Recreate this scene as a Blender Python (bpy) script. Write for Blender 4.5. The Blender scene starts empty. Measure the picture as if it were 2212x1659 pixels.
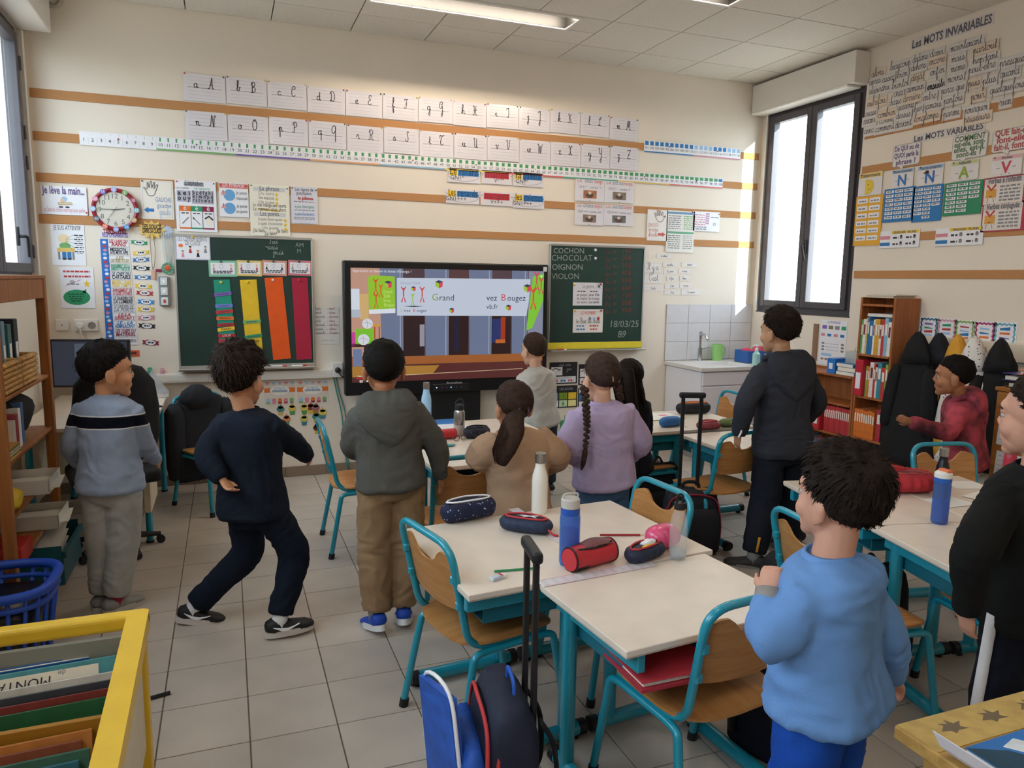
import bpy, bmesh, math, random
import numpy as np
from mathutils import Vector, Matrix, noise
rnd = random.Random(7)
scene = bpy.context.scene
COL = scene.collection
PI = math.pi

# ------------------------------------------------------------------ camera
F_PX, YAW, PITCH, ROLL = 1604.785, 0.3672, -0.1398, 0.0147
CAM = np.array([0.2836, -3.5444, 1.6513])
_c, _s = math.cos(YAW), math.sin(YAW)
FWD = np.array([_s*math.cos(PITCH), _c*math.cos(PITCH), math.sin(PITCH)])
_r = np.array([_c, -_s, 0.0]); _u = np.cross(_r, FWD)
RT = _r*math.cos(ROLL)+_u*math.sin(ROLL); UP = -_r*math.sin(ROLL)+_u*math.cos(ROLL)
cd = bpy.data.cameras.new('camera'); cd.sensor_width = 36.0; cd.lens = 36.0*F_PX/2212
cd.clip_start = 0.05; cd.clip_end = 200
co = bpy.data.objects.new('camera', cd); COL.objects.link(co)
co.matrix_world = Matrix(((RT[0], UP[0], -FWD[0], CAM[0]), (RT[1], UP[1], -FWD[1], CAM[1]), (RT[2], UP[2], -FWD[2], CAM[2]), (0, 0, 0, 1)))
scene.camera = co
# ------------------------------------------------------------------ view, world, sun
vs = scene.view_settings
vs.view_transform = 'Standard'; vs.look = 'None'; vs.gamma = 1.0; vs.exposure = 0.0; vs.use_curve_mapping = False
scene.cycles.use_denoising = True
scene.cycles.max_bounces = 8; scene.cycles.diffuse_bounces = 5; scene.cycles.transparent_max_bounces = 12
scene.cycles.sample_clamp_indirect = 6.0
wd = bpy.data.worlds.new('sky'); scene.world = wd; wd.use_nodes = True
bg = wd.node_tree.nodes['Background']
bg.inputs[0].default_value = (0.86, 0.93, 1.0, 1); bg.inputs[1].default_value = 9.5
sun = bpy.data.lights.new('sun', 'SUN'); sun.energy = 14.0; sun.angle = 0.012; sun.color = (1.0, .95, .86)
so = bpy.data.objects.new('sun', sun); COL.objects.link(so)
so.rotation_euler = Vector((-0.45, 1.0, -0.36)).to_track_quat('-Z', 'Y').to_euler()
so.location = (8, -8, 9)

# ------------------------------------------------------------------ geometry of the room (metres)
WY, WX0, WX1, WR, HC = 2.731, -0.97, 5.33, -5.2, 3.58     # back wall y, left wall x, right wall x, rear wall y, ceiling

def ray(px, py): return FWD+RT*(px-1106)/F_PX-UP*(py-829.5)/F_PX
def onz(px, py, z=0.0): d = ray(px, py); return Vector(CAM+d*(z-CAM[2])/d[2])
def ony(px, py, y=WY): d = ray(px, py); return Vector(CAM+d*(y-CAM[1])/d[1])
def onx(px, py, x=WX1): d = ray(px, py); return Vector(CAM+d*(x-CAM[0])/d[0])

# ------------------------------------------------------------------ materials
def lin(h):
    h = h.lstrip('#'); o = []
    for i in (0, 2, 4):
        c = int(h[i:i+2], 16)/255.0
        o.append(c/12.92 if c <= .04045 else ((c+.055)/1.055)**2.4)
    return (o[0], o[1], o[2], 1.0)
MATS = {}
def M(col, rough=.6, metal=0.0, var=.05, scale=12.0, bump=0.0, bscale=120.0, spec=.4, emit=0.0, alpha=None, coat=0.0, key=''):
    k = (col, rough, metal, var, scale, bump, bscale, spec, emit, alpha, coat, key)
    if k in MATS: return MATS[k]
    m = bpy.data.materials.new('mat_'+col.strip('#')+key); m.use_nodes = True
    nt = m.node_tree; b = nt.nodes['Principled BSDF']; c = lin(col)
    b.inputs['Base Color'].default_value = c; b.inputs['Roughness'].default_value = rough
    b.inputs['Metallic'].default_value = metal; b.inputs['Specular IOR Level'].default_value = spec
    if coat: b.inputs['Coat Weight'].default_value = coat; b.inputs['Coat Roughness'].default_value = .12
    if var or bump:
        tc = nt.nodes.new('ShaderNodeTexCoord')
    if var:
        n = nt.nodes.new('ShaderNodeTexNoise'); n.inputs['Scale'].default_value = scale; n.inputs['Detail'].default_value = 4
        nt.links.new(tc.outputs['Object'], n.inputs['Vector'])
        r = nt.nodes.new('ShaderNodeMapRange'); r.inputs[1].default_value = .3; r.inputs[2].default_value = .7
        r.inputs[3].default_value = 1-var*1.6; r.inputs[4].default_value = 1+var
        nt.links.new(n.outputs['Fac'], r.inputs[0])
        mx = nt.nodes.new('ShaderNodeMix'); mx.data_type = 'RGBA'; mx.blend_type = 'MULTIPLY'; mx.inputs[0].default_value = 1.0
        mx.inputs[6].default_value = c; nt.links.new(r.outputs[0], mx.inputs[7]); nt.links.new(mx.outputs[2], b.inputs['Base Color'])
    if bump:
        n2 = nt.nodes.new('ShaderNodeTexNoise'); n2.inputs['Scale'].default_value = bscale; n2.inputs['Detail'].default_value = 3
        nt.links.new(tc.outputs['Object'], n2.inputs['Vector'])
        bp = nt.nodes.new('ShaderNodeBump'); bp.inputs['Strength'].default_value = bump; bp.inputs['Distance'].default_value = .01
        nt.links.new(n2.outputs['Fac'], bp.inputs['Height']); nt.links.new(bp.outputs[0], b.inputs['Normal'])
    if emit:
        b.inputs['Emission Color'].default_value = c; b.inputs['Emission Strength'].default_value = emit
        b.inputs['Base Color'].default_value = (.01, .01, .01, 1)
    MATS[k] = m
    return m
def clear(name, col, fac, rough=.05):                      # thin transparent sheet: window glass, plastic
    if name in MATS: return MATS[name]
    m = bpy.data.materials.new(name); m.use_nodes = True; nt = m.node_tree; nt.nodes.clear()
    o = nt.nodes.new('ShaderNodeOutputMaterial'); t = nt.nodes.new('ShaderNodeBsdfTransparent'); t.inputs[0].default_value = lin(col)
    g = nt.nodes.new('ShaderNodeBsdfPrincipled'); g.inputs['Roughness'].default_value = rough; g.inputs['Base Color'].default_value = lin(col)
    x = nt.nodes.new('ShaderNodeMixShader'); x.inputs[0].default_value = fac
    nt.links.new(t.outputs[0], x.inputs[1]); nt.links.new(g.outputs[0], x.inputs[2]); nt.links.new(x.outputs[0], o.inputs[0])
    MATS[name] = m
    return m
def wood(col, col2, rough=.45, scale=1.0, axis=2, key=''):
    k = ('wood', col, col2, rough, scale, axis)
    if k in MATS: return MATS[k]
    m = bpy.data.materials.new('wood_'+col.strip('#')); m.use_nodes = True; nt = m.node_tree; b = nt.nodes['Principled BSDF']
    tc = nt.nodes.new('ShaderNodeTexCoord'); mp = nt.nodes.new('ShaderNodeMapping')
    s = [22*scale]*3; s[axis] = 1.6*scale; mp.inputs['Scale'].default_value = s
    n = nt.nodes.new('ShaderNodeTexNoise'); n.inputs['Scale'].default_value = 2.0; n.inputs['Detail'].default_value = 6; n.inputs['Distortion'].default_value = .6
    cr = nt.nodes.new('ShaderNodeValToRGB'); cr.color_ramp.elements[0].position = .35; cr.color_ramp.elements[1].position = .7
    cr.color_ramp.elements[0].color = lin(col2); cr.color_ramp.elements[1].color = lin(col)
    nt.links.new(tc.outputs['Object'], mp.inputs[0]); nt.links.new(mp.outputs[0], n.inputs['Vector']); nt.links.new(n.outputs['Fac'], cr.inputs[0])
    nt.links.new(cr.outputs[0], b.inputs['Base Color']); b.inputs['Roughness'].default_value = rough; b.inputs['Specular IOR Level'].default_value = .4
    MATS[k] = m
    return m
# ------------------------------------------------------------------ mesh helpers
ORG = {}
class MB:
    def __init__(s): s.v = []; s.f = []
    def add(s, vs, fs):
        o = len(s.v); s.v.extend([tuple(map(float, p)) for p in vs]); s.f.extend([tuple(i+o for i in f) for f in fs]); return s
    def box(s, x0, x1, y0, y1, z0, z1, mat=None):
        x0, x1 = sorted((x0, x1)); y0, y1 = sorted((y0, y1)); z0, z1 = sorted((z0, z1))
        p = [Vector((x, y, z)) for z in (z0, z1) for y in (y0, y1) for x in (x0, x1)]
        if mat is not None: p = [mat @ q for q in p]
        return s.add(p, [(0, 2, 3, 1), (4, 5, 7, 6), (0, 1, 5, 4), (2, 6, 7, 3), (0, 4, 6, 2), (1, 3, 7, 5)])
    def rbox(s, x0, x1, y0, y1, z0, z1, r=.005, seg=2, mat=None):
        x0, x1 = sorted((x0, x1)); y0, y1 = sorted((y0, y1)); z0, z1 = sorted((z0, z1))
        bm = bmesh.new(); bmesh.ops.create_cube(bm, size=1.0)
        for q in bm.verts: q.co = Vector(((x0+x1)/2+q.co.x*(x1-x0), (y0+y1)/2+q.co.y*(y1-y0), (z0+z1)/2+q.co.z*(z1-z0)))
        r = min(r, .49*min(x1-x0, y1-y0, z1-z0))
        bmesh.ops.bevel(bm, geom=bm.edges[:], offset=r, segments=seg, affect='EDGES', profile=.5)
        bm.verts.index_update(); p = [q.co.copy() for q in bm.verts]
        if mat is not None: p = [mat @ q for q in p]
        s.add(p, [tuple(q.index for q in f.verts) for f in bm.faces]); bm.free(); return s
    def loft(s, rings, caps=True, closed=False):
        n = len(rings[0]); o = []; k = len(rings)
        for r in rings: o.extend(r)
        fs = []
        for i in range(k if closed else k-1):
            a, b = i*n, ((i+1) % k)*n
            for j in range(n): fs.append((a+j, a+(j+1) % n, b+(j+1) % n, b+j))
        if caps and not closed:
            fs.append(tuple(range(n-1, -1, -1))); fs.append(tuple((k-1)*n+j for j in range(n)))
        return s.add(o, fs)
    def tube(s, pts, r, n=8, caps=True, closed=False, flat=1.0):
        pts = [Vector(p) for p in pts]; k = len(pts); rr = r if hasattr(r, '__len__') else [r]*k
        rings = []; prev = None
        for i, p in enumerate(pts):
            if closed: t = pts[(i+1) % k]-pts[i-1]
            else: t = pts[min(i+1, k-1)]-pts[max(i-1, 0)]
            if t.length < 1e-9: t = Vector((0, 0, 1))
            t.normalize()
            if prev is None:
                a = Vector((0, 0, 1)) if abs(t.z) < .9 else Vector((1, 0, 0))
                nn = (a-t*a.dot(t)).normalized()
            else:
                nn = prev-t*prev.dot(t)
                nn = nn.normalized() if nn.length > 1e-6 else prev
            prev = nn; bb = t.cross(nn)
            rings.append([p+nn*(rr[i]*flat*math.cos(2*PI*j/n))+bb*(rr[i]*math.sin(2*PI*j/n)) for j in range(n)])
        return s.loft(rings, caps, closed)
    def cyl(s, p0, p1, r0, r1=None, n=16): return s.tube([p0, p1], [r0, r0 if r1 is None else r1], n)
    def lathe(s, prof, c=(0, 0, 0), n=24, mat=None):
        rings = []
        for r, z in prof:
            ring = [Vector((c[0]+max(r, 1e-4)*math.cos(2*PI*j/n), c[1]+max(r, 1e-4)*math.sin(2*PI*j/n), c[2]+z)) for j in range(n)]
            if mat is not None: ring = [mat @ q for q in ring]
            rings.append(ring)
        return s.loft(rings)
    def ell(s, c, r, nu=16, nv=10, mat=None):
        c = Vector(c); rings = []
        for i in range(1, nv):
            th = PI*i/nv
            rings.append([Vector((r[0]*math.sin(th)*math.cos(2*PI*j/nu), r[1]*math.sin(th)*math.sin(2*PI*j/nu), -r[2]*math.cos(th))) for j in range(nu)])
        vs = [q for g in rings for q in g]; m = len(vs); vs += [Vector((0, 0, -r[2])), Vector((0, 0, r[2]))]
        fs = []
        for i in range(nv-2):
            for j in range(nu): fs.append((i*nu+j, i*nu+(j+1) % nu, (i+1)*nu+(j+1) % nu, (i+1)*nu+j))
        for j in range(nu): fs.append((m, (j+1) % nu, j)); fs.append((m+1, (nv-2)*nu+j, (nv-2)*nu+(j+1) % nu))
        if mat is not None: vs = [mat.to_3x3() @ q for q in vs]
        return s.add([c+q for q in vs], fs)
    def prism(s, poly, o, u, w, d):                          # 2D outline (u,w axes) pushed along vector d
        o, u, w, d = Vector(o), Vector(u), Vector(w), Vector(d); n = len(poly)
        a = [o+u*p[0]+w*p[1] for p in poly]; b = [q+d for q in a]
        fs = [tuple(range(n)), tuple(range(2*n-1, n-1, -1))]+[(i, i+n, (i+1) % n+n, (i+1) % n) for i in range(n)]
        return s.add(a+b, fs)
    def build(s, name, mat, parent=None, label=None, smooth=None, org=None):
        if org is None:
            if parent is not None: org = ORG.get(parent.name, Vector())
            else:
                a = np.array(s.v); lo, hi = a.min(0), a.max(0); org = Vector(((lo[0]+hi[0])/2, (lo[1]+hi[1])/2, lo[2]))
        org = Vector(org)
        me = bpy.data.meshes.new(name); me.from_pydata([(p[0]-org.x, p[1]-org.y, p[2]-org.z) for p in s.v], [], s.f)
        bm = bmesh.new(); bm.from_mesh(me); bmesh.ops.recalc_face_normals(bm, faces=bm.faces[:]); bm.to_mesh(me); bm.free()
        if smooth is not None:
            me.polygons.foreach_set('use_smooth', [True]*len(me.polygons))
            if smooth: me.set_sharp_from_angle(angle=smooth)
        me.materials.append(mat)
        o = bpy.data.objects.new(name, me); COL.objects.link(o)
        if parent is not None: o.parent = parent
        else: o.location = org
        ORG[o.name] = org
        if label: o['label'] = label
        return o
def tag(o, label, cat, group=None, kind=None):
    if label: o['label'] = label
    if cat: o['category'] = cat
    if group: o['group'] = group
    if kind: o['kind'] = kind
    return o
def thing(name, label, cat, loc=(0, 0, 0), rz=0.0, group=None, world=False):
    o = bpy.data.objects.new(name, None); COL.objects.link(o); o.location = loc; o.rotation_euler = (0, 0, rz); o.empty_display_size = .1
    ORG[o.name] = Vector(loc) if world else Vector()
    return tag(o, label, cat, group)
def struct(o): o['kind'] = 'structure'; return o
def dup(root, loc, rz, label=None):
    def cp(o, par):
        c = o.copy(); COL.objects.link(c); c.parent = par; ORG[c.name] = ORG.get(o.name, Vector())
        for ch in o.children: cp(ch, c)
        return c
    r = cp(root, None); r.location = loc; r.rotation_euler = (0, 0, rz)
    if label: r['label'] = label
    return r
def crv(pts, n=6, closed=False):                              # Catmull-Rom through points
    P = [Vector(p) for p in pts]; k = len(P); out = []
    for i in range(k if closed else k-1):
        a = P[i-1] if (closed or i > 0) else P[0]; b = P[i]; c = P[(i+1) % k]; d = P[(i+2) % k] if (closed or i+2 < k) else P[-1]
        for t in range(n):
            u = t/n
            out.append(.5*((2*b)+(c-a)*u+(2*a-5*b+4*c-d)*u*u+(3*b-a-3*c+d)*u**3))
    if not closed: out.append(P[-1])
    return out
def fillet(pts, r, n=5):                                     # polyline with rounded corners
    P = [Vector(p) for p in pts]; out = [P[0]]
    for i in range(1, len(P)-1):
        a, b, c = P[i-1], P[i], P[i+1]; u = (a-b); w = (c-b); d = min(r, u.length*.49, w.length*.49)
        s0 = b+u.normalized()*d; s1 = b+w.normalized()*d
        for t in range(n+1):
            q = t/n; out.append(s0*(1-q)**2+b*2*q*(1-q)+s1*q*q)
    out.append(P[-1]); return out

# ------------------------------------------------------------------ lettering: glyph outlines and joined-up handwriting
CH = sorted(set("abcdefghijklmnopqrstuvwxyzABCDEFGHIJKLMNOPQRSTUVWXYZ0123456789.,:;!?'-*+/=|()éèêàçûôïÉÊ"))
GL = {}
def _glyphs(off, key):
    obs = []
    for ch in CH:
        for t in (ch, ch+'|'):
            cu = bpy.data.curves.new('g', 'FONT'); cu.body = t; cu.resolution_u = 2; cu.offset = off
            o = bpy.data.objects.new('g', cu); COL.objects.link(o); obs.append(o)
    bpy.context.view_layer.update(); dg = bpy.context.evaluated_depsgraph_get(); mx = {}
    for i, o in enumerate(obs):
        me = o.evaluated_get(dg).to_mesh(); v = np.zeros(len(me.vertices)*3); me.vertices.foreach_get('co', v); v = v.reshape(-1, 3)
        mx[o.data.body] = v[:, 0].max() if len(v) else 0
        if i % 2 == 0: GL[(o.data.body, key)] = [v[:, :2].copy(), [tuple(p.vertices) for p in me.polygons], 0]
        o.evaluated_get(dg).to_mesh_clear()
    for ch in CH: GL[(ch, key)][2] = mx[ch+'|']-mx['|'] if ch != '|' else .3
    for o in obs:
        c = o.data; bpy.data.objects.remove(o); bpy.data.curves.remove(c)
_glyphs(0.0, 0); _glyphs(0.028, 1)
def text2d(t, h, bold=0, ital=0.0, stretch=1.0):              # -> verts(2d), faces, width ; h = size of the em
    vs, fs, x = [], [], 0.0
    for ch in t:
        if ch == ' ': x += .32; continue
        g = GL.get((ch, bold)) or GL[('-', bold)]
        o = len(vs)
        vs.extend([((x+p[0]+ital*p[1])*h*stretch, p[1]*h) for p in g[0]]); fs.extend([tuple(i+o for i in f) for f in g[1]]); x += g[2]
    return vs, fs, x*h*stretch
_A = ".75,.8 .5,1 .15,.8 .05,.4 .25,0 .55,.15 .75,.6 .75,1 "
_U = "0,.3 .2,1 .2,.2 .4,0 .65,.3 .7,1 "
_H = ".1,2.1 .25,2.45 .45,2.2 .45,.2 .2,0 .1,.2"
_P = ".2,1.8 .35,2.3 .8,2.5 1.15,2.1 1,1.4 .5,1.2"
CUR = {'a': [_A+".75,.2 .9,0 1.1,.25"], 'b': ["0,.2 .35,1.2 .5,2.2 .35,2.5 .2,2.2 .2,.5 .35,0 .65,.15 .7,.7 .55,.95 .75,.8 1,.95"],
'c': [".75,.8 .45,1 .1,.7 .1,.3 .35,0 .7,.1 .9,.3"], 'd': [".75,.8 .5,1 .15,.8 .05,.4 .25,0 .55,.15 .75,.6 .75,2 .75,.2 .9,0 1.1,.25"],
'e': ["0,.3 .4,.5 .65,.8 .45,1 .15,.75 .1,.3 .35,0 .65,.1 .85,.35"], 'f': ["0,.2 .35,1.2 .5,2.2 .35,2.5 .25,2 .25,-1 .35,-1.4 .5,-1 .3,.05 .6,.1 .85,.3"],
'g': [_A+".75,-1 .55,-1.4 .4,-1 .75,-.1 1.05,.25"], 'h': ["0,.2 .35,1.2 .5,2.2 .35,2.5 .22,2 .22,0 .3,.6 .55,1 .75,.8 .75,.2 .9,0 1.1,.25"],
'i': ["0,.3 .3,1 .3,.2 .45,0 .7,.25", ".3,1.5 .34,1.6"], 'j': ["0,.3 .3,1 .3,-1 .15,-1.4 .02,-1 .3,-.1 .6,.25", ".3,1.5 .34,1.6"],
'k': ["0,.2 .35,1.2 .5,2.2 .35,2.5 .22,2 .22,0 .25,.5 .6,1 .7,.75 .3,.5 .65,.15 .8,0 1,.25"], 'l': ["0,.2 .4,1.2 .5,2.2 .35,2.5 .22,2 .22,.3 .4,0 .7,.25"],
'm': ["0,.7 .15,1 .2,.8 .2,0 .25,.7 .45,1 .55,.8 .55,0 .6,.7 .8,1 .9,.8 .9,.2 1.05,0 1.25,.25"], 'n': ["0,.7 .15,1 .2,.8 .2,0 .25,.7 .5,1 .62,.8 .62,.2 .77,0 1,.25"],
'o': [".5,1 .15,.85 .05,.4 .3,0 .65,.2 .7,.7 .5,1 .6,.8 .95,.9"], 'p': ["0,.3 .25,1 .25,-1.4 .25,.5 .45,1 .65,.8 .65,.2 .8,0 1,.25"],
'q': [_A+".75,-1.4", ".75,0 1.05,.25"], 'r': ["0,.3 .2,.9 .25,1.1 .35,.95 .55,.95 .55,.2 .7,0 .9,.25"], 's': ["0,.2 .35,1 .4,.9 .6,.4 .4,0 .1,.1 .5,.1 .85,.25"],
't': ["0,.3 .3,1 .3,2 .3,.2 .45,0 .7,.25", ".1,1.2 .5,1.2"], 'u': [_U+".7,.2 .85,0 1.1,.25"], 'v': ["0,.7 .15,1 .25,.8 .35,.1 .5,0 .7,.5 .65,1 .85,.9"],
'w': ["0,.3 .2,1 .2,.2 .35,0 .55,.3 .6,1 .6,.2 .75,0 .95,.4 .9,1 1.1,.9"], 'x': ["0,.8 .2,1 .35,.6 .2,0 .05,.1", ".75,.9 .55,1 .4,.5 .55,0 .85,.2"],
'y': [_U+".7,-1 .5,-1.4 .35,-1 .7,-.1 1,.25"], 'z': ["0,.8 .2,1 .5,.9 .6,.95 .1,.05 .4,.1 .55,-.3 .4,-1.2 .2,-1 .5,-.1 .85,.2"],
'A': ["0,.2 .2,0 .5,.6 .9,2.4 .95,2.5 1.05,.3 1.2,0 1.4,.2", ".4,.9 1.1,.9"], 'B': [".3,2 .45,2.3 .45,0 .2,.1", ".2,1.8 .6,2.5 1.1,2.2 .9,1.5 .5,1.3 1.1,1.1 1.15,.4 .7,0 .4,.2"],
'C': [".55,1.9 .9,1.75 1.1,2.2 .85,2.5 .4,2.2 .2,1 .35,.2 .7,0 1.1,.4"], 'D': [".4,2.2 .4,.2 .2,.1 .1,.3 .5,.2 .8,0 1.2,.6 1.2,1.8 .7,2.5 .2,2.2 .1,1.8"],
'E': ["1,2 .8,2.5 .4,2.3 .4,1.6 .8,1.35 .3,1 .15,.4 .5,0 1,.4"], 'F': [".2,2 .3,2.4 .7,2.3 1.2,2.45", ".75,2.3 .65,.3 .35,0 .1,.3", ".45,1.2 .95,1.25"],
'G': [".55,1.9 .9,1.75 1.1,2.2 .85,2.5 .4,2.2 .2,1.2 .4,.7 .8,.9 1,1.5 1,-1 .8,-1.4 .65,-1 1.2,.2"], 'H': [_H, "1.1,2.4 .9,2 .9,.3 1.05,0 1.3,.2", ".3,1.2 .9,1.2 1.15,1.6"],
'I': [".1,2 .25,2.4 .6,2.3 .75,2.5 .75,.3 .5,0 .2,.2"], 'J': [".1,2 .25,2.4 .6,2.3 .75,2.5 .75,-1 .55,-1.4 .4,-1 .9,.2"], 'K': [_H, "1.1,2.4 .9,2.2 .5,1.3 .9,1.1 .9,.3 1.05,0 1.3,.2"],
'L': [".2,1.8 .7,1.8 1,2.3 .8,2.5 .6,2 .6,.5 .3,0 .15,.25 .5,.2 .8,0 1.1,.2"], 'M': ["0,.2 .15,0 .35,.5 .6,2.4 .7,2.5 .75,.6 1.15,2.5 1.25,2.4 1.3,.2 1.45,0 1.65,.2"],
'N': ["0,.2 .15,0 .35,.5 .6,2.4 .7,2.4 .95,0 1.05,.2 1.2,2.2 1.45,2.5 1.55,2.1"], 'O': [".7,2.5 .25,2 .2,.6 .6,0 1.05,.6 1.05,1.9 .7,2.5 .6,2.1 .9,2"],
'P': [_P, ".5,2.2 .5,.3 .3,0 .1,.2"], 'Q': [".7,2.5 .25,2 .2,1 .6,.6 1.05,1.4 1.05,2.3 .7,2.5", "1.05,2.3 1.05,-1.4"], 'R': [_P+" .9,1.1 .95,.3 1.1,0 1.3,.2", ".5,2.2 .5,.3 .3,0 .1,.2"],
'S': ["1,2.2 .8,2.5 .55,2.1 .85,.7 .6,0 .2,.2 .1,.6"], 'T': [".1,1.8 .2,2.4 .7,2.3 1.3,2.5", ".8,2.35 .35,1 .4,.2 .75,0 1.1,.4"], 'U': [".1,2.1 .25,2.4 .4,2.2 .4,.4 .65,0 .95,.4 1,2.4 1,.3 1.15,0 1.35,.2"],
'V': [".1,2.1 .25,2.4 .4,2.2 .5,.3 .65,0 .95,1 1,2.2 1.25,2.45"], 'W': [".1,2.1 .25,2.4 .4,2.2 .45,.2 .55,0 .85,2 .95,.2 1.05,0 1.35,1.8 1.5,2.4"],
'X': [".1,2.1 .3,2.45 .55,1.8 .55,.6 .3,0 .1,.3", "1.2,2.1 1,2.45 .65,1.8 .65,.6 .9,0 1.2,.3"], 'Y': [".1,2.1 .25,2.4 .4,2.2 .4,1.2 .65,.8 .95,1.2 1,2.4 1,-1 .8,-1.4 .65,-1 1.2,.2"],
'Z': [".15,2.1 .3,2.45 .7,2.3 1.1,2.45 .2,.1 .5,.2 .9,0 1.2,.3", ".35,1.2 .95,1.2"], '-': ["0,.6 .6,.6"], "'": [".1,2.2 .05,1.8"], '?': ["0,2 .3,2.4 .6,2 .3,1.2 .3,.7", ".3,.1 .33,.15"]}
_AC = {'é': 'e', 'è': 'e', 'ê': 'e', 'à': 'a'}
CURP = {}
for _k, _v in CUR.items(): CURP[_k] = [[tuple(map(float, p.split(','))) for p in st.split()] for st in _v]
def cursive(t, h):                                            # h = x-height ; -> strokes (2d), width
    x = 0.0; out = []
    for ch in t:
        if ch == ' ': x += .7; continue
        b = _AC.get(ch, ch); st = CURP.get(b) or CURP['-']
        for q in st: out.append([((x+p[0])*h, p[1]*h) for p in q])
        if ch in _AC: out.append([((x+.3)*h, 1.35*h), ((x+.55)*h, (1.7 if ch != 'è' else 1.3)*h)])
        w = max(p[0] for q in st for p in q); x += w*.92+(.25 if b.isupper() else 0)
    return out, x*h
def strokes_mesh(mb, strokes, f, w, smooth=4):                # ribbons; f maps 2d -> 3d
    for st in strokes:
        if len(st) < 2: continue
        P = [Vector((p[0], p[1], 0)) for p in st]
        if smooth and len(P) > 2: P = crv(P, smooth)
        vs = []; n = len(P)
        for i, p in enumerate(P):
            t = P[min(i+1, n-1)]-P[max(i-1, 0)]
            t = t.normalized() if t.length > 1e-9 else Vector((1, 0, 0)); q = Vector((-t.y, t.x, 0))*w/2
            vs += [f(p.x+q.x, p.y+q.y), f(p.x-q.x, p.y-q.y)]
        mb.add(vs, [(2*i, 2*i+1, 2*i+3, 2*i+2) for i in range(n-1)])

# ------------------------------------------------------------------ printed sheet on a surface
INK = M('#3a3a40', .7, var=0); WHITE = M('#efeef2', .35, var=.02, key='paper')
class Sheet:
    """flat card: o = top-left corner, u = unit vector to the right, n = outward normal, size w x h (metres)"""
    def __init__(s, name, label, cat, o, u, w, h, mat=None, group=None, rot=0.0, th=.0025, parent=None, n=None, outline=None, up=(0, 0, 1)):
        s.o, s.u, s.up = Vector(o), Vector(u).normalized(), Vector(up).normalized()
        s.n = Vector(n) if n is not None else s.u.cross(s.up)
        if n is None: s.n = s.u.cross(s.up)
        if rot:
            q = Matrix.Rotation(rot, 3, s.n); c = s.o+s.u*w/2-s.up*h/2
            s.u = q @ s.u; s.up = q @ s.up; s.o = c-s.u*w/2+s.up*h/2
        s.w, s.h, s.th = w, h, th; s.L = {}
        mb = MB(); poly = outline or [(0, 0), (1, 0), (1, 1), (0, 1)]
        mb.prism([(p[0]*w, -p[1]*h) for p in poly], s.o+s.n*.0008, s.u, s.up, s.n*th)
        s.ob = mb.build(name, mat or WHITE, parent, org=None if parent else s.o+s.u*w/2-s.up*h)
        if parent is None: tag(s.ob, label, cat, group)
        elif label: s.ob['label'] = label
    def f(s, layer=1):
        b = s.o+s.n*(.0008+s.th+.0006*layer); u, up = s.u, s.up
        return lambda x, y: b+u*x+up*y                        # metres from top-left, y up (negative downwards)
    def mb(s, name, mat, layer):
        k = (name, mat.name, layer)
        if k not in s.L: s.L[k] = (MB(), mat)
        return s.L[k][0]
    def poly(s, pts, mat, layer=1, name='print'):
        f = s.f(layer); v = [f(p[0]*s.w, -p[1]*s.h) for p in pts]; s.mb(name, mat, layer).add(v, [tuple(range(len(v)))]); return s
    def rect(s, u0, v0, u1, v1, mat, layer=1, name='print'): return s.poly([(u0, v0), (u1, v0), (u1, v1), (u0, v1)], mat, layer, name)
    def ell(s, u, v, ru, rv, mat, layer=1, name='print', n=18): return s.poly([(u+ru*math.cos(2*PI*i/n), v+rv*math.sin(2*PI*i/n)) for i in range(n)], mat, layer, name)
    def text(s, t, u, v, h, mat=None, layer=2, bold=0, ital=0.0, align='C', maxw=None, name='lettering'):
        vs, fs, w = text2d(t, h, bold, ital)
        k = 1.0
        if maxw and w > maxw*s.w: k = maxw*s.w/w
        f = s.f(layer); x0 = u*s.w-(w*k/2 if align == 'C' else 0); y0 = -v*s.h
        s.mb(name, mat or INK, layer).add([f(x0+p[0]*k, y0+p[1]) for p in vs], fs); return s
    def cur(s, t, u, v, h, wd=.004, mat=None, layer=2, align='C', maxw=None, name='handwriting'):
        st, w = cursive(t, h); k = 1.0
        if maxw and w > maxw*s.w: k = maxw*s.w/w
        x0 = u*s.w-(w*k/2 if align == 'C' else 0); y0 = -v*s.h
        f = s.f(layer); strokes_mesh(s.mb(name, mat or INK, layer), st, lambda x, y: f(x0+x*k, y0+y), wd); return s
    def line(s, pts, wd, mat=None, layer=1, name='print', smooth=0):
        f = s.f(layer); strokes_mesh(s.mb(name, mat or INK, layer), [[(p[0]*s.w, -p[1]*s.h) for p in pts]], f, wd, smooth); return s
    def frame(s, u0, v0, u1, v1, wd, mat=None, layer=1, name='print'):
        return s.line([(u0, v0), (u1, v0), (u1, v1), (u0, v1), (u0, v0)], wd, mat, layer, name)
    def scribble(s, u0, v, u1, h, mat=None, layer=2, name='lettering'):   # a line of print too small to read in the photograph
        x = u0
        f = s.f(layer); mb = s.mb(name, mat or INK, layer)
        while x < u1-.01:
            L = rnd.uniform(.05, .14); e = min(x+L, u1)
            vs = [f(x*s.w, -v*s.h), f(e*s.w, -v*s.h), f(e*s.w, -v*s.h+h), f(x*s.w, -v*s.h+h)]
            mb.add(vs, [(0, 1, 2, 3)]); x = e+.025
        return s
    def done(s):
        for (nm, _, _), (mb, mat) in s.L.items():
            if not mb.v: continue
            org = ORG[s.ob.name]
            me = bpy.data.meshes.new(nm); me.from_pydata([tuple(Vector(p)-org) for p in mb.v], [], mb.f); me.materials.append(mat)
            o = bpy.data.objects.new(nm, me); COL.objects.link(o); o.parent = s.ob
            if len(mb.f) > 1: o['kind'] = 'stuff'
        return s.ob
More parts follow.
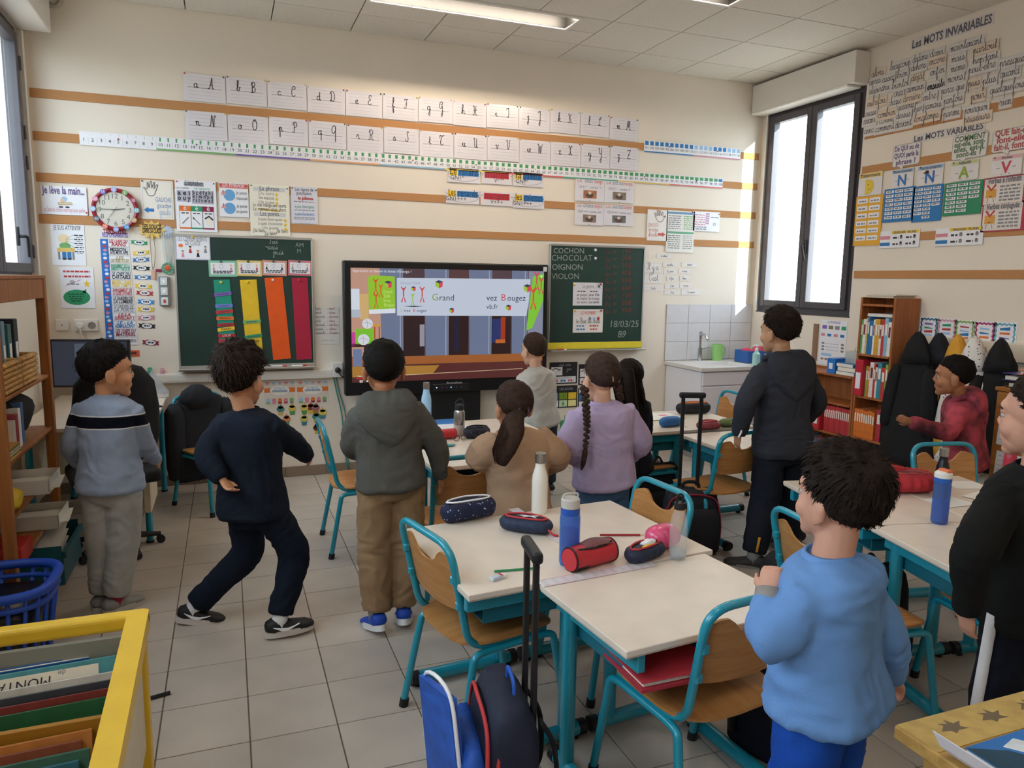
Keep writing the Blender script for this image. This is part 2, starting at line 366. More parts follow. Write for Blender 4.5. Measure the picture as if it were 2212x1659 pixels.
def bsheet(name, label, cat, x0, y0, x1, y1, mat=None, group=None, rot=0.0, off=0.0, **k):  # on the back wall, pixel corners of the photo give its place
    a = ony(x0, y0, WY-off); b = ony(x1, y1, WY-off)
    return Sheet(name, label, cat, (a.x, WY-off, a.z), (1, 0, 0), b.x-a.x, a.z-b.z, mat, group, rot, **k)
def rsheet(name, label, cat, x0, y0, x1, y1, mat=None, group=None, rot=0.0, off=0.0, **k):  # on the right wall
    a = onx(x0, y0, WX1-off); b = onx(x1, y1, WX1-off)
    return Sheet(name, label, cat, (WX1-off, a.y, a.z), (0, -1, 0), a.y-b.y, a.z-b.z, mat, group, rot, **k)
# ================================================================== THE ROOM
PLASTER = M('#ebdfcf', .75, var=.02, scale=1.5, bump=.04, bscale=260)
CORK = M('#c08a5a', .85, var=.10, scale=160, bump=.1, bscale=300)
DARKFR = M('#4b474c', .45, var=.02); PVC = M('#e6e0d8', .4, var=.01)
TEAL = M('#1590a6', .3, var=.03, scale=30, spec=.6, coat=.3); BLACKP = M('#1b1b1d', .5, var=.03); CHROME = M('#c9c9cb', .18, 1.0, var=0)
TILE = None
def rand_mat(col, rough, amt, key, metal=0, spec=.4, nscale=6, var=.05):
    m = M(col, rough, metal, var=var, scale=nscale, spec=spec, key=key); nt = m.node_tree
    b = nt.nodes['Principled BSDF']; src = b.inputs['Base Color'].links[0].from_socket
    oi = nt.nodes.new('ShaderNodeObjectInfo'); mr = nt.nodes.new('ShaderNodeMapRange'); mr.inputs[3].default_value = 1-amt; mr.inputs[4].default_value = 1+amt
    nt.links.new(oi.outputs['Random'], mr.inputs[0]); mx = nt.nodes.new('ShaderNodeMix'); mx.data_type = 'RGBA'; mx.blend_type = 'MULTIPLY'; mx.inputs[0].default_value = 1
    nt.links.new(src, mx.inputs[6]); nt.links.new(mr.outputs[0], mx.inputs[7]); nt.links.new(mx.outputs[2], b.inputs['Base Color'])
    return m
def seen(p, m=60):
    d = np.array(p)-CAM; z = d @ FWD
    if z < .2: return False
    x = 1106+F_PX*(d @ RT)/z; y = 829.5-F_PX*(d @ UP)/z
    return -m < x < 2212+m and -m < y < 1659+m
def shared(name, cache, key, maker, mat, parent, loc, label=None):
    if key not in cache:
        mb = MB(); maker(mb); o = mb.build(name, mat, None, org=(0, 0, 0)); cache[key] = o.data
    else:
        o = bpy.data.objects.new(name, cache[key]); COL.objects.link(o)
    o.parent = parent; o.location = Vector(loc)-ORG.get(parent.name, Vector())
    return o
# floor: mortar bed with tiles
fl = struct(MB().box(WX0-.2, WX1+.2, WR-.2, WY+.2, -.12, -.004).build('floor', M('#6d6258', .9, var=.05), org=(0, 0, 0)))
TILE = rand_mat('#bcb0a4', .28, .05, 'tile', spec=.5)
T = .308; cache = {}; tl = []
for i in range(math.floor(WX0/T), math.ceil(WX1/T)):
    for j in range(math.floor(WR/T), math.ceil(WY/T)):
        x0, x1 = max(i*T, WX0), min((i+1)*T, WX1); y0, y1 = max(j*T, WR), min((j+1)*T, WY)
        if x1-x0 < .02 or y1-y0 < .02: continue
        c = ((x0+x1)/2, (y0+y1)/2, 0); tl.append((not seen(c), (Vector(c)-Vector(CAM)).length, x0, x1, y0, y1))
tl.sort(); rest = MB()
for k, (un, d, x0, x1, y0, y1) in enumerate(tl):
    w, h = x1-x0-.005, y1-y0-.005
    if un or k >= 300: rest.box(x0+.0025, x1-.0025, y0+.0025, y1-.0025, -.012, 0); continue
    shared('tile', cache, (round(w, 3), round(h, 3)), lambda mb: mb.rbox(-w/2, w/2, -h/2, h/2, -.012, 0, .0012, 1), TILE, fl, ((x0+x1)/2, (y0+y1)/2, 0))
o = rest.build('remaining_tiles', TILE, fl); o['kind'] = 'stuff'
# ceiling: grid and panels
cl = struct(MB().box(WX0-.2, WX1+.2, WR-.2, WY+.2, HC+.105, HC+.3).build('ceiling', M('#cfc9bf', .8, var=0), org=(0, 0, HC)))
PANEL = rand_mat('#e2dcd2', .85, .02, 'panel', nscale=40, var=.03)
FIX = [(1.28, 2.835, 1.712, 2.012), (3.085, 3.672, .52, 1.108)]       # recessed light fittings x0,x1,y0,y1
ADDED_FIX = [(.68, 1.27, -2.48, -1.89), (3.085, 3.672, -2.48, -1.89), (.68, 1.27, -4.28, -3.69), (3.085, 3.672, -4.28, -3.69)]  # unseen fittings, added to balance the light in the room
cache = {}; GX, GY, GP = 3.078, 1.712, .599
for i in range(-8, 5):
    for j in range(-13, 3):
        x0, x1 = max(GX+i*GP, WX0), min(GX+(i+1)*GP, WX1); y0, y1 = max(GY+j*GP, WR), min(GY+(j+1)*GP, WY)
        if x1-x0 < .03 or y1-y0 < .03: continue
        cut = [f for f in FIX+ADDED_FIX if f[0] < x1-.01 and f[1] > x0+.01 and f[2] < y1-.01 and f[3] > y0+.01]
        pcs = [(x0, x1, y0, y1)]
        for f in cut:
            nx = []
            for (a, b, c, d) in pcs:
                if f[3] < d-.03: nx.append((a, b, f[3], d))
                if f[2] > c+.03: nx.append((a, b, c, f[2]))
                if f[0] > a+.03: nx.append((a, f[0], max(c, f[2]), min(d, f[3])))
                if f[1] < b-.03: nx.append((f[1], b, max(c, f[2]), min(d, f[3])))
            pcs = nx
        for (a, b, c, d) in pcs:
            w, h = b-a-.008, d-c-.008
            shared('ceiling_tile', cache, (round(w, 3), round(h, 3)), lambda mb: mb.rbox(-w/2, w/2, -h/2, h/2, 0, .012, .002, 1), PANEL, cl, ((a+b)/2, (c+d)/2, HC))
# hole for the fittings in the slab is the fitting's own trough, set below the slab
# walls
def wall(name, mb): return struct(mb.build(name, PLASTER, org=(0, 0, 0)))
wall('wall_back', MB().box(WX0-.3, WX1+.3, WY, WY+.2, -.1, HC+.1))
wall('wall_rear', MB().box(WX0-.3, WX1+.3, WR-.2, WR, -.1, HC+.1))
def holed(x0, x1, holes):                                     # wall in the YZ plane with rectangular openings (y0,y1,z0,z1)
    mb = MB(); ys = [WR]+[v for h in sorted(holes) for v in h[:2]]+[WY]
    for k in range(0, len(ys), 2): mb.box(x0, x1, ys[k], ys[k+1], -.1, HC+.1)
    for h in holes: mb.box(x0, x1, h[0], h[1], -.1, h[2]); mb.box(x0, x1, h[0], h[1], h[3], HC+.1)
    return mb
RW = (1.45, 2.665, 1.375, 3.30); LWS = [(.95, 2.60, 1.60, 3.28), (-1.6, .3, 1.60, 3.28), (-4.3, -2.3, 1.60, 3.28)]
wall('wall_right', holed(WX1, WX1+.24, [RW]))
wall('wall_left', holed(WX0-.24, WX0, LWS))
# skirting
BB = M('#8d7a68', .5, var=.06, scale=8)
def bboard(name, side, a, b):
    par = None
    for k, s in enumerate(np.arange(a, b-.02, .33)):
        e = min(s+.327, b); mb = MB()
        if side == 'y': mb.rbox(s, e, WY-.012, WY-.0005, .001, .085, .003, 1)
        elif side == 'l': mb.rbox(WX0+.0005, WX0+.012, s, e, .001, .085, .003, 1)
        else: mb.rbox(WX1-.012, WX1-.0005, s, e, .001, .085, .003, 1)
        if par is None: par = struct(mb.build(name, BB, org=(0, 0, 0)))
        else: mb.build('skirting_tile', BB, par)
bboard('baseboard_back', 'y', WX0+.014, WX1-.014); bboard('baseboard_left', 'l', WR+.02, WY-.02); bboard('baseboard_right', 'r', WR+.02, WY-.02)
# cork strips
ZS = [2.896, 2.605, 2.322, 2.032]; n = 0
for z in ZS:
    n += 1; struct(MB().rbox(-.945, 5.30, WY-.006, WY-.0004, z-.032, z+.032, .002, 1).build('trim_%d' % n, CORK, org=(0, 0, 0)))
for z in (2.885, 2.60, 2.317, 2.03, 1.735):
    n += 1; struct(MB().rbox(WX1-.006, WX1-.0004, -3.2, 1.43, z-.032, z+.032, .002, 1).build('trim_%d' % n, CORK, org=(0, 0, 0)))
# white cable duct along the back wall
n += 1; d = struct(MB().rbox(-.95, 1.08, WY-.055, WY-.0004, .822, .893, .006, 2).build('trim_%d' % n, PVC, org=(0, 0, 0)))
MB().rbox(-.95, 1.08, WY-.057, WY-.0545, .835, .88, .001, 1).build('duct_cover', PVC, d)
# windows
GLASS = clear('window_glass', '#f4fbff', .06)
def window(name, xi, side, w, split, hand):
    y0, y1, z0, z1 = w; s = 1 if side == 'r' else -1                                # s: outward direction in x
    X = lambda a: xi+s*a
    t = .05; mb = MB()
    for (a, b, c, d) in ((y0, y0+t, z0, z1), (y1-t, y1, z0, z1), (y0+t, y1-t, z0, z0+t), (y0+t, y1-t, z1-t, z1)):
        mb.box(X(.015), X(.085), a, b, c, d)
    fr = struct(mb.build(name, DARKFR, org=(0, 0, 0)))
    ed = [y0+t]+split+[y1-t]
    for k in range(len(ed)-1):
        a, b = ed[k]+.002, ed[k+1]-.002; q = .062; mb = MB()
        for (c, d, e, f) in ((a, a+q, z0+t, z1-t), (b-q, b, z0+t, z1-t), (a+q, b-q, z0+t, z0+t+q), (a+q, b-q, z1-t-q, z1-t)):
            mb.rbox(X(-.012), X(.06), c, d, e, f, .006, 2)
        sh = mb.build('sash', DARKFR, fr)
        MB().box(X(.022), X(.028), a+q-.005, b-q+.005, z0+t+q-.005, z1-t-q+.005).build('pane', GLASS, sh)
    if hand is not None:
        hm = MB(); hz = z0+.62 if side == 'r' else z0+.28
        hm.rbox(X(-.03), X(-.0125), hand-.016, hand+.016, hz-.06, hz+.06, .004, 2)
        hm.tube(fillet([(X(-.03), hand, hz), (X(-.07), hand, hz), (X(-.07), hand-s*.02, hz-.01), (X(-.065), hand-s*.05, hz-.13)], .03), .010, 8)
        hm.build('handle', BLACKP, fr, smooth=.7)
    return fr
wr = window('window_1', WX1, 'r', RW, [2.05], 2.02)
sb = MB(); sb.rbox(WX1-.16, WX1-.001, RW[0]-.02, WY-.012, RW[3]-.0, 3.555, .006, 2); sb.build('shutter_box', PVC, wr)
MB().rbox(WX1-.165, WX1-.01, RW[0]+.05, WY-.02, RW[3]-.02, RW[3]-.001, .004, 1).build('shutter_rail', M('#f3efe8', .3, var=0), wr)
sg = MB()
sg.box(WX1-.003, WX1+.012, RW[0]-.006, RW[1]+.006, RW[2]-.012, RW[2]+.002); sg.build('window_sill', DARKFR, wr)
MB().cyl((WX1-.03, RW[1]-.03, 1.40), (WX1-.03, RW[1]-.03, 3.28), .006, n=8).build('shutter_crank', M('#dfe7ea', .3, var=0), wr)
for k, w in enumerate(LWS):
    wl = window('window_%d' % (k+2), WX0, 'l', w, [(w[0]+w[1])/2], (w[0]+w[1])/2+.35 if k == 0 else None)
    MB().rbox(WX0+.001, WX0+.20, w[0]-.03, min(w[1]+.03, WY-.02), w[3], 3.56, .01, 2).build('shutter_box', PVC, wl)
    MB().rbox(WX0+.001, WX0+.03, w[1]+.004, w[1]+.045, w[2]-.02, w[3], .004, 1).build('window_jamb', PVC, wl)
    for z in (1.75, 2.35, 2.55, 3.0):
        if k == 0: MB().cyl((WX0+.012, w[1]-.046, z), (WX0+.012, w[1]-.046, z+.09), .011, n=10).build('hinge', DARKFR, wl)
for (x, w, s) in [(WX1+.26, RW, 1)]+[(WX0-.26, q, -1) for q in LWS]:
    L = bpy.data.lights.new('window_portal', 'AREA'); L.shape = 'RECTANGLE'; L.size = w[1]-w[0]; L.size_y = w[3]-w[2]; L.cycles.is_portal = True
    lo = bpy.data.objects.new('window_portal', L); COL.objects.link(lo); lo.location = (x, (w[0]+w[1])/2, (w[2]+w[3])/2)
    lo.rotation_euler = Vector((-s, 0, 0)).to_track_quat('-Z', 'Z').to_euler()
# facade across the yard, seen through the left windows
fb = thing('neighbour_building', 'grey building facade seen through the left window', 'building', (-9, 3, 0), world=True)
MB().box(-11, -9, -8, 16, -1, 3.4).build('wall', M('#a9a8a6', .8, var=.05, scale=.6), fb)
for y in (-6, -3, 0, 3, 6, 9, 12): 
    w_ = MB().box(-9.02, -8.95, y, y+1.3, .9, 2.6).build('window', M('#6d5670', .4, var=.03), fb); MB().box(-8.95, -8.93, y+.1, y+1.2, 1.0, 2.5).build('pane', M('#39434a', .15, var=0), w_)
gr = MB().box(-40, 40, -40, 40, -.5, -.4).build('outside_ground', M('#a39c92', .9, var=.05, scale=.5), org=(0, 0, -.4)); gr['kind'] = 'structure'
# light fittings
def fitting(f, label, watts, long):
    x0, x1, y0, y1 = f; t = thing('ceiling_light', label, 'ceiling light', ((x0+x1)/2, (y0+y1)/2, HC), world=True, group=None)
    FRM = M('#e9e6e0', .35, var=0); fr = MB(); q = .028
    for (a, b, c, d) in ((x0, x1, y0, y0+q), (x0, x1, y1-q, y1), (x0, x0+q, y0+q, y1-q), (x1-q, x1, y0+q, y1-q)): fr.rbox(a, b, c, d, HC-.012, HC+.006, .003, 1)
    fr.build('frame', FRM, t)
    rf = MB()
    rf.box(x0+q, x1-q, y0+q, y0+q+.004, HC-.004, HC+.09); rf.box(x0+q, x1-q, y1-q-.004, y1-q, HC-.004, HC+.09)
    rf.box(x0+q, x0+q+.004, y0+q, y1-q, HC-.004, HC+.09); rf.box(x1-q-.004, x1-q, y0+q, y1-q, HC-.004, HC+.09); rf.box(x0+q, x1-q, y0+q, y1-q, HC+.09, HC+.095)
    rf.build('reflector', M('#1c1b1a', .5, var=0), t)
    TUBE = M('#ffeed8', .5, var=0, emit=watts)
    for k in range(1 if long else 3):
        y = (y0+y1)/2 if long else y0+(k+1)*(y1-y0)/4
        MB().cyl((x0+.05, y, HC+.055), (x1-.05, y, HC+.055), .013, n=12).build('tube_lamp', TUBE, t, smooth=.7)
    return t
for q, f in enumerate(FIX): fitting(f, ['long recessed ceiling light with grey trough above the alphabet cards', 'square recessed ceiling light cut off by the top edge of the picture'][q], [150, 65][q], q == 0)
for q, f in enumerate(ADDED_FIX): fitting(f, 'square recessed ceiling light behind the camera, %s' % ['front left', 'front right', 'rear left', 'rear right'][q], 50, False)
# ring shaped ceiling loudspeaker
p = ony(112, -2, WY-.0); sp = thing('smoke_detector', 'round grey detector at the top left of the board wall', 'detector', (p.x, WY, p.z), world=True)
R90 = Matrix.Translation((p.x, WY-.001, p.z)) @ Matrix.Rotation(PI/2, 4, 'X')
MB().lathe([(.0, 0), (.06, 0), (.065, .01), (.065, .03), (.055, .038), (.045, .03), (.04, .02), (0, .02)], n=28, mat=R90).build('ring', M('#b9b4aa', .5, var=.02), sp, smooth=.6)
MB().lathe([(0, .0205), (.036, .0205), (.03, .034), (0, .036)], n=20, mat=R90).build('cap', PVC, sp, smooth=.6)
# ================================================================== ON THE BACK WALL
GREY = M('#8a8a90', .7, var=0); RED = M('#c23a3c', .6, var=.03); BLUE = M('#2f79b8', .6, var=.03); YEL = M('#f0c838', .6, var=.03); ORA = M('#e8792e', .6, var=.03)
GRN = M('#2f9a6a', .6, var=.03); LGRN = M('#79b26a', .6, var=0); PINK = M('#d98a9c', .6, var=0); PUR = M('#7a5fae', .6, var=0); CREAM = M('#f3ead6', .6, var=.01)
LBLUE = M('#9fc4e6', .6, var=0); BLK = M('#202024', .6, var=0); SKIN1 = M('#eac39f', .6, var=0); MAROON = M('#8c2348', .6, var=.03); FRUL = M('#b9b6c4', .7, var=0)
CARD = M('#e4dfe4', .16, var=.01, spec=.6, key='laminated')
PINM = [M('#b8433f', .3, var=0), M('#3f5a55', .3, var=0), M('#dfc24a', .3, var=0), M('#ddd8d0', .3, var=0)]
def pin(sh, u, v, k=0, r=.006):
    f = sh.f(0); p = f(u*sh.w, -v*sh.h)
    MB().ell(p+sh.n*.004, (r, r, r), 8, 6).build('pin', PINM[k % 4], sh.ob, smooth=0)
# --- alphabet cards
a0, a1 = ony(394, 156), ony(1377, 292); b0, b1 = ony(398, 237), ony(1377, 372)
zt1, zb1 = ony(394, 156).z, ony(394, 215).z; zt2, zb2 = ony(398, 237).z, ony(398, 298).z
for k, ch in enumerate('abcdefghijklmnopqrstuvwxyz'):
    r, i = divmod(k, 13); xa = (a0.x, b0.x)[r]; w = ((a1.x-a0.x), (b1.x-b0.x))[r]/13; zt = (zt1, zt2)[r]+rnd.uniform(-.008, .008); h = (zt1-zb1, zt2-zb2)[r]
    s = Sheet('alphabet_card', 'white laminated card with the handwritten letters %s and %s on ruled lines' % (ch.upper(), ch), 'card',
              (xa+w*i+.002, WY-.0065, zt), (1, 0, 0), w-.005, h, CARD, 'handwriting alphabet cards above the boards', rot=rnd.uniform(-.012, .012))
    s.o = s.o  # lies on the cork strip
    for q in range(7):
        v = .12+.13*q; s.line([(.1, v), (.9, v)], .0035 if q == 3 else .0018, GREY if q == 3 else FRUL)
    s.cur(ch, .3, .51, h*.155, .0055, align='C'); s.cur(ch.upper(), .66, .51, h*.155, .0055, align='C'); s.done()
    pin(s, .04, .03, k); pin(s, .96, .03, k+1)
# --- number line 1..100 as ten strips, and 101..120
n0, n1 = ony(171, 283), ony(1561, 378); hN = ony(171, 283).z-ony(171, 309).z+.012; cw = (n1.x-n0.x)/100
UND = [None, LGRN, PUR, M('#e8a878', .6, var=0), M('#8fbcd8', .6, var=0), M('#e8cf6a', .6, var=0), M('#d8605a', .6, var=0), M('#4fa58c', .6, var=0), M('#e3bf62', .6, var=0), M('#d8706a', .6, var=0)]
BAR = M('#4f9a62', .6, var=0); BARL = M('#b9c8b4', .6, var=0)
for d in range(10):
    lo = max(1, d*10); hi = d*10+9 if d < 9 else 100; nn = hi-lo+1
    s = Sheet('number_strip', 'paper number line strip %s' % ['with the smallest numbers, plain white along the bottom', 'underlined green, with the tens', 'underlined purple, with the twenties', 'underlined orange, with the thirties', 'underlined pale blue, with the forties', 'underlined yellow, with the fifties', 'underlined red, with the sixties', 'underlined teal, with the seventies', 'underlined ochre, with the eighties', 'underlined coral, with the nineties up to one hundred'][d], 'number strip', (n0.x+cw*(lo-1), WY-.0065, n0.z), (1, 0, 0), cw*nn-.001, hN, WHITE, 'number line strips under the alphabet')
    for q in range(nn):
        n = lo+q; u = (q+.5)/nn; t = n//10
        s.text(str(n), u, .72, .034, INK, maxw=.9/nn)
        if t: s.rect(u-(.06+.034*t)/nn, .06, u+(.06+.034*t)/nn, .36, BAR if t < 10 else BLUE)
        if n % 10: s.rect(u+(.1+.034*t)/nn, .06, u+(.16+.034*t)/nn, .06+.03*(n % 10), BARL)
        if q: s.line([(q/nn, .4), (q/nn, .9)], .001, FRUL)
    if UND[d]: s.rect(0, .88, 1, 1, UND[d])
    s.done(); pin(s, .5, .4, d)
n2, n3 = ony(1391, 303), ony(1599, 323); c2 = (n3.x-n2.x)/20
for d in range(2):
    s = Sheet('number_strip', ['number strip of dark blue squares just past one hundred', 'number strip of pale blue squares at the end of the line'][d], 'number strip', (n2.x+c2*10*d, WY-.0065, n2.z), (1, 0, 0), c2*10-.001, .105, WHITE, 'number line strips under the alphabet')
    for q in range(10):
        u = (q+.5)/10; s.rect(u-.035, .05, u+.035, .4, BLUE if d == 0 or q in (4, 5, 6) else LBLUE); s.text(str(101+10*d+q), u, .72, .03, INK, maxw=.085)
    s.rect(0, .9, 1, 1, BLUE if d == 0 else PINK); s.done(); pin(s, .5, .4, d)
# --- grammar cards
for (x0, y0, x1, y1, de, no, tg, dx) in [(966, 362, 1036, 397, 'Le', 'renard', 'GN1*', 0), (1040, 367, 1105, 400, '', 'mange', 'V*', 1), (1108, 371, 1172, 405, 'la', 'galette', 'GN1*', 2),
                                        (963, 408, 1035, 442, 'Les', 'renards', 'GN1+++', 3), (1038, 413, 1107, 446, '', 'mangent', 'V+++', 4), (1108, 417, 1175, 452, 'les', 'galettes', 'GN1+++', 5)]:
    s = bsheet('grammar_card', 'white grammar card with the highlighted word %s and the mark %s' % (no, tg), 'card', x0, y0, x1, y1, CARD, 'grammar cards above the screen', off=.0065)
    if de:
        s.rect(.06, .08, .3, .52, YEL); s.rect(.33, .1, .96, .52, BLUE); s.text(de, .18, .46, .085, BLK, maxw=.22); s.text(no, .645, .46, .085, M('#1d3f66', .6, var=0), maxw=.58)
        s.line([(.5+.48*math.cos(a*PI/10), .5+.4*math.sin(a*PI/10)) for a in range(-1, 12)], .003, GREY)
        s.text(tg, .3, .8, .05)
    else: s.rect(.1, .1, .9, .58, RED); s.text(no, .5, .5, .085, MAROON, maxw=.76); s.text(tg, .5, .88, .05)
    s.done(); pin(s, .03, .3, 1, .004); pin(s, .97, .35, 1, .004)
BR1, BR2, GR1 = M('#b5764e', .6, var=.3, scale=60), M('#8d7a6c', .6, var=.3, scale=60), M('#75716e', .6, var=.3, scale=60)
for k, (x0, y0, x1, y1, a, b, pm) in enumerate([(1243, 385, 1304, 437, 'Le chat mange.', 'GN1*   verbe +', BR1), (1306, 390, 1368, 440, 'Le petit chat mange.', 'GN2*   verbe +', BR2),
                                             (1242, 439, 1303, 488, 'Les chats mangent.', 'GN1+++  verbe ent', BR2), (1305, 442, 1367, 489, 'Les petits chats mangent.', 'GN2+++  verbe ent', GR1)]):
    s = bsheet('sentence_sheet', 'laminated sheet with a cat photograph and the sentence %s' % a, 'sheet', x0, y0, x1, y1, CARD, 'cat sentence sheets on the cork strips', off=.0065)
    t = a.split(); s.text(t[0], .14, .16, .05, M('#d08878', .6, var=0), maxw=.16); s.text(' '.join(t[1:-1]), .45, .16, .05, M('#7a8ba0', .6, var=0), maxw=.36); s.text(t[-1], .8, .16, .05, M('#cf6a60', .6, var=0), maxw=.32)
    s.text(b, .5, .42, .035, GREY, maxw=.8); s.rect(.28, .5, .74, .86, pm, name='photograph'); s.ell(.5, .72, .13, .12, M('#5d4a40', .6, var=.2, scale=80), 2, 'photograph'); s.ell(.5, .62, .06, .07, M('#d8c3ae', .6, var=.1), 3, 'photograph'); s.done(); pin(s, .5, .97, 1, .004)
# --- posters right of the board
HAND = [(.2, .75), (.12, .55), (.02, .42), (.06, .38), (.2, .48), (.22, .12), (.28, .1), (.32, .42), (.4, .02), (.46, .02), (.46, .42), (.58, .08), (.64, .1), (.58, .46), (.74, .2), (.8, .24), (.66, .62), (.56, .85), (.3, .88), (.2, .75)]
def hand(s, u0, v0, w, h, flip=False, wd=.004):
    s.line([(u0+(1-p[0] if flip else p[0])*w, v0+p[1]*h) for p in HAND], wd, INK, 2, 'drawing', 3)
s = bsheet('right_hand_poster', 'white poster with an outlined hand and a red arrow beside the right chalkboard', 'poster', 1399, 452, 1440, 521, M('#efe9e4', .4, var=.01), 'left and right hand posters', off=.0065)
hand(s, .2, .03, .7, .4, True); PR = M('#dc9088', .6, var=0)
for k, t in enumerate(('DROITE', 'droite')): s.text(t, .3, .55+.15*k, .045, PR, maxw=.5)
s.cur('droite', .3, .86, .022, .003, PR, maxw=.5); s.poly([(.55, .75), (.75, .75), (.75, .71), (.92, .79), (.75, .87), (.75, .83), (.55, .83)], M('#d8635a', .6, var=0)); s.done(); pin(s, .5, .03)
s = bsheet('grammar_poster', 'tall printed poster with blue and green headings beside the right chalkboard', 'poster', 1441, 454, 1497, 546, M('#ece9e2', .4, var=.01), None, off=.0065)
s.rect(.02, .03, .98, .08, M('#6f98bd', .6, var=0)); s.rect(.02, .5, .98, .55, M('#6fae8c', .6, var=0))
for k in range(7): s.scribble(.06, .14+.05*k, .5, .008, GREY); s.scribble(.6, .14+.05*k, .94, .008, LGRN); s.scribble(.06, .61+.05*k, .5, .008, GREY); s.scribble(.6, .61+.05*k, .94, .008, M('#a9a49a', .6, var=0))
s.done(); pin(s, .9, .02)
s = bsheet('pink_table_poster', 'white poster with a small pink word table near the window corner', 'poster', 1498, 456, 1553, 501, WHITE, None, off=.0065)
for k in range(5): s.scribble(.05, .2+.12*k, .45, .008, PINK); s.rect(.46, .06+.12*k, .6, .15+.12*k, M('#c9a6c4', .6, var=0)); 
s.scribble(.05, .82, .5, .01, GREY); s.scribble(.1, .92, .5, .01, GREY); s.ell(.8, .62, .05, .08, GREY); s.ell(.8, .62, .03, .05, WHITE, 2); s.scribble(.65, .3, .95, .008, GREY); s.done(); pin(s, .96, .1)
# --- handwritten sound notes on the bare wall
NOTE = M('#e9e2dc', .6, var=.01)
for (x0, y0, x1, y1, t, hh, bx) in [(1391, 567, 1427, 589, 'Il y a', .045, 1), (1392, 590, 1430, 613, "C'est", .05, 1), (1391, 616, 1430, 629, "C'est le", .016, 0), (1418, 548, 1450, 558, 'on attend', .016, 0),
        (1432, 567, 1462, 577, 'un arbre', .016, 0), (1472, 566, 1506, 577, 'devant', .018, 0), (1434, 579, 1460, 592, 'il y avait', .016, 0), (1466, 580, 1490, 591, 'un ours', .016, 0), (1440, 596, 1460, 607, 'il fait', .016, 0),
        (1468, 595, 1488, 607, 'beau', .018, 0), (1436, 612, 1466, 623, 'il dit', .016, 0), (1468, 611, 1494, 622, 'un jour', .016, 0), (1435, 627, 1468, 637, 'il est', .016, 0), (1472, 624, 1513, 637, 'la semaine', .016, 0)]:
    s = bsheet('handwritten_note', 'small handwritten note reading %s right of the right chalkboard' % t.replace("'", ' '), 'note', x0, y0, x1, y1, NOTE, 'handwritten notes beside the right chalkboard')
    s.cur(t, .5, .7, hh*.6, .0035 if bx else .002, GREY, maxw=.85)
    if bx:
        for q in range(9): s.line([(q/9+.01, .04), (q/9+.07, .04)], .002, GREY); s.line([(q/9+.01, .96), (q/9+.07, .96)], .002, GREY)
    s.done()
# --- posters on the left
VIO = M('#6f5a8c', .6, var=0)
s = bsheet('hand_raising_poster', 'white poster in violet lettering about raising a hand, left of the clock', 'poster', 87, 400, 190, 466, WHITE, 'class rule posters', off=.0065)
s.text('Je lève la main...', .5, .27, .075, VIO, bold=1, maxw=.92); s.text("et j'attends d'être interrogé pour parler.", .5, .9, .045, PINK, maxw=.92)
s.ell(.5, .45, .07, .09, LBLUE, name='drawing'); s.ell(.46, .5, .05, .07, SKIN1, 2, 'drawing'); s.poly([(.36, .58), (.66, .56), (.68, .64), (.36, .66)], M('#e5cfa0', .6, var=0), 3, 'drawing'); s.line([(.36, .58), (.66, .56), (.68, .64), (.36, .66), (.36, .58)], .002, INK, 4, 'drawing'); s.ell(.42, .73, .05, .03, INK, 2, 'drawing'); s.ell(.56, .73, .05, .03, INK, 2, 'drawing')
s.done(); pin(s, .97, .9)
s = bsheet('left_hand_poster', 'white poster with an outlined hand and a blue arrow right of the clock', 'poster', 303, 388, 377, 475, M('#ece4d8', .4, var=.01), 'left and right hand posters', off=.007)
hand(s, .08, .03, .56, .42); PB = M('#7c9ec4', .6, var=0); s.text('GAUCHE', .68, .55, .05, PB, maxw=.5); s.text('gauche', .7, .7, .05, PB, maxw=.45); s.cur('gauche', .72, .88, .028, .003, LBLUE, maxw=.36)
s.poly([(.38, .73), (.2, .73), (.2, .69), (.06, .77), (.2, .85), (.2, .81), (.38, .81)], BLUE); s.frame(.05, .03, .95, .95, .002, FRUL); s.done(); pin(s, .05, .03, 1)
s = bsheet('alphabet_poster', 'white poster of vowels and consonants with three coloured accent cards', 'poster', 377, 388, 470, 502, WHITE, 'language posters over the left chalkboard', off=.0075)
s.rect(.22, .03, .7, .11, M('#9a9aa2', .6, var=0)); s.text("L'alphabet", .46, .09, .05, INK, maxw=.44); s.text('Les voyelles', .18, .17, .026, GREY, maxw=.32); s.text('Les consonnes', .66, .17, .026, GRN, maxw=.4)
s.rect(.04, .2, .38, .42, FRUL); s.rect(.4, .19, .94, .45, FRUL)
for k, t in enumerate(('a e i', 'o u y')): s.text(t, .21, .29+.1*k, .05, INK, 3, 1, maxw=.3)
for k, t in enumerate(('b c d f g h j', 'k l m n p q', 'r s t v w x z')): s.text(t, .67, .265+.075*k, .042, INK, 3, 1, maxw=.5)
for k, (m_, tt) in enumerate(((ORA, 'é'), (GRN, 'è'), (MAROON, 'ê'))):
    u = .08+.285*k; s.frame(u, .5, u+.275, .95, .0025, M_ if False else m_); s.rect(u, .5, u+.275, .6, m_); s.text(tt, u+.14, .58, .05, WHITE, 3); s.rect(u, .92, u+.275, .95, m_); s.scribble(u+.05, .65, u+.23, .008)
s.line([(.14, .85), (.3, .72)], .008, GREY, 2, 'drawing'); s.line([(.42, .73), (.58, .86)], .004, INK, 2, 'drawing'); s.poly([(.4, .7), (.45, .74), (.42, .77)], INK, 2, 'drawing'); s.ell(.79, .8, .07, .07, CREAM, 2, 'drawing'); s.line([(.7, .74), (.8, .69), (.9, .76)], .012, INK, 3, 'drawing')
s.done(); pin(s, .05, .03); pin(s, .95, .04, 1)
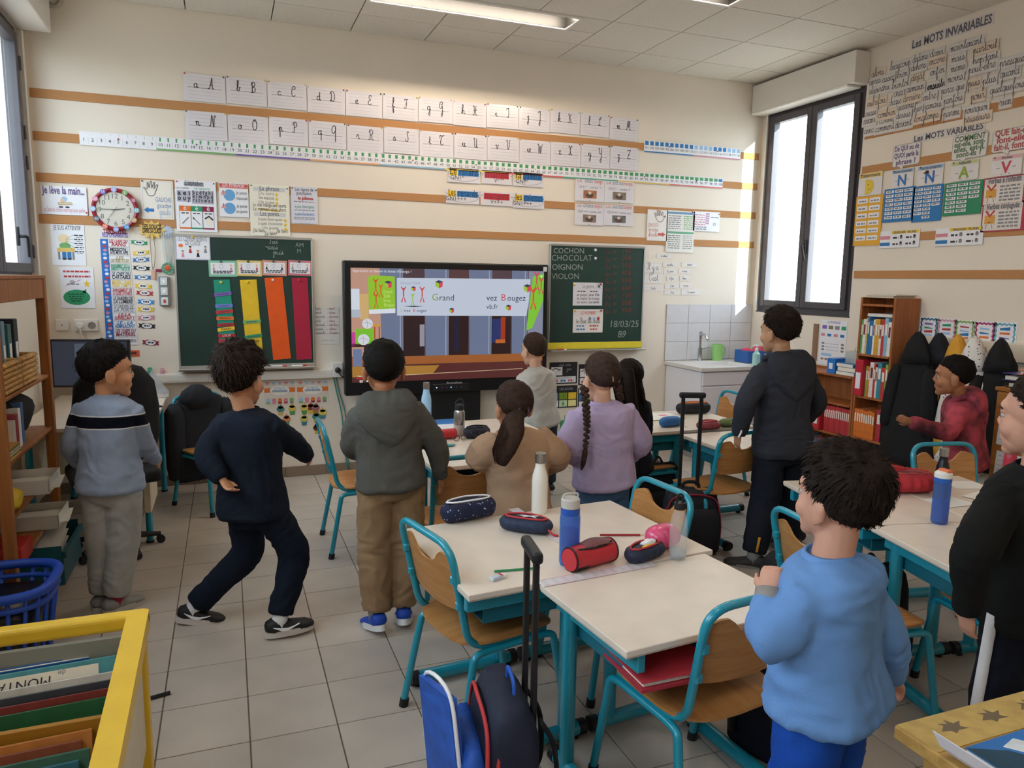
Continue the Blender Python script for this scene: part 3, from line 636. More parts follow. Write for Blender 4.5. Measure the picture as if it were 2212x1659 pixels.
s = bsheet('sentence_rule_poster', 'white poster headed in a red band with two blue warning circles', 'poster', 472, 394, 538, 470, WHITE, 'language posters over the left chalkboard', off=.0065)
s.rect(.02, .02, .98, .15, M('#d9706c', .6, var=0)); s.text('LA PHRASE', .5, .12, .05, WHITE, maxw=.75)
CB = M('#6ea6d6', .6, var=0)
for k, (t1, t2) in enumerate((('Je pense', 'majuscule'), ('Je pense', 'au point.'))):
    v = .36+.39*k; s.ell(.35, v, .2, .17, CB); s.poly([(.05, v), (.14, v-.16), (.24, v)], M('#e8a29a', .6, var=0), 2); s.text('!', .145, v-.02, .04, INK, 3); s.text(t1, .77, v-.04, .035, maxw=.36); s.text(t2, .77, v+.12, .035, maxw=.4)
s.done(); pin(s, .05, .05); pin(s, .95, .06)
s = bsheet('sentence_poster', 'long cream poster about the sentence and its full stops with yellow dots', 'poster', 538, 397, 627, 511, M('#f0ead8', .4, var=.01), 'language posters over the left chalkboard', off=.0075)
def yd(u, v): s.ell(u, v, .035, .03, YEL, 2)
s.rect(.1, .05, .9, .13, M('#d5d3d0', .6, var=0)); s.text('La phrase', .5, .115, .05, maxw=.5)
for k, t in enumerate(('Du sens', 'Une majuscule', 'Un point')): s.text(t, .42, .2+.085*k, .036, GREY, maxw=.4); yd(.68, .19+.085*k)
s.text('Le chat mange une souris.', .5, .43, .04, maxw=.86); s.text('La maman chat dort.', .5, .51, .04, maxw=.86); s.line([(.25, .48), (.75, .51)], .012, M('#d8b04e', .6, var=0), 1)
s.rect(.1, .54, .9, .62, M('#d5d3d0', .6, var=0)); s.text('Les points.', .5, .605, .05, maxw=.5)
for k, t in enumerate(("Le point d'interrogation", "Le point d'exclamation", 'Un point')): s.text(t, .5, .7+.085*k, .034, GREY, maxw=.62); yd(.88, .69+.085*k)
s.text("J'ai faim.", .22, .93, .04, maxw=.3); s.text("J'ai faim!", .8, .93, .04, maxw=.3); s.text("J'ai faim?", .5, .985, .04, maxw=.3); s.done(); pin(s, .05, .03, 1); pin(s, .95, .06, 1)
s = bsheet('punctuation_poster', 'pale grey poster listing the punctuation marks, last above the left chalkboard', 'poster', 628, 402, 687, 484, M('#dcdae4', .4, var=.01), 'language posters over the left chalkboard', off=.0065)
s.text('Les signes de', .5, .12, .04, maxw=.7); s.text('ponctuation.', .5, .22, .04, maxw=.6); s.text('les guillemets.', .55, .35, .035, RED, bold=1, maxw=.6); s.text("le point d'interrogation.", .5, .58, .034, GRN, maxw=.75); s.text("le point d'exclamation.", .5, .78, .034, BLUE, maxw=.75)
for v in (.42, .65, .85, .89): s.scribble(.1, v, .9, .006, GREY)
s.done(); pin(s, .05, .05, 1); pin(s, .95, .08, 1)
s = bsheet('attention_poster', 'white poster with a drawn child at a desk, under the hand raising poster', 'poster', 108, 484, 187, 574, WHITE, 'class rule posters')
s.text('JE SUIS ATTENTIF', .5, .13, .045, maxw=.8); s.ell(.38, .35, .17, .12, M('#f2dcb4', .6, var=0), name='drawing'); s.ell(.4, .52, .17, .08, LGRN, 2, 'drawing'); s.rect(.16, .57, .68, .67, M('#e8c66e', .6, var=0), 3, 'drawing'); s.rect(.3, .67, .42, .82, BLUE, 3, 'drawing'); s.rect(.45, .67, .57, .82, BLUE, 3, 'drawing'); s.rect(.18, .67, .24, .86, GREY, 3, 'drawing'); s.rect(.6, .67, .66, .86, GREY, 3, 'drawing'); s.ell(.36, .84, .07, .025, INK, 4, 'drawing'); s.ell(.51, .84, .07, .025, INK, 4, 'drawing')
for k in range(5): s.line([(.42, .36+.02*k), (.66, .25+.1*k)], .0015, INK, 4); s.scribble(.68, .27+.1*k, .95, .008); s.scribble(.74, .31+.1*k, .92, .005, GREY)
s.done()
s = bsheet('bully_poster', 'white poster with a green speech bubble and a crossed out drawing above the sockets', 'poster', 128, 577, 207, 666, WHITE, 'class rule posters')
s.scribble(.1, .12, .9, .012, RED); s.scribble(.12, .24, .9, .012, RED); s.line([(.15, .45), (.6, .3)], .003, RED); s.ell(.35, .35, .08, .04, FRUL); s.scribble(.2, .42, .55, .008, GREY)
s.poly([(.78+(.11 if i % 2 == 0 else .05)*math.cos(i*PI/5-PI/2), .4+(.1 if i % 2 == 0 else .045)*math.sin(i*PI/5-PI/2)) for i in range(10)], YEL); s.ell(.46, .73, .4, .19, GRN); s.poly([(.62, .6), (.76, .52), (.74, .64)], GRN)
for k in range(4): s.scribble(.2+.03*k, .67+.055*k, .7-.03*k, .009, M('#1d5a3e', .6, var=0))
s.done()
# --- job board
s = bsheet('job_board_heading', 'white heading card of the class job list below the clock', 'card', 217, 498, 280, 514, WHITE); s.text('TABLEAU DES', .5, .45, .045, RED, bold=1, maxw=.8); s.text('RESPONSABILITES', .5, .9, .045, PUR, bold=1, maxw=.9); s.frame(.02, .05, .98, .95, .002, FRUL); s.done()
s = bsheet('job_picture_strip', 'tall blue strip of little job pictures hanging below the clock', 'strip', 216, 516, 247, 744, M('#2f6fc0', .5, var=.05))
for k in range(26): s.ell(.5+rnd.uniform(-.15, .15), .03+.037*k, .25, .013, [WHITE, RED, PINK, LBLUE][k % 4], 1, 'picture')
s.done()
JOBS = [('LES CHEFS DU', 'RANG'), ('MISSION :', 'DATE, METEO, APPEL'), ('LES', 'DISTRIBUTEURS'), ('RANGEMENT DE LA', 'BIBLIOTHEQUE'), ('LE CHEF DU', 'CARTABLE'), ('MISSION : CAHIER', 'POUR COMPTE'), ('RANGEMENT DE', 'LA CLASSE, LA POUBELLE'),
        ('LE GARDIEN DE', 'LA LUMIERE'), ('LE GARDIEN DE', 'LA PORTE'), ('LE-LA', 'SURVEILLANT E'), ('LE - LA', 'REMPLACANT'), ('LES CHEFS DU', 'MATERIEL'), ('LES GARDIENS', '')]
JC = [RED, INK, M('#b3a16a', .6, var=0), GRN, INK, YEL, RED, INK, GREY, RED, BLUE, MAROON, GREY]
TAGS = [(300, 524, GRN), (304, 546, YEL), (304, 561, BLUE), (305, 579, BLK), (308, 599, BLUE), (309, 618, YEL), (312, 633, RED), (315, 652, M('#2f8fd8', .6, var=0)), (315, 668, YEL), (315, 686, PINK), (317, 704, BLK), (0, 0, None), (325, 740, MAROON)]
for k, (a, b) in enumerate(JOBS):
    y = 517+k*17.6; dx = 1.4*k
    s = bsheet('job_label', 'white job label reading %s %s' % (a.lower().replace(':', '').strip(), b.lower()), 'label', 232+dx*.9, y, 279+dx*1.15, y+16.8, WHITE, 'job labels in a column below the clock')
    s.frame(.02, .04, .98, .96, .002, FRUL); s.text(a, .5, .46 if b else .65, .034, JC[k], bold=1, ital=.25, maxw=.86)
    if b: s.text(b, .5, .88, .034, JC[k], bold=1, ital=.25, maxw=.86)
    s.done()
    if TAGS[k][2]:
        x, yy, m_ = TAGS[k]
        s = bsheet('name_tag', 'name tag with %s ribbon ends beside the label %s' % ({GRN: 'green and red', YEL: 'yellow', BLUE: 'blue', BLK: 'black', RED: 'red', PINK: 'pink', MAROON: 'maroon'}.get(m_, 'bright blue'), (a+' '+b).lower().replace(':', '').replace('-', ' ')), 'name tag', x-18, yy-5.5, x+19, yy+5.5, m_, 'name tags beside the job labels',
                   rot=rnd.uniform(-.1, .1), outline=[(0, .1), (.22, .2), (.22, .02), (.78, .02), (.78, .2), (1, .1), (.94, .5), (1, .9), (.78, .8), (.78, .98), (.22, .98), (.22, .8), (0, .9), (.06, .5)])
        s.ell(.5, .5, .3, .44, WHITE); s.scribble(.33, .64, .68, .012); s.done()
s = bsheet('orange_label', 'orange rounded label low on the wall under the job list', 'label', 268, 757, 302, 770, M('#d9643c', .5, var=.03)); s.scribble(.35, .65, .8, .02); s.done()
# --- star burst, lanyards, beads, switches, sockets
stp = []
for i in range(24):
    a = 2*PI*i/24; r = (.5 if i % 2 == 0 else .33); stp.append((.5+r*math.cos(a), .5+r*math.sin(a)))
s = bsheet('starburst_sign', 'yellow starburst sign with two lines of black print by the clock', 'sign', 294, 474, 362, 519, M('#e9c26a', .5, var=.05), outline=stp, off=.009)
s.text('LES SOUCIS', .5, .46, .05, BLK, bold=1, ital=.2, maxw=.62); s.text('DANS LA CLASSE', .5, .66, .05, BLK, bold=1, ital=.2, maxw=.62); s.done()
s = bsheet('starburst_sign', 'small pale blue starburst partly under the yellow one', 'sign', 345, 484, 377, 517, M('#b8c4d6', .5, var=.05), outline=stp, off=.005); s.done()
ln = ony(327, 506, WY-.02); bt = ony(331, 592, WY-.02)
t = thing('lanyard', 'thin brown cord with a pink tag hanging under the starburst', 'lanyard', (bt.x, WY, bt.z), world=True)
MB().tube(crv([(ln.x-.012, WY-.014, ln.z), (ln.x-.01, WY-.012, (ln.z+bt.z)/2), (bt.x, WY-.012, bt.z+.03), (ln.x+.02, WY-.014, (ln.z+bt.z)/2), (ln.x+.012, WY-.014, ln.z)], 5), .0022, 5).build('cord', M('#7b6a58', .7, var=0), t, smooth=0)
MB().rbox(bt.x-.014, bt.x+.014, WY-.016, WY-.01, bt.z-.04, bt.z+.03, .003).build('tag', M('#d8a892', .5, var=0), t); MB().rbox(bt.x+.018, bt.x+.06, WY-.02, WY-.01, bt.z+.018, bt.z+.038, .004).build('clip', MAROON, t)
bt = ony(362, 580, WY-.02); t = thing('bead_string', 'bunch of beaded strings with a round colourful medal beside the chalkboard', 'bead string', (bt.x, WY, bt.z-.05), world=True)
for q in range(5): MB().tube(crv([(bt.x-.03+.015*q, WY-.016, bt.z+.27), (bt.x-.028+.017*q, WY-.012, bt.z+.15), (bt.x-.012+.006*q, WY-.014, bt.z+.03)], 4), .0025, 5).build('string', M('#c3cfd6', .5, var=.1, scale=300), t, smooth=0)
MB().lathe([(0, 0), (.045, 0), (.045, .008), (0, .008)], n=20, mat=Matrix.Translation((bt.x+.003, WY-.01, bt.z)) @ Matrix.Rotation(PI/2, 4, 'X')).build('medal', M('#6aa083', .4, var=.5, scale=60), t)
MB().ell((bt.x, WY-.019, bt.z+.004), (.022, .003, .022), 12, 6).build('medal_print', M('#d8603a', .4, var=.3, scale=90), t)
a, b = ony(342, 597), ony(369, 661); t = thing('switch_panel', 'grey box with three light switches left of the chalkboard', 'switch', ((a.x+b.x)/2, WY, b.z), world=True)
MB().rbox(a.x, b.x, WY-.035, WY-.0005, b.z, a.z, .008, 2).build('box', M('#7f8286', .45, var=.03), t)
for q in range(3):
    zc = a.z-(q+.5)*(a.z-b.z)/3; h = (a.z-b.z)/6*.78; k_ = MB().rbox(a.x+.014, b.x-.014, WY-.042, WY-.0352, zc-h, zc+h, .004, 2).build('switch', M('#d6d6d4', .35, var=0), t)
    MB().rbox(a.x+.03, b.x-.03, WY-.0445, WY-.0422, zc-h*.45, zc+h*.45, .002, 1).build('rocker', [M('#efefed', .3, var=0), M('#efefed', .3, var=0), RED][q], k_)
for (x0, y0, x1, y1, nn, lb) in [(119, 690, 150, 714, 1, 'single blank white wall plate beside the double socket'), (160, 690, 213, 715, 2, 'white double wall socket with a plug in its left half')]:
    a, b = ony(x0, y0), ony(x1, y1); t = thing('wall_socket', lb, 'socket', ((a.x+b.x)/2, WY, b.z), world=True); MB().rbox(a.x, b.x, WY-.018, WY-.0005, b.z, a.z, .006, 2).build('plate', PVC, t)
    for q in range(nn):
        xc = a.x+(b.x-a.x)*(q+.5)/nn; zc = (a.z+b.z)/2; RM = Matrix.Translation((xc, WY-.0182, zc)) @ Matrix.Rotation(PI/2, 4, 'X')
        if nn == 1: MB().ell((xc, WY-.019, zc), (.006, .002, .006), 10, 6).build('hole', GREY, t)
        elif q: MB().lathe([(0, 0), (.024, 0), (.026, .004), (.021, .004), (.019, .001), (0, .001)], n=20, mat=RM).build('socket_well', M('#8f8a82', .5, var=0), t)
        else: MB().lathe([(0, .0), (.024, .0), (.024, .02), (.018, .035), (0, .035)], n=16, mat=RM).build('plug', M('#efece6', .4, var=0), t, smooth=.6); MB().tube(crv([(xc, WY-.05, zc), (xc+.01, WY-.06, zc-.06), (xc+.04, WY-.04, zc-.2), (xc+.06, WY-.03, zc-.4)], 5), .004, 6).build('cable', PVC, t, smooth=0)
# --- clock
c = ony(249, 453, WY-.02); rC = (ony(300, 453, WY-.02).x-c.x); ck = thing('wall_clock', 'round wall clock with dark red rim and coloured number stickers', 'clock', (c.x, WY, c.z-rC), world=True)
RM = Matrix.Translation((c.x, WY-.0065, c.z)) @ Matrix.Rotation(PI/2, 4, 'X')
MB().lathe([(0, 0), (rC*.97, 0), (rC, .008), (rC*.99, .028), (rC*.9, .036), (rC*.82, .03), (rC*.8, .02), (0, .02)], n=48, mat=RM).build('rim', M('#8f2330', .35, var=.03), ck, smooth=.5)
MB().lathe([(0, .0205), (rC*.8, .0205), (rC*.8, .0215), (0, .0215)], n=40, mat=RM).build('dial', M('#d9d0bf', .5, var=.02), ck)
fd = lambda x, y, l=.0: Vector((c.x+x, WY-.0065-.0225-l, c.z+y))
nb = MB()
for h in range(1, 13):
    a = PI/2-h*PI/6; vs, fs, w = text2d(str(h), .05); nb.add([fd(rC*.63*math.cos(a)+p[0]-w/2, rC*.63*math.sin(a)+p[1]-.018) for p in vs], fs)
nb.build('numerals', INK, ck)
SC = ['#7fae6a', '#b0506a', '#8fb8c4', '#c49a6a', '#3f8fc4', '#8f9fd0', '#e0795a', '#5a6a78', '#9fc4e6', '#e48aa8', '#7d68b8', '#a8b4e0']
for h in range(12):
    a = PI/2-(h+1)*PI/6; x, y = rC*.91*math.cos(a), rC*.91*math.sin(a)
    k_ = MB().lathe([(0, 0), (rC*.12, 0), (rC*.12, .002), (0, .002)], n=16, mat=Matrix.Translation(fd(x, y, .0135)) @ Matrix.Rotation(PI/2, 4, 'X')).build('number_sticker', M(SC[h], .4, var=.02), ck)
    t_ = MB(); vs, fs, w = text2d(str((h+1)*5 % 60), .026); t_.add([fd(x+p[0]-w/2, y+p[1]-.009, .0165) for p in vs], fs); t_.build('lettering', WHITE, k_)
for (nm, a, L, w, l) in (('hour_hand', PI/2-(2+45/60)*PI/6, .42, .009, .003), ('minute_hand', PI, .62, .006, .005), ('second_hand', math.radians(235), .6, .0025, .007)):
    q = Vector((math.cos(a), math.sin(a), 0)); pp = Vector((-q.y, q.x, 0)); mb = MB(); vs = [-q*.15*rC+pp*w/2, q*L*rC+pp*w/3, q*L*rC-pp*w/3, -q*.15*rC-pp*w/2]
    mb.add([fd(v.x, v.y, l) for v in vs]+[fd(v.x, v.y, l+.001) for v in vs], [(0, 1, 2, 3), (7, 6, 5, 4), (0, 4, 5, 1), (1, 5, 6, 2), (2, 6, 7, 3), (3, 7, 4, 0)]); mb.build(nm, BLK, ck)
MB().lathe([(rC*.8, .0285), (0, .0285), (0, .029), (rC*.8, .029)], n=40, mat=RM).build('cover_glass', clear('clock_glass', '#ffffff', .05), ck)
# ================================================================== CHALKBOARDS, SCREEN
ALU = M('#b9b7b2', .35, .7, var=.02); SLATE = M('#1f3a31', .55, var=.12, scale=3, bump=.03); CHALK = M('#98a099', .9, var=.25, scale=90); REDCH = M('#7d3f30', .9, var=.25, scale=90)
def board(label, x0, x1, z0, z1):
    t = thing('chalkboard', label, 'chalkboard', ((x0+x1)/2, WY, z0), world=True); y1 = WY-.007; y0 = y1-.028
    MB().box(x0+.008, x1-.008, y0+.006, y1, z0+.03, z1-.012).build('writing_surface', SLATE, t)
    for nm, (a, b, c, d) in (('frame_rail', (x0, x1, z1-.02, z1)), ('frame_rail', (x0, x1, z0, z0+.035)), ('frame_stile', (x0, x0+.012, z0+.035, z1-.02)), ('frame_stile', (x1-.012, x1, z0+.035, z1-.02))):
        MB().rbox(a, b, y0, y1, c, d, .003, 1).build(nm, ALU, t)
    tr = MB(); tr.prism([(0, 0), (.075, 0), (.085, .012), (.082, .016), (.07, .008), (0, .01)], (x0, y0, z0), (0, -1, 0), (0, 0, 1), (x1-x0, 0, 0)); tr.build('chalk_tray', ALU, t)
    return t, y0+.006
bl, yb = board('dark green chalkboard on the left with four hanging colour strips', -.072, .948, .915, 1.957)
br, yb2 = board('dark green chalkboard on the right covered in chalk words and sums', 3.035, 4.022, 1.0, 1.978)
def chalk(parent, y, items):
    for nm, mat, fn in items:
        mb = MB(); fn(mb); 
        if mb.v: mb.build(nm, mat, parent)
def ct(mb, y, px, py, t, hpx, bold=0, ital=0.0, rot=0.0):
    p = ony(px, py, y); q = ony(px, py-hpx, y); h = (q.z-p.z)/.72; vs, fs, w = text2d(t, h, bold, ital); c, s = math.cos(rot), math.sin(rot)
    mb.add([(p.x+v[0]*c-v[1]*s, y-.0008, p.z+v[0]*s+v[1]*c) for v in vs], fs)
def cc(mb, y, px, py, t, hpx, wd=.004):
    p = ony(px, py, y); q = ony(px, py-hpx, y); st, w = cursive(t, q.z-p.z); strokes_mesh(mb, st, lambda a, b: (p.x+a, y-.0008, p.z+b), wd)
mb = MB()
cc(mb, yb, 581, 526, 'Foot', 5); cc(mb, yb, 574, 538, 'mardi', 5.5); cc(mb, yb, 590, 549, 'jeudi', 5.5); ct(mb, yb, 638, 533, 'AM', 9); ct(mb, yb, 641, 546, 'M', 9)
mb.build('chalk_writing', CHALK, bl)['kind'] = 'stuff'
mb = MB()
for k, (x, y, t, h) in enumerate(((1195, 547, 'COCHON', 12), (1191, 563, 'CHOCOLAT', 13), (1192, 583, 'OIGNON', 13), (1191, 603, 'VIOLON', 13))): ct(mb, yb2, x, y, t, h, rot=.02)
ct(mb, yb2, 1315, 707, '18/03/25', 15, ital=.1); cc(mb, yb2, 1340, 728, 'o', 6); ct(mb, yb2, 1333, 729, '89', 15, ital=.15)
mb.build('chalk_writing', CHALK, br)['kind'] = 'stuff'
mb = MB()
for k, (a, b) in enumerate((('1c =', '10d'), ('2c =', '20d'), ('3c =', '30d'), ('4c =', '40d'), ('5c =', '50d'), ('6c =', '60d'), ('7c =', '70d'), ('8c =', '80d'), ('9c =', '90d'))):
    y = 549+k*16.2; ct(mb, yb2, 1307, y, a, 11, rot=.03); ct(mb, yb2, 1343, y-3, b, 11, rot=.05)
mb.build('red_chalk_sums', REDCH, br)['kind'] = 'stuff'
def mag(px, py, y, mat, label, r=.013):
    p = ony(px, py, y); o = MB().lathe([(0, 0), (r, 0), (r, .006), (r*.8, .009), (0, .009)], n=14, mat=Matrix.Translation((p.x, y-.0005, p.z)) @ Matrix.Rotation(PI/2, 4, 'X')).build('magnet', mat, smooth=.6)
    tag(o, label, 'magnet', 'round magnets on the chalkboards')
mag(1286, 540, yb2, WHITE, 'white magnet on the right chalkboard at the end of the first word'); mag(1286, 558, yb2, WHITE, 'white magnet on the right chalkboard at the end of the second word')
def csheet(name, label, cat, x0, y0, x1, y1, yy, mat=None, group=None, rot=0.0, top=False):
    a, b = ony(x0, y0, yy), ony(x1, y1, yy)
    if top: b.x = ony(x1, y0, yy).x
    return Sheet(name, label, cat, (a.x, yy, a.z), (1, 0, 0), b.x-a.x, a.z-b.z, mat, group, rot)
s = csheet('gender_sheet', 'white laminated sheet about noun gender on the right chalkboard', 'sheet', 1238, 610, 1300, 660, yb2, CARD)
s.frame(.05, .06, .95, .26, .0015, FRUL); s.text('Le genre', .5, .22, .042, GREY, maxw=.4); s.scribble(.15, .4, .42, .008); s.scribble(.58, .4, .85, .008)
for k, (a, b) in enumerate((('un garçon', 'une fille'), ('le stylo', 'la trousse'), ('un ours', 'une abeille'))): s.text(a, .3, .58+.16*k, .036, maxw=.34); s.text(b, .72, .58+.16*k, .036, maxw=.36)
s.line([(.5, .3), (.5, .95)], .002, FRUL); s.done(); 
for u, v, k in ((.04, .1, 2), (.93, .06, 0), (.87, .16, 1)): pin(s, u, v, k, .011)
s = csheet('number_sheet', 'white sheet about singular and plural on the right chalkboard', 'sheet', 1238, 668, 1301, 718, yb2, M('#ebe4de', .3, var=.01))
s.text('LE NOMBRE', .5, .22, .042, RED, maxw=.5); s.frame(.08, .08, .92, .27, .0015, PINK); s.text('le chat', .27, .6, .055, maxw=.33); s.text('les chats', .7, .6, .055, maxw=.42)
s.ell(.27, .4, .05, .08, FRUL, 1, 'drawing'); 
for k in range(3): s.ell(.56+.14*k, .4, .05, .08, [GREY, LBLUE, RED][k], 1, 'drawing')
s.scribble(.12, .74, .4, .012, BLUE); s.scribble(.55, .74, .85, .012, RED); s.scribble(.12, .88, .4, .012, BLUE); s.scribble(.58, .88, .82, .012, RED); s.done(); pin(s, .06, .06, 2, .011); pin(s, .93, .06, 0, .011)
# ruler and pens in the trays
a, b = ony(1182, 745, yb2-.04), ony(1386, 758, yb2-.04)
r = thing('board_ruler', 'long yellow ruler standing along the bottom of the right chalkboard', 'ruler', ((a.x+b.x)/2, yb2-.03, 1.02), world=True)
MB().rbox(a.x, b.x, yb2-.034, yb2-.028, 1.018, 1.082, .002, 1).build('rule', M('#e6d23c', .4, var=.03), r); mb = MB()
for k in range(100): x = a.x+(b.x-a.x)*(k+.5)/100; mb.box(x-.0007, x+.0007, yb2-.0346, yb2-.034, 1.018, 1.03 if k % 10 else 1.04)
o = mb.build('graduation_marks', INK, r); o['kind'] = 'stuff'
def pen(px, py, y, L, mat, cap, label, rz=0.0, r=.0055, z=None, grp='pens in the chalk trays'):
    p = ony(px, py, y); z = z if z is not None else p.z; t = thing('marker_pen', label, 'pen', (p.x, y, z), rz, group=grp)
    MB().cyl((0, 0, r), (L*.72, 0, r), r, n=10).build('barrel', mat, t, smooth=.6); MB().cyl((L*.72, 0, r), (L, 0, r), r*1.12, n=10).build('cap', cap, t, smooth=.6); return t
pen(586, 793, yb-.06, .12, WHITE, RED, 'white marker with red cap in the left chalk tray, left one', z=.932)
pen(630, 793, yb-.06, .12, WHITE, RED, 'white marker with red cap at the right end of the left chalk tray', z=.932)
pen(446, 795, yb-.06, .1, M('#a3714a', .5, var=.05), M('#b98a60', .5, var=0), 'brown wooden stick lying in the left chalk tray', z=.932)
pen(1204, 772, yb2-.05, .09, RED, WHITE, 'red and white marker under the right chalkboard', z=1.014)
# behaviour strips and cards on the left board
s = csheet('behaviour_poster', 'white poster of classroom behaviour with tiny drawn children on the left chalkboard', 'poster', 378, 508, 455, 562, yb, WHITE)
s.text('LES COMPORTEMENTS', .5, .22, .05, GREY, maxw=.85); s.text('DE CLASSE', .5, .4, .05, GREY, maxw=.45); s.frame(.02, .03, .98, .97, .006, M('#c9b8d8', .6, var=.2, scale=120))
for k, (u, v) in enumerate(((.2, .78), (.42, .6), (.64, .76), (.86, .58))): s.ell(u, v-.1, .035, .05, SKIN1, 1, 'drawing'); s.poly([(u-.05, v+.12), (u+.05, v+.12), (u+.02, v-.06), (u-.02, v-.06)], [PINK, RED, BLK, GREY][k], 1, 'drawing'); s.ell(u, v-.14, .04, .03, [BR2, BLK, ORA, GREY][k], 2, 'drawing')
s.ell(.15, .42, .07, .07, ORA, 1, 'drawing'); s.done(); pin(s, .5, .06, 2, .011)
cols = [('green', M('#1f9076', .7, var=.03), 450, 562, 512, 598, 466, 604, 501, 783, .085), ('yellow', M('#e8bf2a', .7, var=.05), 511, 562, 566, 597, 523, 604, 559, 780, .085),
        ('orange', M('#ea5a16', .7, var=.04), 566, 562, 620, 596, 578, 599, 617, 776, .12), ('crimson', M('#b0203e', .7, var=.04), 622, 562, 674, 596, 633, 600, 667, 776, .055)]
NAMES = {'green': [(.17, PUR, ''), (.31, M('#6f86d0', .6, var=0), ''), (.38, RED, ''), (.46, ORA, 'MARIUS'), (.54, M('#b02a2a', .6, var=0), ''), (.59, YEL, 'MARIN'), (.67, M('#b82c3a', .6, var=0), 'LOUIS'), (.73, RED, ''), (.79, PUR, ''), (.86, M('#8fb8e0', .6, var=0), 'NAEL'), (.93, M('#a0304e', .6, var=0), '')], 'yellow': [(.51, LGRN, ''), (.69, GRN, '')]}
LBN = {'green': ['topmost purple name label on the green paper strip', 'periwinkle name label near the top of the green paper strip', 'tilted red name label below the periwinkle one', 'orange name label printed MARIUS on the green paper strip', 'dark red name label below the orange one', 'yellow name label printed MARIN on the green paper strip', 'crimson name label printed LOUIS on the green paper strip', 'red name label just under the LOUIS label', 'lower purple name label on the green paper strip', 'sky blue name label printed NAEL on the green paper strip', 'lowest wine red name label on the green paper strip'], 'yellow': ['pale green name label on the yellow paper strip', 'darker green name label on the yellow paper strip']}
for k, (nm, m_, x0, y0, x1, y1, a0_, b0_, a1_, b1_, rot) in enumerate(cols):
    s = csheet('behaviour_card', 'small card with %s border above the %s paper strip on the left chalkboard' % (nm, nm), 'card', x0, y0, x1, y1, yb, M({'green': '#86c4a4', 'yellow': '#e6c878', 'orange': '#dd9a88', 'crimson': '#cf7c84'}[nm], .5, var=.03), 'behaviour cards on the left chalkboard', rot=rnd.uniform(-.03, .03))
    s.rect(.07, .14, .93, .86, WHITE); s.ell(.45, .38, .07, .14, FRUL, 2, 'drawing'); s.ell(.45, .38, .055, .11, WHITE, 3, 'drawing')
    for u in (.18, .8): s.ell(u, .3, .04, .08, SKIN1, 2, 'drawing'); s.poly([(u-.05, .6), (u+.05, .6), (u, .36)], [PINK, RED, BLK, GREY][k], 2, 'drawing')
    s.scribble(.15, .7, .85, .008, INK, 3); s.scribble(.15, .8, .8, .008, INK, 3); s.done(); pin(s, .45, .08, [1, 1, 1, 1][k], .01)
    s = csheet('paper_strip', 'long %s paper strip hanging on the left chalkboard' % nm, 'paper strip', a0_, b0_, a1_, b1_, yb, m_, 'colour strips hanging on the left chalkboard', rot=rot*.62, top=True); pin(s, .45, .03, 2 if k < 2 else (3 if k == 2 else 0), .011); s.done()
    for q, (v, nm_, tx) in enumerate(NAMES.get(nm, [])):
        c = s.f(1)(.5*s.w, -v*s.h); n_ = Sheet('name_label', LBN[nm][q], 'name label', (c.x-s.w*.54, c.y-.0005, c.z+.013), (1, 0, 0), s.w*1.08, .027, nm_, 'name labels on the paper strips', rot=rnd.uniform(-.02, .14), th=.0012)
        if tx: n_.text(tx, .5, .75, .024, BLK if tx != 'LOUIS' else WHITE, maxw=.8)
        else: n_.scribble(.2, .65, .8, .007, M('#5a4a60', .6, var=0))
        n_.done()
# days sheet, socket box, cables
s = bsheet('days_sheet', 'white sheet of handwritten days between the left chalkboard and the screen', 'sheet', 678, 664, 733, 743, M('#e4dcd4', .5, var=.02))
for k, t_ in enumerate(('lundi', 'mardi', 'mercredi', 'jeudi', 'vendredi', 'samedi', 'dimanche')): s.cur(t_, .05, .06+.11*k, .011, .002, GREY, align='L', maxw=.4); s.line([(.5, .05+.11*k), (.56, .05+.11*k)], .002, GREY); s.cur(t_[::-1], .6, .06+.11*k, .011, .002, M('#cc8f84', .6, var=0), align='L', maxw=.36)
s.scribble(.3, .9, .8, .006, FRUL); s.done()
a, b = ony(712, 783, WY-.03), ony(736, 814, WY-.03); t = thing('socket_box', 'white surface socket at the end of the cable duct', 'socket', ((a.x+b.x)/2, WY, b.z), world=True)
MB().rbox(1.082, 1.082+(b.x-a.x), WY-.06, WY-.0005, b.z, a.z, .006, 2).build('box', PVC, t); xc = 1.082+(b.x-a.x)/2; zc = (a.z+b.z)/2
MB().lathe([(0, 0), (.024, 0), (.022, .03), (.01, .04), (0, .04)], n=16, mat=Matrix.Translation((xc, WY-.0602, zc)) @ Matrix.Rotation(PI/2, 4, 'X')).build('plug', BLACKP, t, smooth=.6)
MB().tube(crv([(xc, WY-.095, zc), (xc+.03, WY-.11, zc-.05), (xc+.12, WY-.09, zc-.07), (xc+.3, WY-.12, zc-.05)], 6), .005, 6).build('cable', BLACKP, t, smooth=0)
for k in range(2): tag(MB().tube(crv([(1.10+.02*k, WY-.012, .82), (1.12+.02*k, WY-.014, .7), (1.16+.03*k, WY-.012, .5), (1.18+.015*k, WY-.012, .2), (1.2+.02*k, WY-.016, .02)], 6), .005, 6).build('green_cable', M('#4a8c86', .5, var=0), smooth=0), ['teal cable hanging down the wall, left of the pair', 'teal cable hanging down the wall, right of the pair'][k], 'cable', 'teal cables left of the screen')
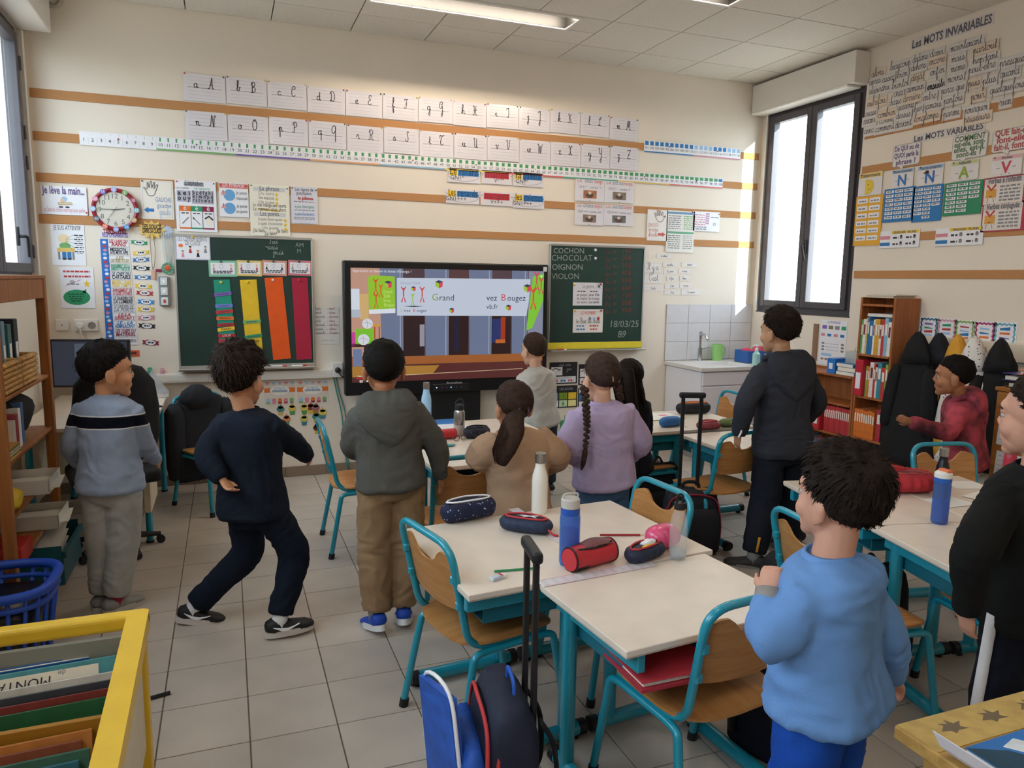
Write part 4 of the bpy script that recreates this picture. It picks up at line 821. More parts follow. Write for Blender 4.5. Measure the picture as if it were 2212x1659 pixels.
# ------------------------------------------------------------------ interactive screen
YS = 2.53
A, B_, Cc = ony(741, 562, YS), ony(1186, 571, YS), ony(750, 856, YS); x0, x1, z1, z0 = A.x, B_.x, A.z, Cc.z
tv = thing('interactive_screen', 'large black interactive screen on a stand playing a video', 'screen', ((x0+x1)/2, YS+.04, 0), world=True)
bd = MB().rbox(x0, x1, YS, YS+.09, z0, z1, .012, 2).build('casing', M('#141416', .35, var=.02), tv)
D0, D1 = ony(757, 578, YS), ony(1170, 812, YS)
P_ = MB(); P_.rbox(1.55, 2.35, YS+.06, YS+.16, .10, z0+.3, .01, 2); P_.build('stand_panel', BLACKP, tv)
for s_ in (-1, 1): MB().rbox(1.95+s_*.48, 1.95+s_*.40, YS-.32, YS+.17, .03, .09, .01, 2).build('foot', BLACKP, tv)
MB().rbox(1.47, 2.43, YS+.07, YS+.13, .05, .1, .008, 1).build('crossbar', BLACKP, tv)
for s_ in (-1, 1):
    for q in (YS-.28, YS+.14): MB().ell((1.95+s_*.44, q, .017), (.017, .017, .017), 10, 8).build('castor', BLACKP, tv, smooth=0)
EM = lambda c, k=.78: M(c, .25, var=0, emit=k, spec=.5)
sc = Sheet('display', 'lit display showing a hall with a white banner and grey panels', '', (D0.x, YS, D0.z), (1, 0, 0), D1.x-D0.x, D0.z-D1.z, EM('#6d5a66'), parent=tv)
U = lambda x: (x-85)/1985.0
V = lambda y: (y-140)/1165.0
def sp(pts, c, l, name='picture'): sc.poly([(U(p[0]), V(p[1])) for p in pts], EM(c), l, name)
def sr(a, b, c, d, col, l, name='picture'): sp([(a, b), (c, b), (c, d), (a, d)], col, l, name)
sr(85, 140, 2070, 1305, '#5a4854', 1); sr(85, 140, 400, 1040, '#c89a86', 2); sr(85, 350, 165, 560, '#dfe6f2', 3); sr(165, 400, 250, 660, '#d9b478', 3); sr(85, 560, 180, 640, '#b9c2d0', 3)
sr(580, 140, 800, 240, '#4e3a44', 2); sr(1040, 140, 1260, 240, '#5a3b40', 2); sr(1500, 140, 1740, 240, '#55404a', 2)
for a, b in ((360, 575), (800, 1035), (1255, 1490), (1715, 1880)): sp([(a, 140), (b, 140), (b, 1045), (a+10, 1045)], '#707c9a', 3); sr(b-22, 140, b-14, 1045, '#a9b3c9', 4); sr(b+2, 140, b+10, 1045, '#8890a4', 4)
sr(1900, 140, 2070, 1045, '#8a90a8', 2)
for a, b in ((585, 798), (1045, 1253), (1500, 1712)): sr(a, 625, b, 1045, '#2a1416', 3)
sr(750, 715, 798, 945, '#9a9aa8', 4); sr(1600, 640, 1650, 900, '#a83a18', 4); sr(1505, 660, 1600, 920, '#27356e', 4); sr(1545, 885, 1650, 925, '#c86a2a', 5); sr(1100, 640, 1150, 1000, '#1c1a3c', 4)
sp([(85, 1045), (2070, 1045), (2070, 1130), (85, 1130)], '#a4602e', 5); sp([(85, 1130), (2070, 1130), (2070, 1305), (85, 1305)], '#5a2a28', 5); sp([(85, 1140), (950, 1150), (880, 1240), (85, 1250)], '#b07e34', 6); sp([(300, 1246), (1850, 1210), (1850, 1216), (300, 1254)], '#cdb48e', 7)
sr(290, 710, 365, 735, '#d8a23a', 5); sr(300, 735, 312, 860, '#c0402a', 5); sr(345, 735, 356, 860, '#c0402a', 5); sr(125, 755, 300, 912, '#7fc832', 6); sr(85, 790, 120, 930, '#d040a0', 6); sr(85, 905, 340, 940, '#3a1d1e', 6); sr(95, 960, 180, 1140, '#7080a8', 6); sr(200, 940, 250, 1240, '#2a1a1e', 6)
for (x, y, r) in ((237, 703, 52), (198, 865, 56)):
    sc.ell(U(x), V(y), r/1985, r/1165, EM('#e0e4ec'), 7, 'picture'); sc.line([(U(x-r*.8), V(y)), (U(x), V(y-r*.3)), (U(x+r*.8), V(y+r*.2))], .003, EM('#8a8f9c'), 8, 'picture', 3); sc.line([(U(x-r*.2), V(y-r*.8)), (U(x), V(y)), (U(x-r*.1), V(y+r*.8))], .003, EM('#8a8f9c'), 8, 'picture', 3)
sp([(245, 240), (280, 212), (505, 222), (508, 592), (255, 605)], '#98cc2e', 6); sp([(252, 560), (508, 548), (508, 594), (255, 605)], '#e6ecf6', 7)
def fig(x, y, s, c, l):
    sc.ell(U(x), V(y-.36*s), .06*s/1985, .06*s/1165, EM(c), l, 'figure')
    for q in ([(-.14, -.5), (0, -.25), (.14, -.5)], [(0, -.28), (0, .1)], [(-.12, .5), (0, .08), (.12, .5)]): sc.line([(U(x+p[0]*s), V(y+p[1]*s)) for p in q], .013*s/200, EM(c), l, 'figure')
for (x, y, s) in ((320, 330, 170), (368, 370, 130), (322, 470, 150)): fig(x, y, s, '#e0562a', 8)
sp([(525, 236), (1920, 228), (1905, 470), (1880, 632), (525, 622)], '#ccd6e8', 6)
fig(590, 405, 160, '#d23a40', 8); fig(680, 455, 120, '#a0c83a', 8); fig(775, 405, 160, '#dc4848', 8); sp([(580, 525), (690, 520), (790, 526), (690, 534)], '#3a4658', 8)
def cube(x, y, s):
    sp([(x-.45*s, y-.3*s), (x, y-.1*s), (x, y+.5*s), (x-.45*s, y+.2*s)], '#a6cc40', 8); sp([(x-.45*s, y-.3*s), (x-.05*s, y-.5*s), (x+.45*s, y-.35*s), (x, y-.1*s)], '#34405a', 9); sp([(x, y-.1*s), (x+.45*s, y-.35*s), (x+.42*s, y+.3*s), (x, y+.5*s)], '#e0485a', 8)
for q in ((945, 295, 85), (687, 345, 52), (1075, 570, 56), (1680, 540, 66), (1885, 328, 90), (440, 305, 80)): cube(*q)
def stx(t, x, y, h, c, bold=0, sp_=1.0, l=10):
    vs, fs, w = text2d(t, h/1165*sc.h, bold, 0, sp_); f = sc.f(l); sc.mb('lettering', EM(c), l).add([f(U(x)*sc.w+p[0], -V(y)*sc.h+p[1]) for p in vs], fs)
stx('Grand Défi', 555, 300, 40, '#9aa6ba', 0, 1.15); stx('ivez', 590, 585, 46, '#44506a', 0, 1.0); stx('V', 555, 585, 46, '#a6cc40'); stx('B', 682, 585, 46, '#d84058'); stx('ougez', 716, 585, 46, '#44506a')
stx('G', 870, 465, 104, '#8aa83a'); stx('rand', 945, 465, 92, '#343c50'); stx('vez', 1440, 465, 92, '#343c50'); stx('B', 1596, 465, 104, '#d84058'); stx('ougez', 1664, 465, 92, '#343c50'); stx('vb.fr', 1440, 552, 74, '#343c50')
for k, t_ in enumerate(('Grand', 'Défi', 'Vivez', 'Bougez')): stx(t_, 390+8*(k % 2), 392+45*k, 46, '#d6f08a', 0, .8)
sp([(1945, 200), (2070, 165), (2068, 460), (1950, 760), (1882, 792)], '#86d03a', 7)
fig(1955, 440, 240, '#e05a30', 8); fig(1990, 250, 200, '#d84a5a', 8); fig(2040, 300, 180, '#d84a5a', 8)
stx("Apprendre et danser la danse d'Energia !", 102, 182, 36, '#eef2f8'); sp([(2025, 200), (2040, 182), (2055, 195), (2040, 208)], '#eef2f8', 10)
stx('Pause (k)', 135, 1248, 26, '#e6e6ee'); sr(125, 1258, 300, 1268, '#e02020', 10); sr(155, 1282, 164, 1308, '#ffffff', 10); sr(172, 1282, 181, 1308, '#ffffff', 10); sp([(222, 1282), (240, 1294), (222, 1306)], '#ffffff', 10); sp([(280, 1294), (300, 1282), (300, 1306)], '#ffffff', 10)
sc.done()
pz = MB(); pa, pb = ony(935, 830, YS), ony(1012, 842, YS); pn = MB().rbox(pa.x, pb.x, YS-.006, YS+.002, pb.z, pa.z, .003, 1).build('control_panel', M('#232326', .3, var=0), tv)
for q, c_ in ((.1, '#c8c0ff'), (.5, '#9ac8ff'), (.25, '#803038'), (.38, '#803038'), (.65, '#606068'), (.8, '#606068')): MB().ell((pa.x+(pb.x-pa.x)*q, YS-.008, (pa.z+pb.z)/2), (.005, .002, .005), 8, 6).build('indicator', EM(c_, 2.0 if q in (.1, .5) else .4), pn)
mb = MB(); p = ony(965, 830, YS); vs, fs, w = text2d('Promethean', .028, 1); mb.add([(p.x+v[0], YS-.0008, p.z+v[1]) for v in vs], fs); mb.build('lettering', M('#b0b0b4', .4, var=0), bd)
MB().rbox(x1-.055, x1-.02, YS-.006, YS, z1-.06, z1-.02, .002, 1).build('sticker', M('#d6d6d6', .4, var=0), bd)
# ------------------------------------------------------------------ under the boards
PB_ = M('#2a2a2e', .5, var=.03)
for k, (x0_, y0_, x1_, y1_, nm) in enumerate([(1187, 783, 1246, 828, 'months and'), (1186, 834, 1246, 879, 'date with'), (1250, 787, 1300, 830, 'weather and'), (1249, 838, 1300, 880, 'calendar and')]):
    s = bsheet('calendar_panel', ['black panel with a drawn white card and handwriting under the right chalkboard', 'black panel of coloured number cards showing an 8 under the right chalkboard', 'black panel half hidden behind the braided child, upper one', 'black panel half hidden behind the braided child, lower one'][k], 'panel', x0_, y0_, x1_, y1_, PB_, 'black calendar panels under the right chalkboard')
    if k % 2 == 0:
        s.cur("c'est notre", .55, .18, .015, .002, FRUL, maxw=.8); s.cur('jour', .7, .38, .015, .002, FRUL); s.rect(.06, .22, .46, .6, WHITE); s.line([(.1, .36), (.2, .28), (.4, .34), (.3, .4)], .008, BLK, 2); s.rect(.06, .66, .95, .94, WHITE); s.text('NOUS SOMMES LE', .5, .76, .02, GREY); 
        for q, c_ in enumerate((RED, BLUE, RED)): s.scribble(.12+.28*q, .9, .3+.28*q, .02, c_)
    else:
        s.rect(.04, .03, .22, .26, WHITE); s.line([(.12, .08), (.14, .2)], .006, BLK, 2); s.text('LES JOURS', .6, .2, .03, FRUL, maxw=.65)
        for q in range(3):
            s.rect(.04+.32*q, .32, .32+.32*q, .62, [BLUE, M('#7a9a2c', .6, var=0), YEL][q], name='number_card'); s.rect(.04+.32*q, .66, .32+.32*q, .95, [WHITE, M('#c8e2b8', .6, var=0), M('#f0e6a0', .6, var=0)][q], name='number_card')
        s.text('1', .5, .55, .04, INK); s.text('8', .5, .9, .055, INK)
    s.done()
for (x0_, x1_, q) in ((570, 638, 0), (641, 709, 1)):
    s = bsheet('birthday_banner', ['pastel birthday banner with an orange band, left of the two', 'pastel birthday banner with an orange band, right of the two'][q], 'banner', x0_, 823-q*1.5, x1_, 873-q*2.5, M('#e2d6c8', .5, var=.03), 'birthday banners under the cable duct')
    for k in range(5): s.poly([(.02+.2*k, .06), (.2+.2*k, .06), (.11+.2*k, .18)], [PINK, LBLUE, FRUL, PINK, LBLUE][k])
    s.rect(0, .3, 1, .48, ORA); s.ell(.5, .4, .32, .2, WHITE, 2); s.ell(.5, .4, .29, .17, M('#f3ead6', .6, var=0), 3); s.text('JOYEUX', .5, .36, .025, LBLUE, 4, bold=1); s.text('ANNIVERSAIRE', .5, .47, .025, BLUE, 4, bold=1, maxw=.5)
    for k in range(5): s.rect(.06+.19*k, .8, .18+.19*k, .95, [LGRN, PINK, MAROON, RED, GREY][k], 1, 'cupcakes'); s.ell(.12+.19*k, .8, .07, .08, [LBLUE, PINK, ORA, PINK, LGRN][k], 2, 'cupcakes')
    s.done()
for k, (x, y, a_, b_) in enumerate([(606, 885, '#4f8a86', '#d8c070'), (631, 883, '#e0c860', '#5a9a5a'), (657, 882, '#e0c860', '#5a9a5a'), (671, 881, '#8a3a30', '#d8b840'), (682, 882, '#a06a70', '#c08040'), (697, 892, '#e0c860', '#4a8aa0'), (619, 906, '#d88a5a', '#5a9a7a'), (657, 906, '#d8c870', '#3a7a90'), (683, 901, '#4f8a76', '#d8c060'), (685, 925, '#5a2a22', '#e0b838')]):
    s = bsheet('cupcake_cutout', 'paper cupcake cutout %s' % ['with teal icing, first of the upper row', 'with yellow icing and green case, second of the upper row', 'with yellow icing and green case, third of the upper row', 'with dark red icing in the upper row', 'with mauve icing in the upper row', 'with yellow icing and blue case, far right', 'with orange icing, lower row', 'with pale yellow icing and blue case, lower row', 'with green icing and yellow case on the right', 'with brown icing, lowest of all'][k], 'cutout', x-10, y-12, x+10, y+12, M(b_, .5, var=.05), 'paper cupcakes on the wall', off=.0015*(k % 3), outline=[(.15, .5), (.85, .5), (.75, 1), (.25, 1)])
    s.ell(.5, .45, .46, .25, M(a_, .5, var=.05), 1, 'icing'); s.ell(.5, .27, .3, .16, M(a_, .5, var=.05), 1, 'icing'); s.rect(.46, .0, .54, .16, ORA, 1, 'candle'); s.done()
s = bsheet('wall_notice', 'pale notice sheet low on the wall behind the chair with the coat', 'notice', 394, 855, 470, 921, M('#cfc6bd', .5, var=.02)); s.rect(.06, .08, .94, .9, M('#b9b6b4', .5, var=.03))
for k in range(9): s.scribble(.1, .18+.08*k, .9, .006, GREY)
s.done()
# little pots on the duct
for (x, y, r, h, c_, c2_, lb, nm) in [(318, 804, .02, .05, '#5aa88e', '#79c0a8', 'small green pot on the cable duct', 'pot'), (345, 803, .018, .045, '#e0a8b0', '#efc4c8', 'small pink pot on the cable duct', 'pot')]:
    p = ony(x+6, y, WY-.03); t = thing(nm, lb, 'pot', (p.x, WY-.0285, .8935)); MB().lathe([(0, 0), (r*.8, 0), (r, h*.2), (r, h*.7), (r*.7, h*.8), (r*.75, h), (0, h)], n=16).build('body', M(c_, .4, var=.03), t, smooth=.6); MB().ell((0, 0, h), (r*.5, r*.5, r*.4), 10, 6).build('lid', M(c2_, .4, var=0), t, smooth=0)
p = ony(296, 800, WY-.03); t = thing('candy_roll', 'red and white striped roll lying on the cable duct', 'roll', (p.x, WY-.029, .8935))
for k in range(6): MB().cyl((-.04+.013*k, 0, .018), (-.04+.013*(k+1), 0, .018), .018, n=14).build('stripe', [RED, WHITE][k % 2], t, smooth=.6)
a = ony(1186, 936, WY-.08); b = ony(1262, 936, WY-.08); t = thing('wall_ledge', 'small white ledge under the calendar panels', 'ledge', ((a.x+b.x)/2, WY, a.z-.02), world=True); MB().rbox(a.x, b.x, WY-.14, WY-.0005, a.z-.02, a.z, .003, 1).build('board', PVC, t); MB().rbox(a.x+.02, a.x+.04, WY-.1, WY-.0005, a.z-.1, a.z-.0205, .002, 1).build('bracket', ALU, t); MB().rbox(b.x-.04, b.x-.02, WY-.1, WY-.0005, a.z-.1, a.z-.0205, .002, 1).build('bracket', ALU, t)
for k, (px, c_, lb) in enumerate(((1196, '#3f8fb8', 'blue cup on the ledge under the calendar panels'), (1216, '#4fa070', 'green cup on the ledge under the calendar panels'))):
    p = ony(px, 936, WY-.08); t = thing('cup', lb, 'cup', (p.x, WY-.08, a.z+.0005), group='cups on the ledge'); MB().lathe([(0, 0), (.026, 0), (.033, .11), (.030, .11), (.024, .006), (0, .006)], n=18).build('body', M(c_, .4, var=.03), t, smooth=.6); MB().tube([(.005, .004, .02), (.02, .01, .16)], .004, 6).build('pencil', M('#6ab07a', .5, var=0), t)
# ================================================================== DESKS AND CHAIRS
TOPM = M('#e6d8c8', .26, var=.03, scale=9, spec=.5); EDGE = M('#c3b4a2', .5, var=.03); PLY = wood('#c08a52', '#a8713c', .4, 1.0, 1); PLYV = wood('#c08a52', '#a8713c', .4, 1.0, 0)
def make_desk():
    t = thing('school_desk', '', 'desk')
    MB().rbox(-.349, .349, -.249, .249, .630, .650, .003, 2).build('desktop', TOPM, t)
    MB().rbox(-.347, .347, -.247, .247, .6255, .6300, .001, 1).build('underside', EDGE, t)
    for s in (-1, 1):
        x = s*.285
        b = MB().tube([(x, -.20, .035), (x, .21, .035)], .026, 12).build('foot_bar', TEAL, t, smooth=.6)
        for y, dy in ((-.2, -.035), (.21, .03)): MB().tube([(x, y, .035), (x, y+dy, .035)], .0285, 12).build('end_cap', BLACKP, b, smooth=.6)
        for y in (-.2, .2): MB().cyl((x, y, 0), (x, y, .012), .016, n=10).build('glide', BLACKP, b)
        MB().tube([(x, .155, .045), (x, .155, .61)], .025, 14, flat=1.0).build('leg', TEAL, t, smooth=.6)
        MB().rbox(x-.014, x+.014, -.235, .225, .565, .6253, .004, 1).build('side_rail', TEAL, t)
    MB().rbox(-.27, .27, .215, .222, .47, .6253, .002, 1).build('modesty_rail', TEAL, t)
    tr = MB(); tr.box(-.265, .265, -.16, .21, .50, .506); tr.box(-.265, -.26, -.16, .21, .506, .56); tr.box(.26, .265, -.16, .21, .506, .56); tr.build('book_tray', M('#17687a', .4, var=.03), t)
    return t
def make_chair():
    t = thing('school_chair', '', 'chair'); r = .0118; CS = Matrix.Diagonal((1.17, 1.17, 1.06, 1))
    for s in (-1, 1):
        lp = fillet([(s*.19, -.205, .012), (s*.168, -.145, .352), (s*.165, -.10, .356), (s*.165, .10, .356), (s*.168, .14, .352), (s*.185, .19, .012)], .06, 6)
        MB().tube(lp, r, 10).build('leg_frame', TEAL, t, smooth=.7)
        for p, q in (((s*.19, -.205, 0), (s*.1885, -.2005, .03)), ((s*.185, .19, 0), (s*.184, .186, .03))): MB().cyl(p, q, .0155, .0150, 12).build('rubber_foot', BLACKP, t, smooth=.6)
    bp = fillet([(-.15, .12, .371), (-.155, -.155, .371), (-.165, -.225, .735), (.165, -.225, .735), (.155, -.155, .371), (.15, .12, .371)], .075, 7)
    MB().tube(bp, r, 10).build('back_frame', TEAL, t, smooth=.7)
    pts = []
    for i in range(33):                                       # seat outline: rounded, wider at the rear corners
        a = 2*PI*i/32; cx, cy = math.cos(a), math.sin(a); e = .55
        pts.append((.178*math.copysign(abs(cx)**e, cx)*(1-.04*cy), .18*math.copysign(abs(cy)**e, cy)))
    n = 8; mb = MB(); rings = []
    for (k, dz) in ((.0, .003), (.35, .003), (.7, .001), (.9, -.001), (1.0, -.006)): rings.append([(p[0]*max(k, .01), p[1]*max(k, .01), .389+dz+(.012*((abs(p[0]*k)/.18)**2))-(.02*max(0, (p[1]*k-.1)/.08)**2)) for p in pts[:-1]])
    bot = [[(q[0], q[1], q[2]-.009) for q in g] for g in reversed(rings)]
    mb.loft(rings+bot, caps=True); mb.build('seat', PLY, t, smooth=.9)
    rows = []; W = .15                                         # backrest panel with a scooped top edge
    for side, yo in ((0, 0), (1, .008)):
        g = []
        for i in range(17):
            u = -1+2*i/16; x = u*W; top = .695-.055*max(0, 1-(u/.52)**2)**.5-.02*max(0, abs(u)-.8)*4; cur = .018*u*u
            col = []
            for k in range(5):
                q = k/4; z = .495+(.02*(1-abs(u)**6))*0+q*(top-.495); z += .012*(abs(u)**4)*(1-q); y = -.155-(z-.371)*.192+cur-.012+yo
                col.append((x, y, z))
            g.append(col)
        rows.append(g)
    vs = []; idx = {}
    for s_ in range(2):
        for i in range(17):
            for k in range(5): idx[(s_, i, k)] = len(vs); vs.append(rows[s_][i][k])
    fs = []
    for i in range(16):
        for k in range(4):
            fs.append((idx[0, i, k], idx[0, i+1, k], idx[0, i+1, k+1], idx[0, i, k+1])); fs.append((idx[1, i, k+1], idx[1, i+1, k+1], idx[1, i+1, k], idx[1, i, k]))
        fs.append((idx[0, i, 0], idx[1, i, 0], idx[1, i+1, 0], idx[0, i+1, 0])); fs.append((idx[0, i+1, 4], idx[1, i+1, 4], idx[1, i, 4], idx[0, i, 4]))
    for k in range(4): fs.append((idx[0, 0, k+1], idx[1, 0, k+1], idx[1, 0, k], idx[0, 0, k])); fs.append((idx[0, 16, k], idx[1, 16, k], idx[1, 16, k+1], idx[0, 16, k+1]))
    mb = MB(); mb.add(vs, fs); mb.build('backrest', PLYV, t, smooth=.6)
    for s in (-1, 1):
        for z in (.53, .62): MB().rbox(s*.166-.022*(s > 0)-.0, s*.166+.022*(s < 0), -.155-(z-.371)*.192-.014, -.155-(z-.371)*.192+.004, z-.014, z+.014, .004, 1).build('bracket', TEAL, t)
    for ch in t.children: ch.data.transform(CS)
    return t
def rotv(rz, x, y): return Vector((x*math.cos(rz)-y*math.sin(rz), x*math.sin(rz)+y*math.cos(rz)))
D0_ = make_desk(); C0_ = make_chair(); first = {'d': True, 'c': True}
def desk(x, y, rz, label):
    if first['d']: first['d'] = False; o = D0_; o.location = (x, y, 0); o.rotation_euler = (0, 0, rz); o['label'] = label
    else: o = dup(D0_, (x, y, 0), rz, label)
    o['group'] = 'school desks'; return o
def chair(x, y, rz, label):
    if first['c']: first['c'] = False; o = C0_; o.location = (x, y, 0); o.rotation_euler = (0, 0, rz); o['label'] = label
    else: o = dup(C0_, (x, y, 0), rz, label)
    o['group'] = 'school chairs'; return o
R5 = math.radians(5.2)
def grp(ox, oy, rz, x, y, dr): v = rotv(rz, x, y); return (ox+v.x, oy+v.y, rz+dr)
# group A (foreground): two desks face to face plus one at the near end
A_O = (.973, -1.407)                                            # near-left corner of the pair
A1 = grp(*A_O, R5, .25, .36, -PI/2); A2 = grp(*A_O, R5, .752, .36, PI/2); A3 = grp(*A_O, R5, .6, -.252, 0)
desk(A1[0], A1[1], A1[2], 'cream desk in the foreground with a green pencil and an eraser on it'); desk(A2[0], A2[1], A2[2], 'cream desk in the foreground carrying the pink round case'); desk(A3[0], A3[1], A3[2], 'nearest cream desk in the foreground with the red tube case on it')
chair(1.155, -1.05, -PI/2+.22, 'plywood chair with teal frame at the left foreground desk'); chair(1.625, -1.69, R5+.02, 'nearest plywood chair with teal frame, beside the child in light blue')
chair(1.76, -.90, PI/2+.09, 'plywood chair with teal frame behind the clear bottle')
# group N (mid left)
RN = math.radians(3); N_O = (1.25, .70)
for (x, y, dr, lb) in ((.25, .355, -PI/2, 'cream desk near the screen with the pale blue bottle'), (.753, .355, PI/2, 'cream desk near the screen behind the child in tan'), (.36, -.252, 0, 'cream desk with a red pot and glasses behind the child in grey')):
    q = grp(*N_O, RN, x, y, dr); desk(q[0], q[1], q[2], lb)
chair(1.38, .15, RN, 'plywood chair with teal frame between the child in grey and the child in tan'); chair(1.05, .98, -PI/2, 'plywood chair with teal frame mostly hidden by the child in grey')
# group M (mid right)
for (x, y, rz, lb) in ((3.0, 1.02, -PI/2, 'cream desk with an open notebook and a blue pencil case'), (3.503, 1.02, PI/2, 'cream desk with black and orange pencil case near the sink'), (3.42, .32, 0, 'cream desk with a camouflage case beside the tall child')): desk(x, y, rz, lb)
chair(2.92, .82, -PI/2+.1, 'plywood chair with teal frame right of the child in lavender'); chair(3.08, .22, .1, 'plywood chair with teal frame left of the legs of the tall child'); chair(3.80, 1.28, PI/2, 'plywood chair with teal frame in front of the sink cabinet')
# group R (right)
RR = math.radians(-12.3); R_O = (2.66, -1.768)
for (x, y, dr, lb) in ((.25, .86, -PI/2, 'cream desk with the red pencil bag on the right'), (.753, .86, PI/2, 'cream desk with loose papers beside the child in black'), (.36, .252, 0, 'cream desk with the blue straw bottle on the right')):
    q = grp(*R_O, RR, x, y, dr); desk(q[0], q[1], q[2], lb)
chair(3.93, -.88, PI+RR, 'plywood chair with teal frame in front of the child in red'); q = grp(*R_O, RR, .1, .02, .0); chair(3.13, -1.66, q[2], 'teal framed chair under the desk between the two nearest children'); chair(2.53, -1.46, -PI/2-.1, 'teal framed chair behind the child in light blue')
# teacher desk with chair
t = thing('teacher_desk', 'cream teacher desk with teal legs by the left wall', 'desk', (-.50, 2.02, 0), world=True)
MB().rbox(-.88, -.15, 1.32, 2.67, .735, .76, .004, 2).build('desktop', TOPM, t)
MB().rbox(-.86, -.17, 1.33, 2.66, .70, .7348, .002, 1).build('frame', M('#c9b490', .5, var=.03), t); MB().rbox(-.86, -.84, 1.4, 2.6, .25, .70, .002, 1).build('back_panel', M('#d8c8ac', .5, var=.03), t)
MB().rbox(-.23, -.19, 1.36, 1.80, .2, .70, .003, 1).build('side_panel', M('#d8c8ac', .5, var=.03), t)
for x in (-.82, -.21):
    for y in (1.40, 2.58):
        l = MB().tube([(x, y, .012), (x, y, .70)], .02, 12).build('leg', TEAL, t, smooth=.6); MB().cyl((x, y, 0), (x, y, .014), .024, n=12).build('foot', BLACKP, l)
chair(.20, 2.10, math.radians(214), 'plywood chair with teal frame and a dark coat hung on it')
def lump(name, mat, parent, c, r, seed=0, amp=.15, fr=6.0, nu=24, nv=16, label=None, sq=1.0, rot=None):
    mb = MB(); mb.ell((0, 0, 0), (1, 1, 1), nu, nv); vs = []
    for p in mb.v:
        p = Vector(p); k = 1+amp*noise.noise(p*fr*.3+Vector((seed*7.1, seed*3.3, 0)))+amp*.5*noise.noise(p*fr+Vector((0, seed*5.7, seed)))
        q = Vector([math.copysign(abs(a)**sq, a) for a in p]); q = Vector((q.x*r[0]*k, q.y*r[1]*k, q.z*r[2]*k))
        if rot: q = rot @ q
        vs.append(tuple(Vector(c)+q))
    mb.v = vs; return mb.build(name, mat, parent, label, smooth=0)
def cloth(name, mat, parent, path, widths, depth, seed=0, amp=.02, nseg=14):       # hanging garment: rings along a path, flattened, with folds
    mb = MB(); rings = []
    for i, (p, w) in enumerate(zip(path, widths)):
        ring = []
        for j in range(28):
            a = 2*PI*j/28; x = w[0]*math.copysign(abs(math.cos(a))**.8, math.cos(a)); y = w[1]*math.copysign(abs(math.sin(a))**.8, math.sin(a))
            k = 1+amp*8*noise.noise(Vector((math.cos(a)*2.4, math.sin(a)*2.4+seed*3.1, p[2]*1.5)))+amp*3*noise.noise(Vector((math.cos(a)*6, math.sin(a)*6+seed, p[2]*3)))
            ring.append((p[0]+depth[0]*x*k-depth[1]*y*k, p[1]+depth[1]*x*k+depth[0]*y*k, p[2]+.012*noise.noise(Vector((a*2, seed, p[2]*4)))))
        rings.append(ring)
    mb.loft(rings); return mb.build(name, mat, parent, smooth=0)
NAVYC = M('#171a22', .8, var=.1, scale=25, bump=.1)
cz = math.radians(214); fwd2 = rotv(cz, 0, 1); sid2 = rotv(cz, 1, 0); bc = Vector((.20, 2.10, 0))-Vector((fwd2.x, fwd2.y, 0))*.215
t = thing('winter_coat', 'black winter coat draped over the chair back under the left chalkboard', 'coat', (bc.x, bc.y, .15), world=True)
cloth('body', NAVYC, t, [(bc.x, bc.y, z) for z in (.16, .2, .35, .55, .70, .76, .79)], [(.20, .055), (.215, .065), (.21, .065), (.205, .06), (.205, .055), (.17, .05), (.10, .03)], (sid2.x, sid2.y), 3)
cloth('hood', NAVYC, t, [(bc.x-.02, bc.y-.03, z) for z in (.70, .76, .82, .86)], [(.1, .06), (.13, .075), (.10, .06), (.04, .03)], (sid2.x, sid2.y), 5)
cloth('sleeve', NAVYC, t, [(bc.x+sid2.x*.2, bc.y+sid2.y*.2-.02, z) for z in (.2, .3, .5, .68, .74)], [(.05, .045), (.06, .05), (.062, .05), (.06, .05), (.03, .03)], (sid2.x, sid2.y), 6); cloth('sleeve', NAVYC, t, [(bc.x-sid2.x*.2, bc.y-sid2.y*.2-.02, z) for z in (.24, .3, .5, .68, .74)], [(.05, .045), (.06, .05), (.062, .05), (.06, .05), (.03, .03)], (sid2.x, sid2.y), 7)
# ================================================================== SINK CORNER
SX0, SY0 = 4.30, 2.10; WLAM = M('#e2dde0', .35, var=.01); t = thing('sink_cabinet', 'white sink cabinet with worktop in the corner below the window', 'cabinet', (4.8, 2.4, 0), world=True)
MB().rbox(SX0+.02, WX1-.012, SY0+.03, WY-.016, .1, .835, .003, 1).build('carcass', WLAM, t); MB().box(SX0+.05, WX1-.03, SY0+.08, WY-.03, 0, .1).build('plinth', M('#8a8682', .5, var=0), t)
wt = MB(); cx0, cx1, cy0, cy1 = SX0, WX1-.001, SY0, WY-.013; bx0, bx1, by0, by1 = 4.47, 4.95, 2.2, 2.58
for (a, b, c, d) in ((cx0, bx0, cy0, cy1), (bx1, cx1, cy0, cy1), (bx0, bx1, cy0, by0), (bx0, bx1, by1, cy1)): wt.rbox(a, b, c, d, .842, .878, .002, 1)
wt.build('worktop', M('#d8d2cc', .3, var=.02), t); bs = MB(); bs.box(bx0, bx1, by0, by1, .70, .705); bs.box(bx0, bx0+.005, by0, by1, .705, .876); bs.box(bx1-.005, bx1, by0, by1, .705, .876); bs.box(bx0, bx1, by0, by0+.005, .705, .876); bs.box(bx0, bx1, by1-.005, by1, .705, .876); bs.build('basin', M('#e6e3e0', .2, var=.01, spec=.6), t)
for k in range(2): d_ = MB().rbox(4.33+.49*k, 4.81+.49*k, SY0+.012, SY0+.0295, .12, .70, .003, 1).build('door', WLAM, t); MB().tube(fillet([(4.78+.06*k, SY0+.012, .6), (4.78+.06*k, SY0-.015, .6), (4.78+.06*k, SY0-.015, .5), (4.78+.06*k, SY0+.012, .5)], .01), .005, 6).build('handle', CHROME, d_, smooth=.6)
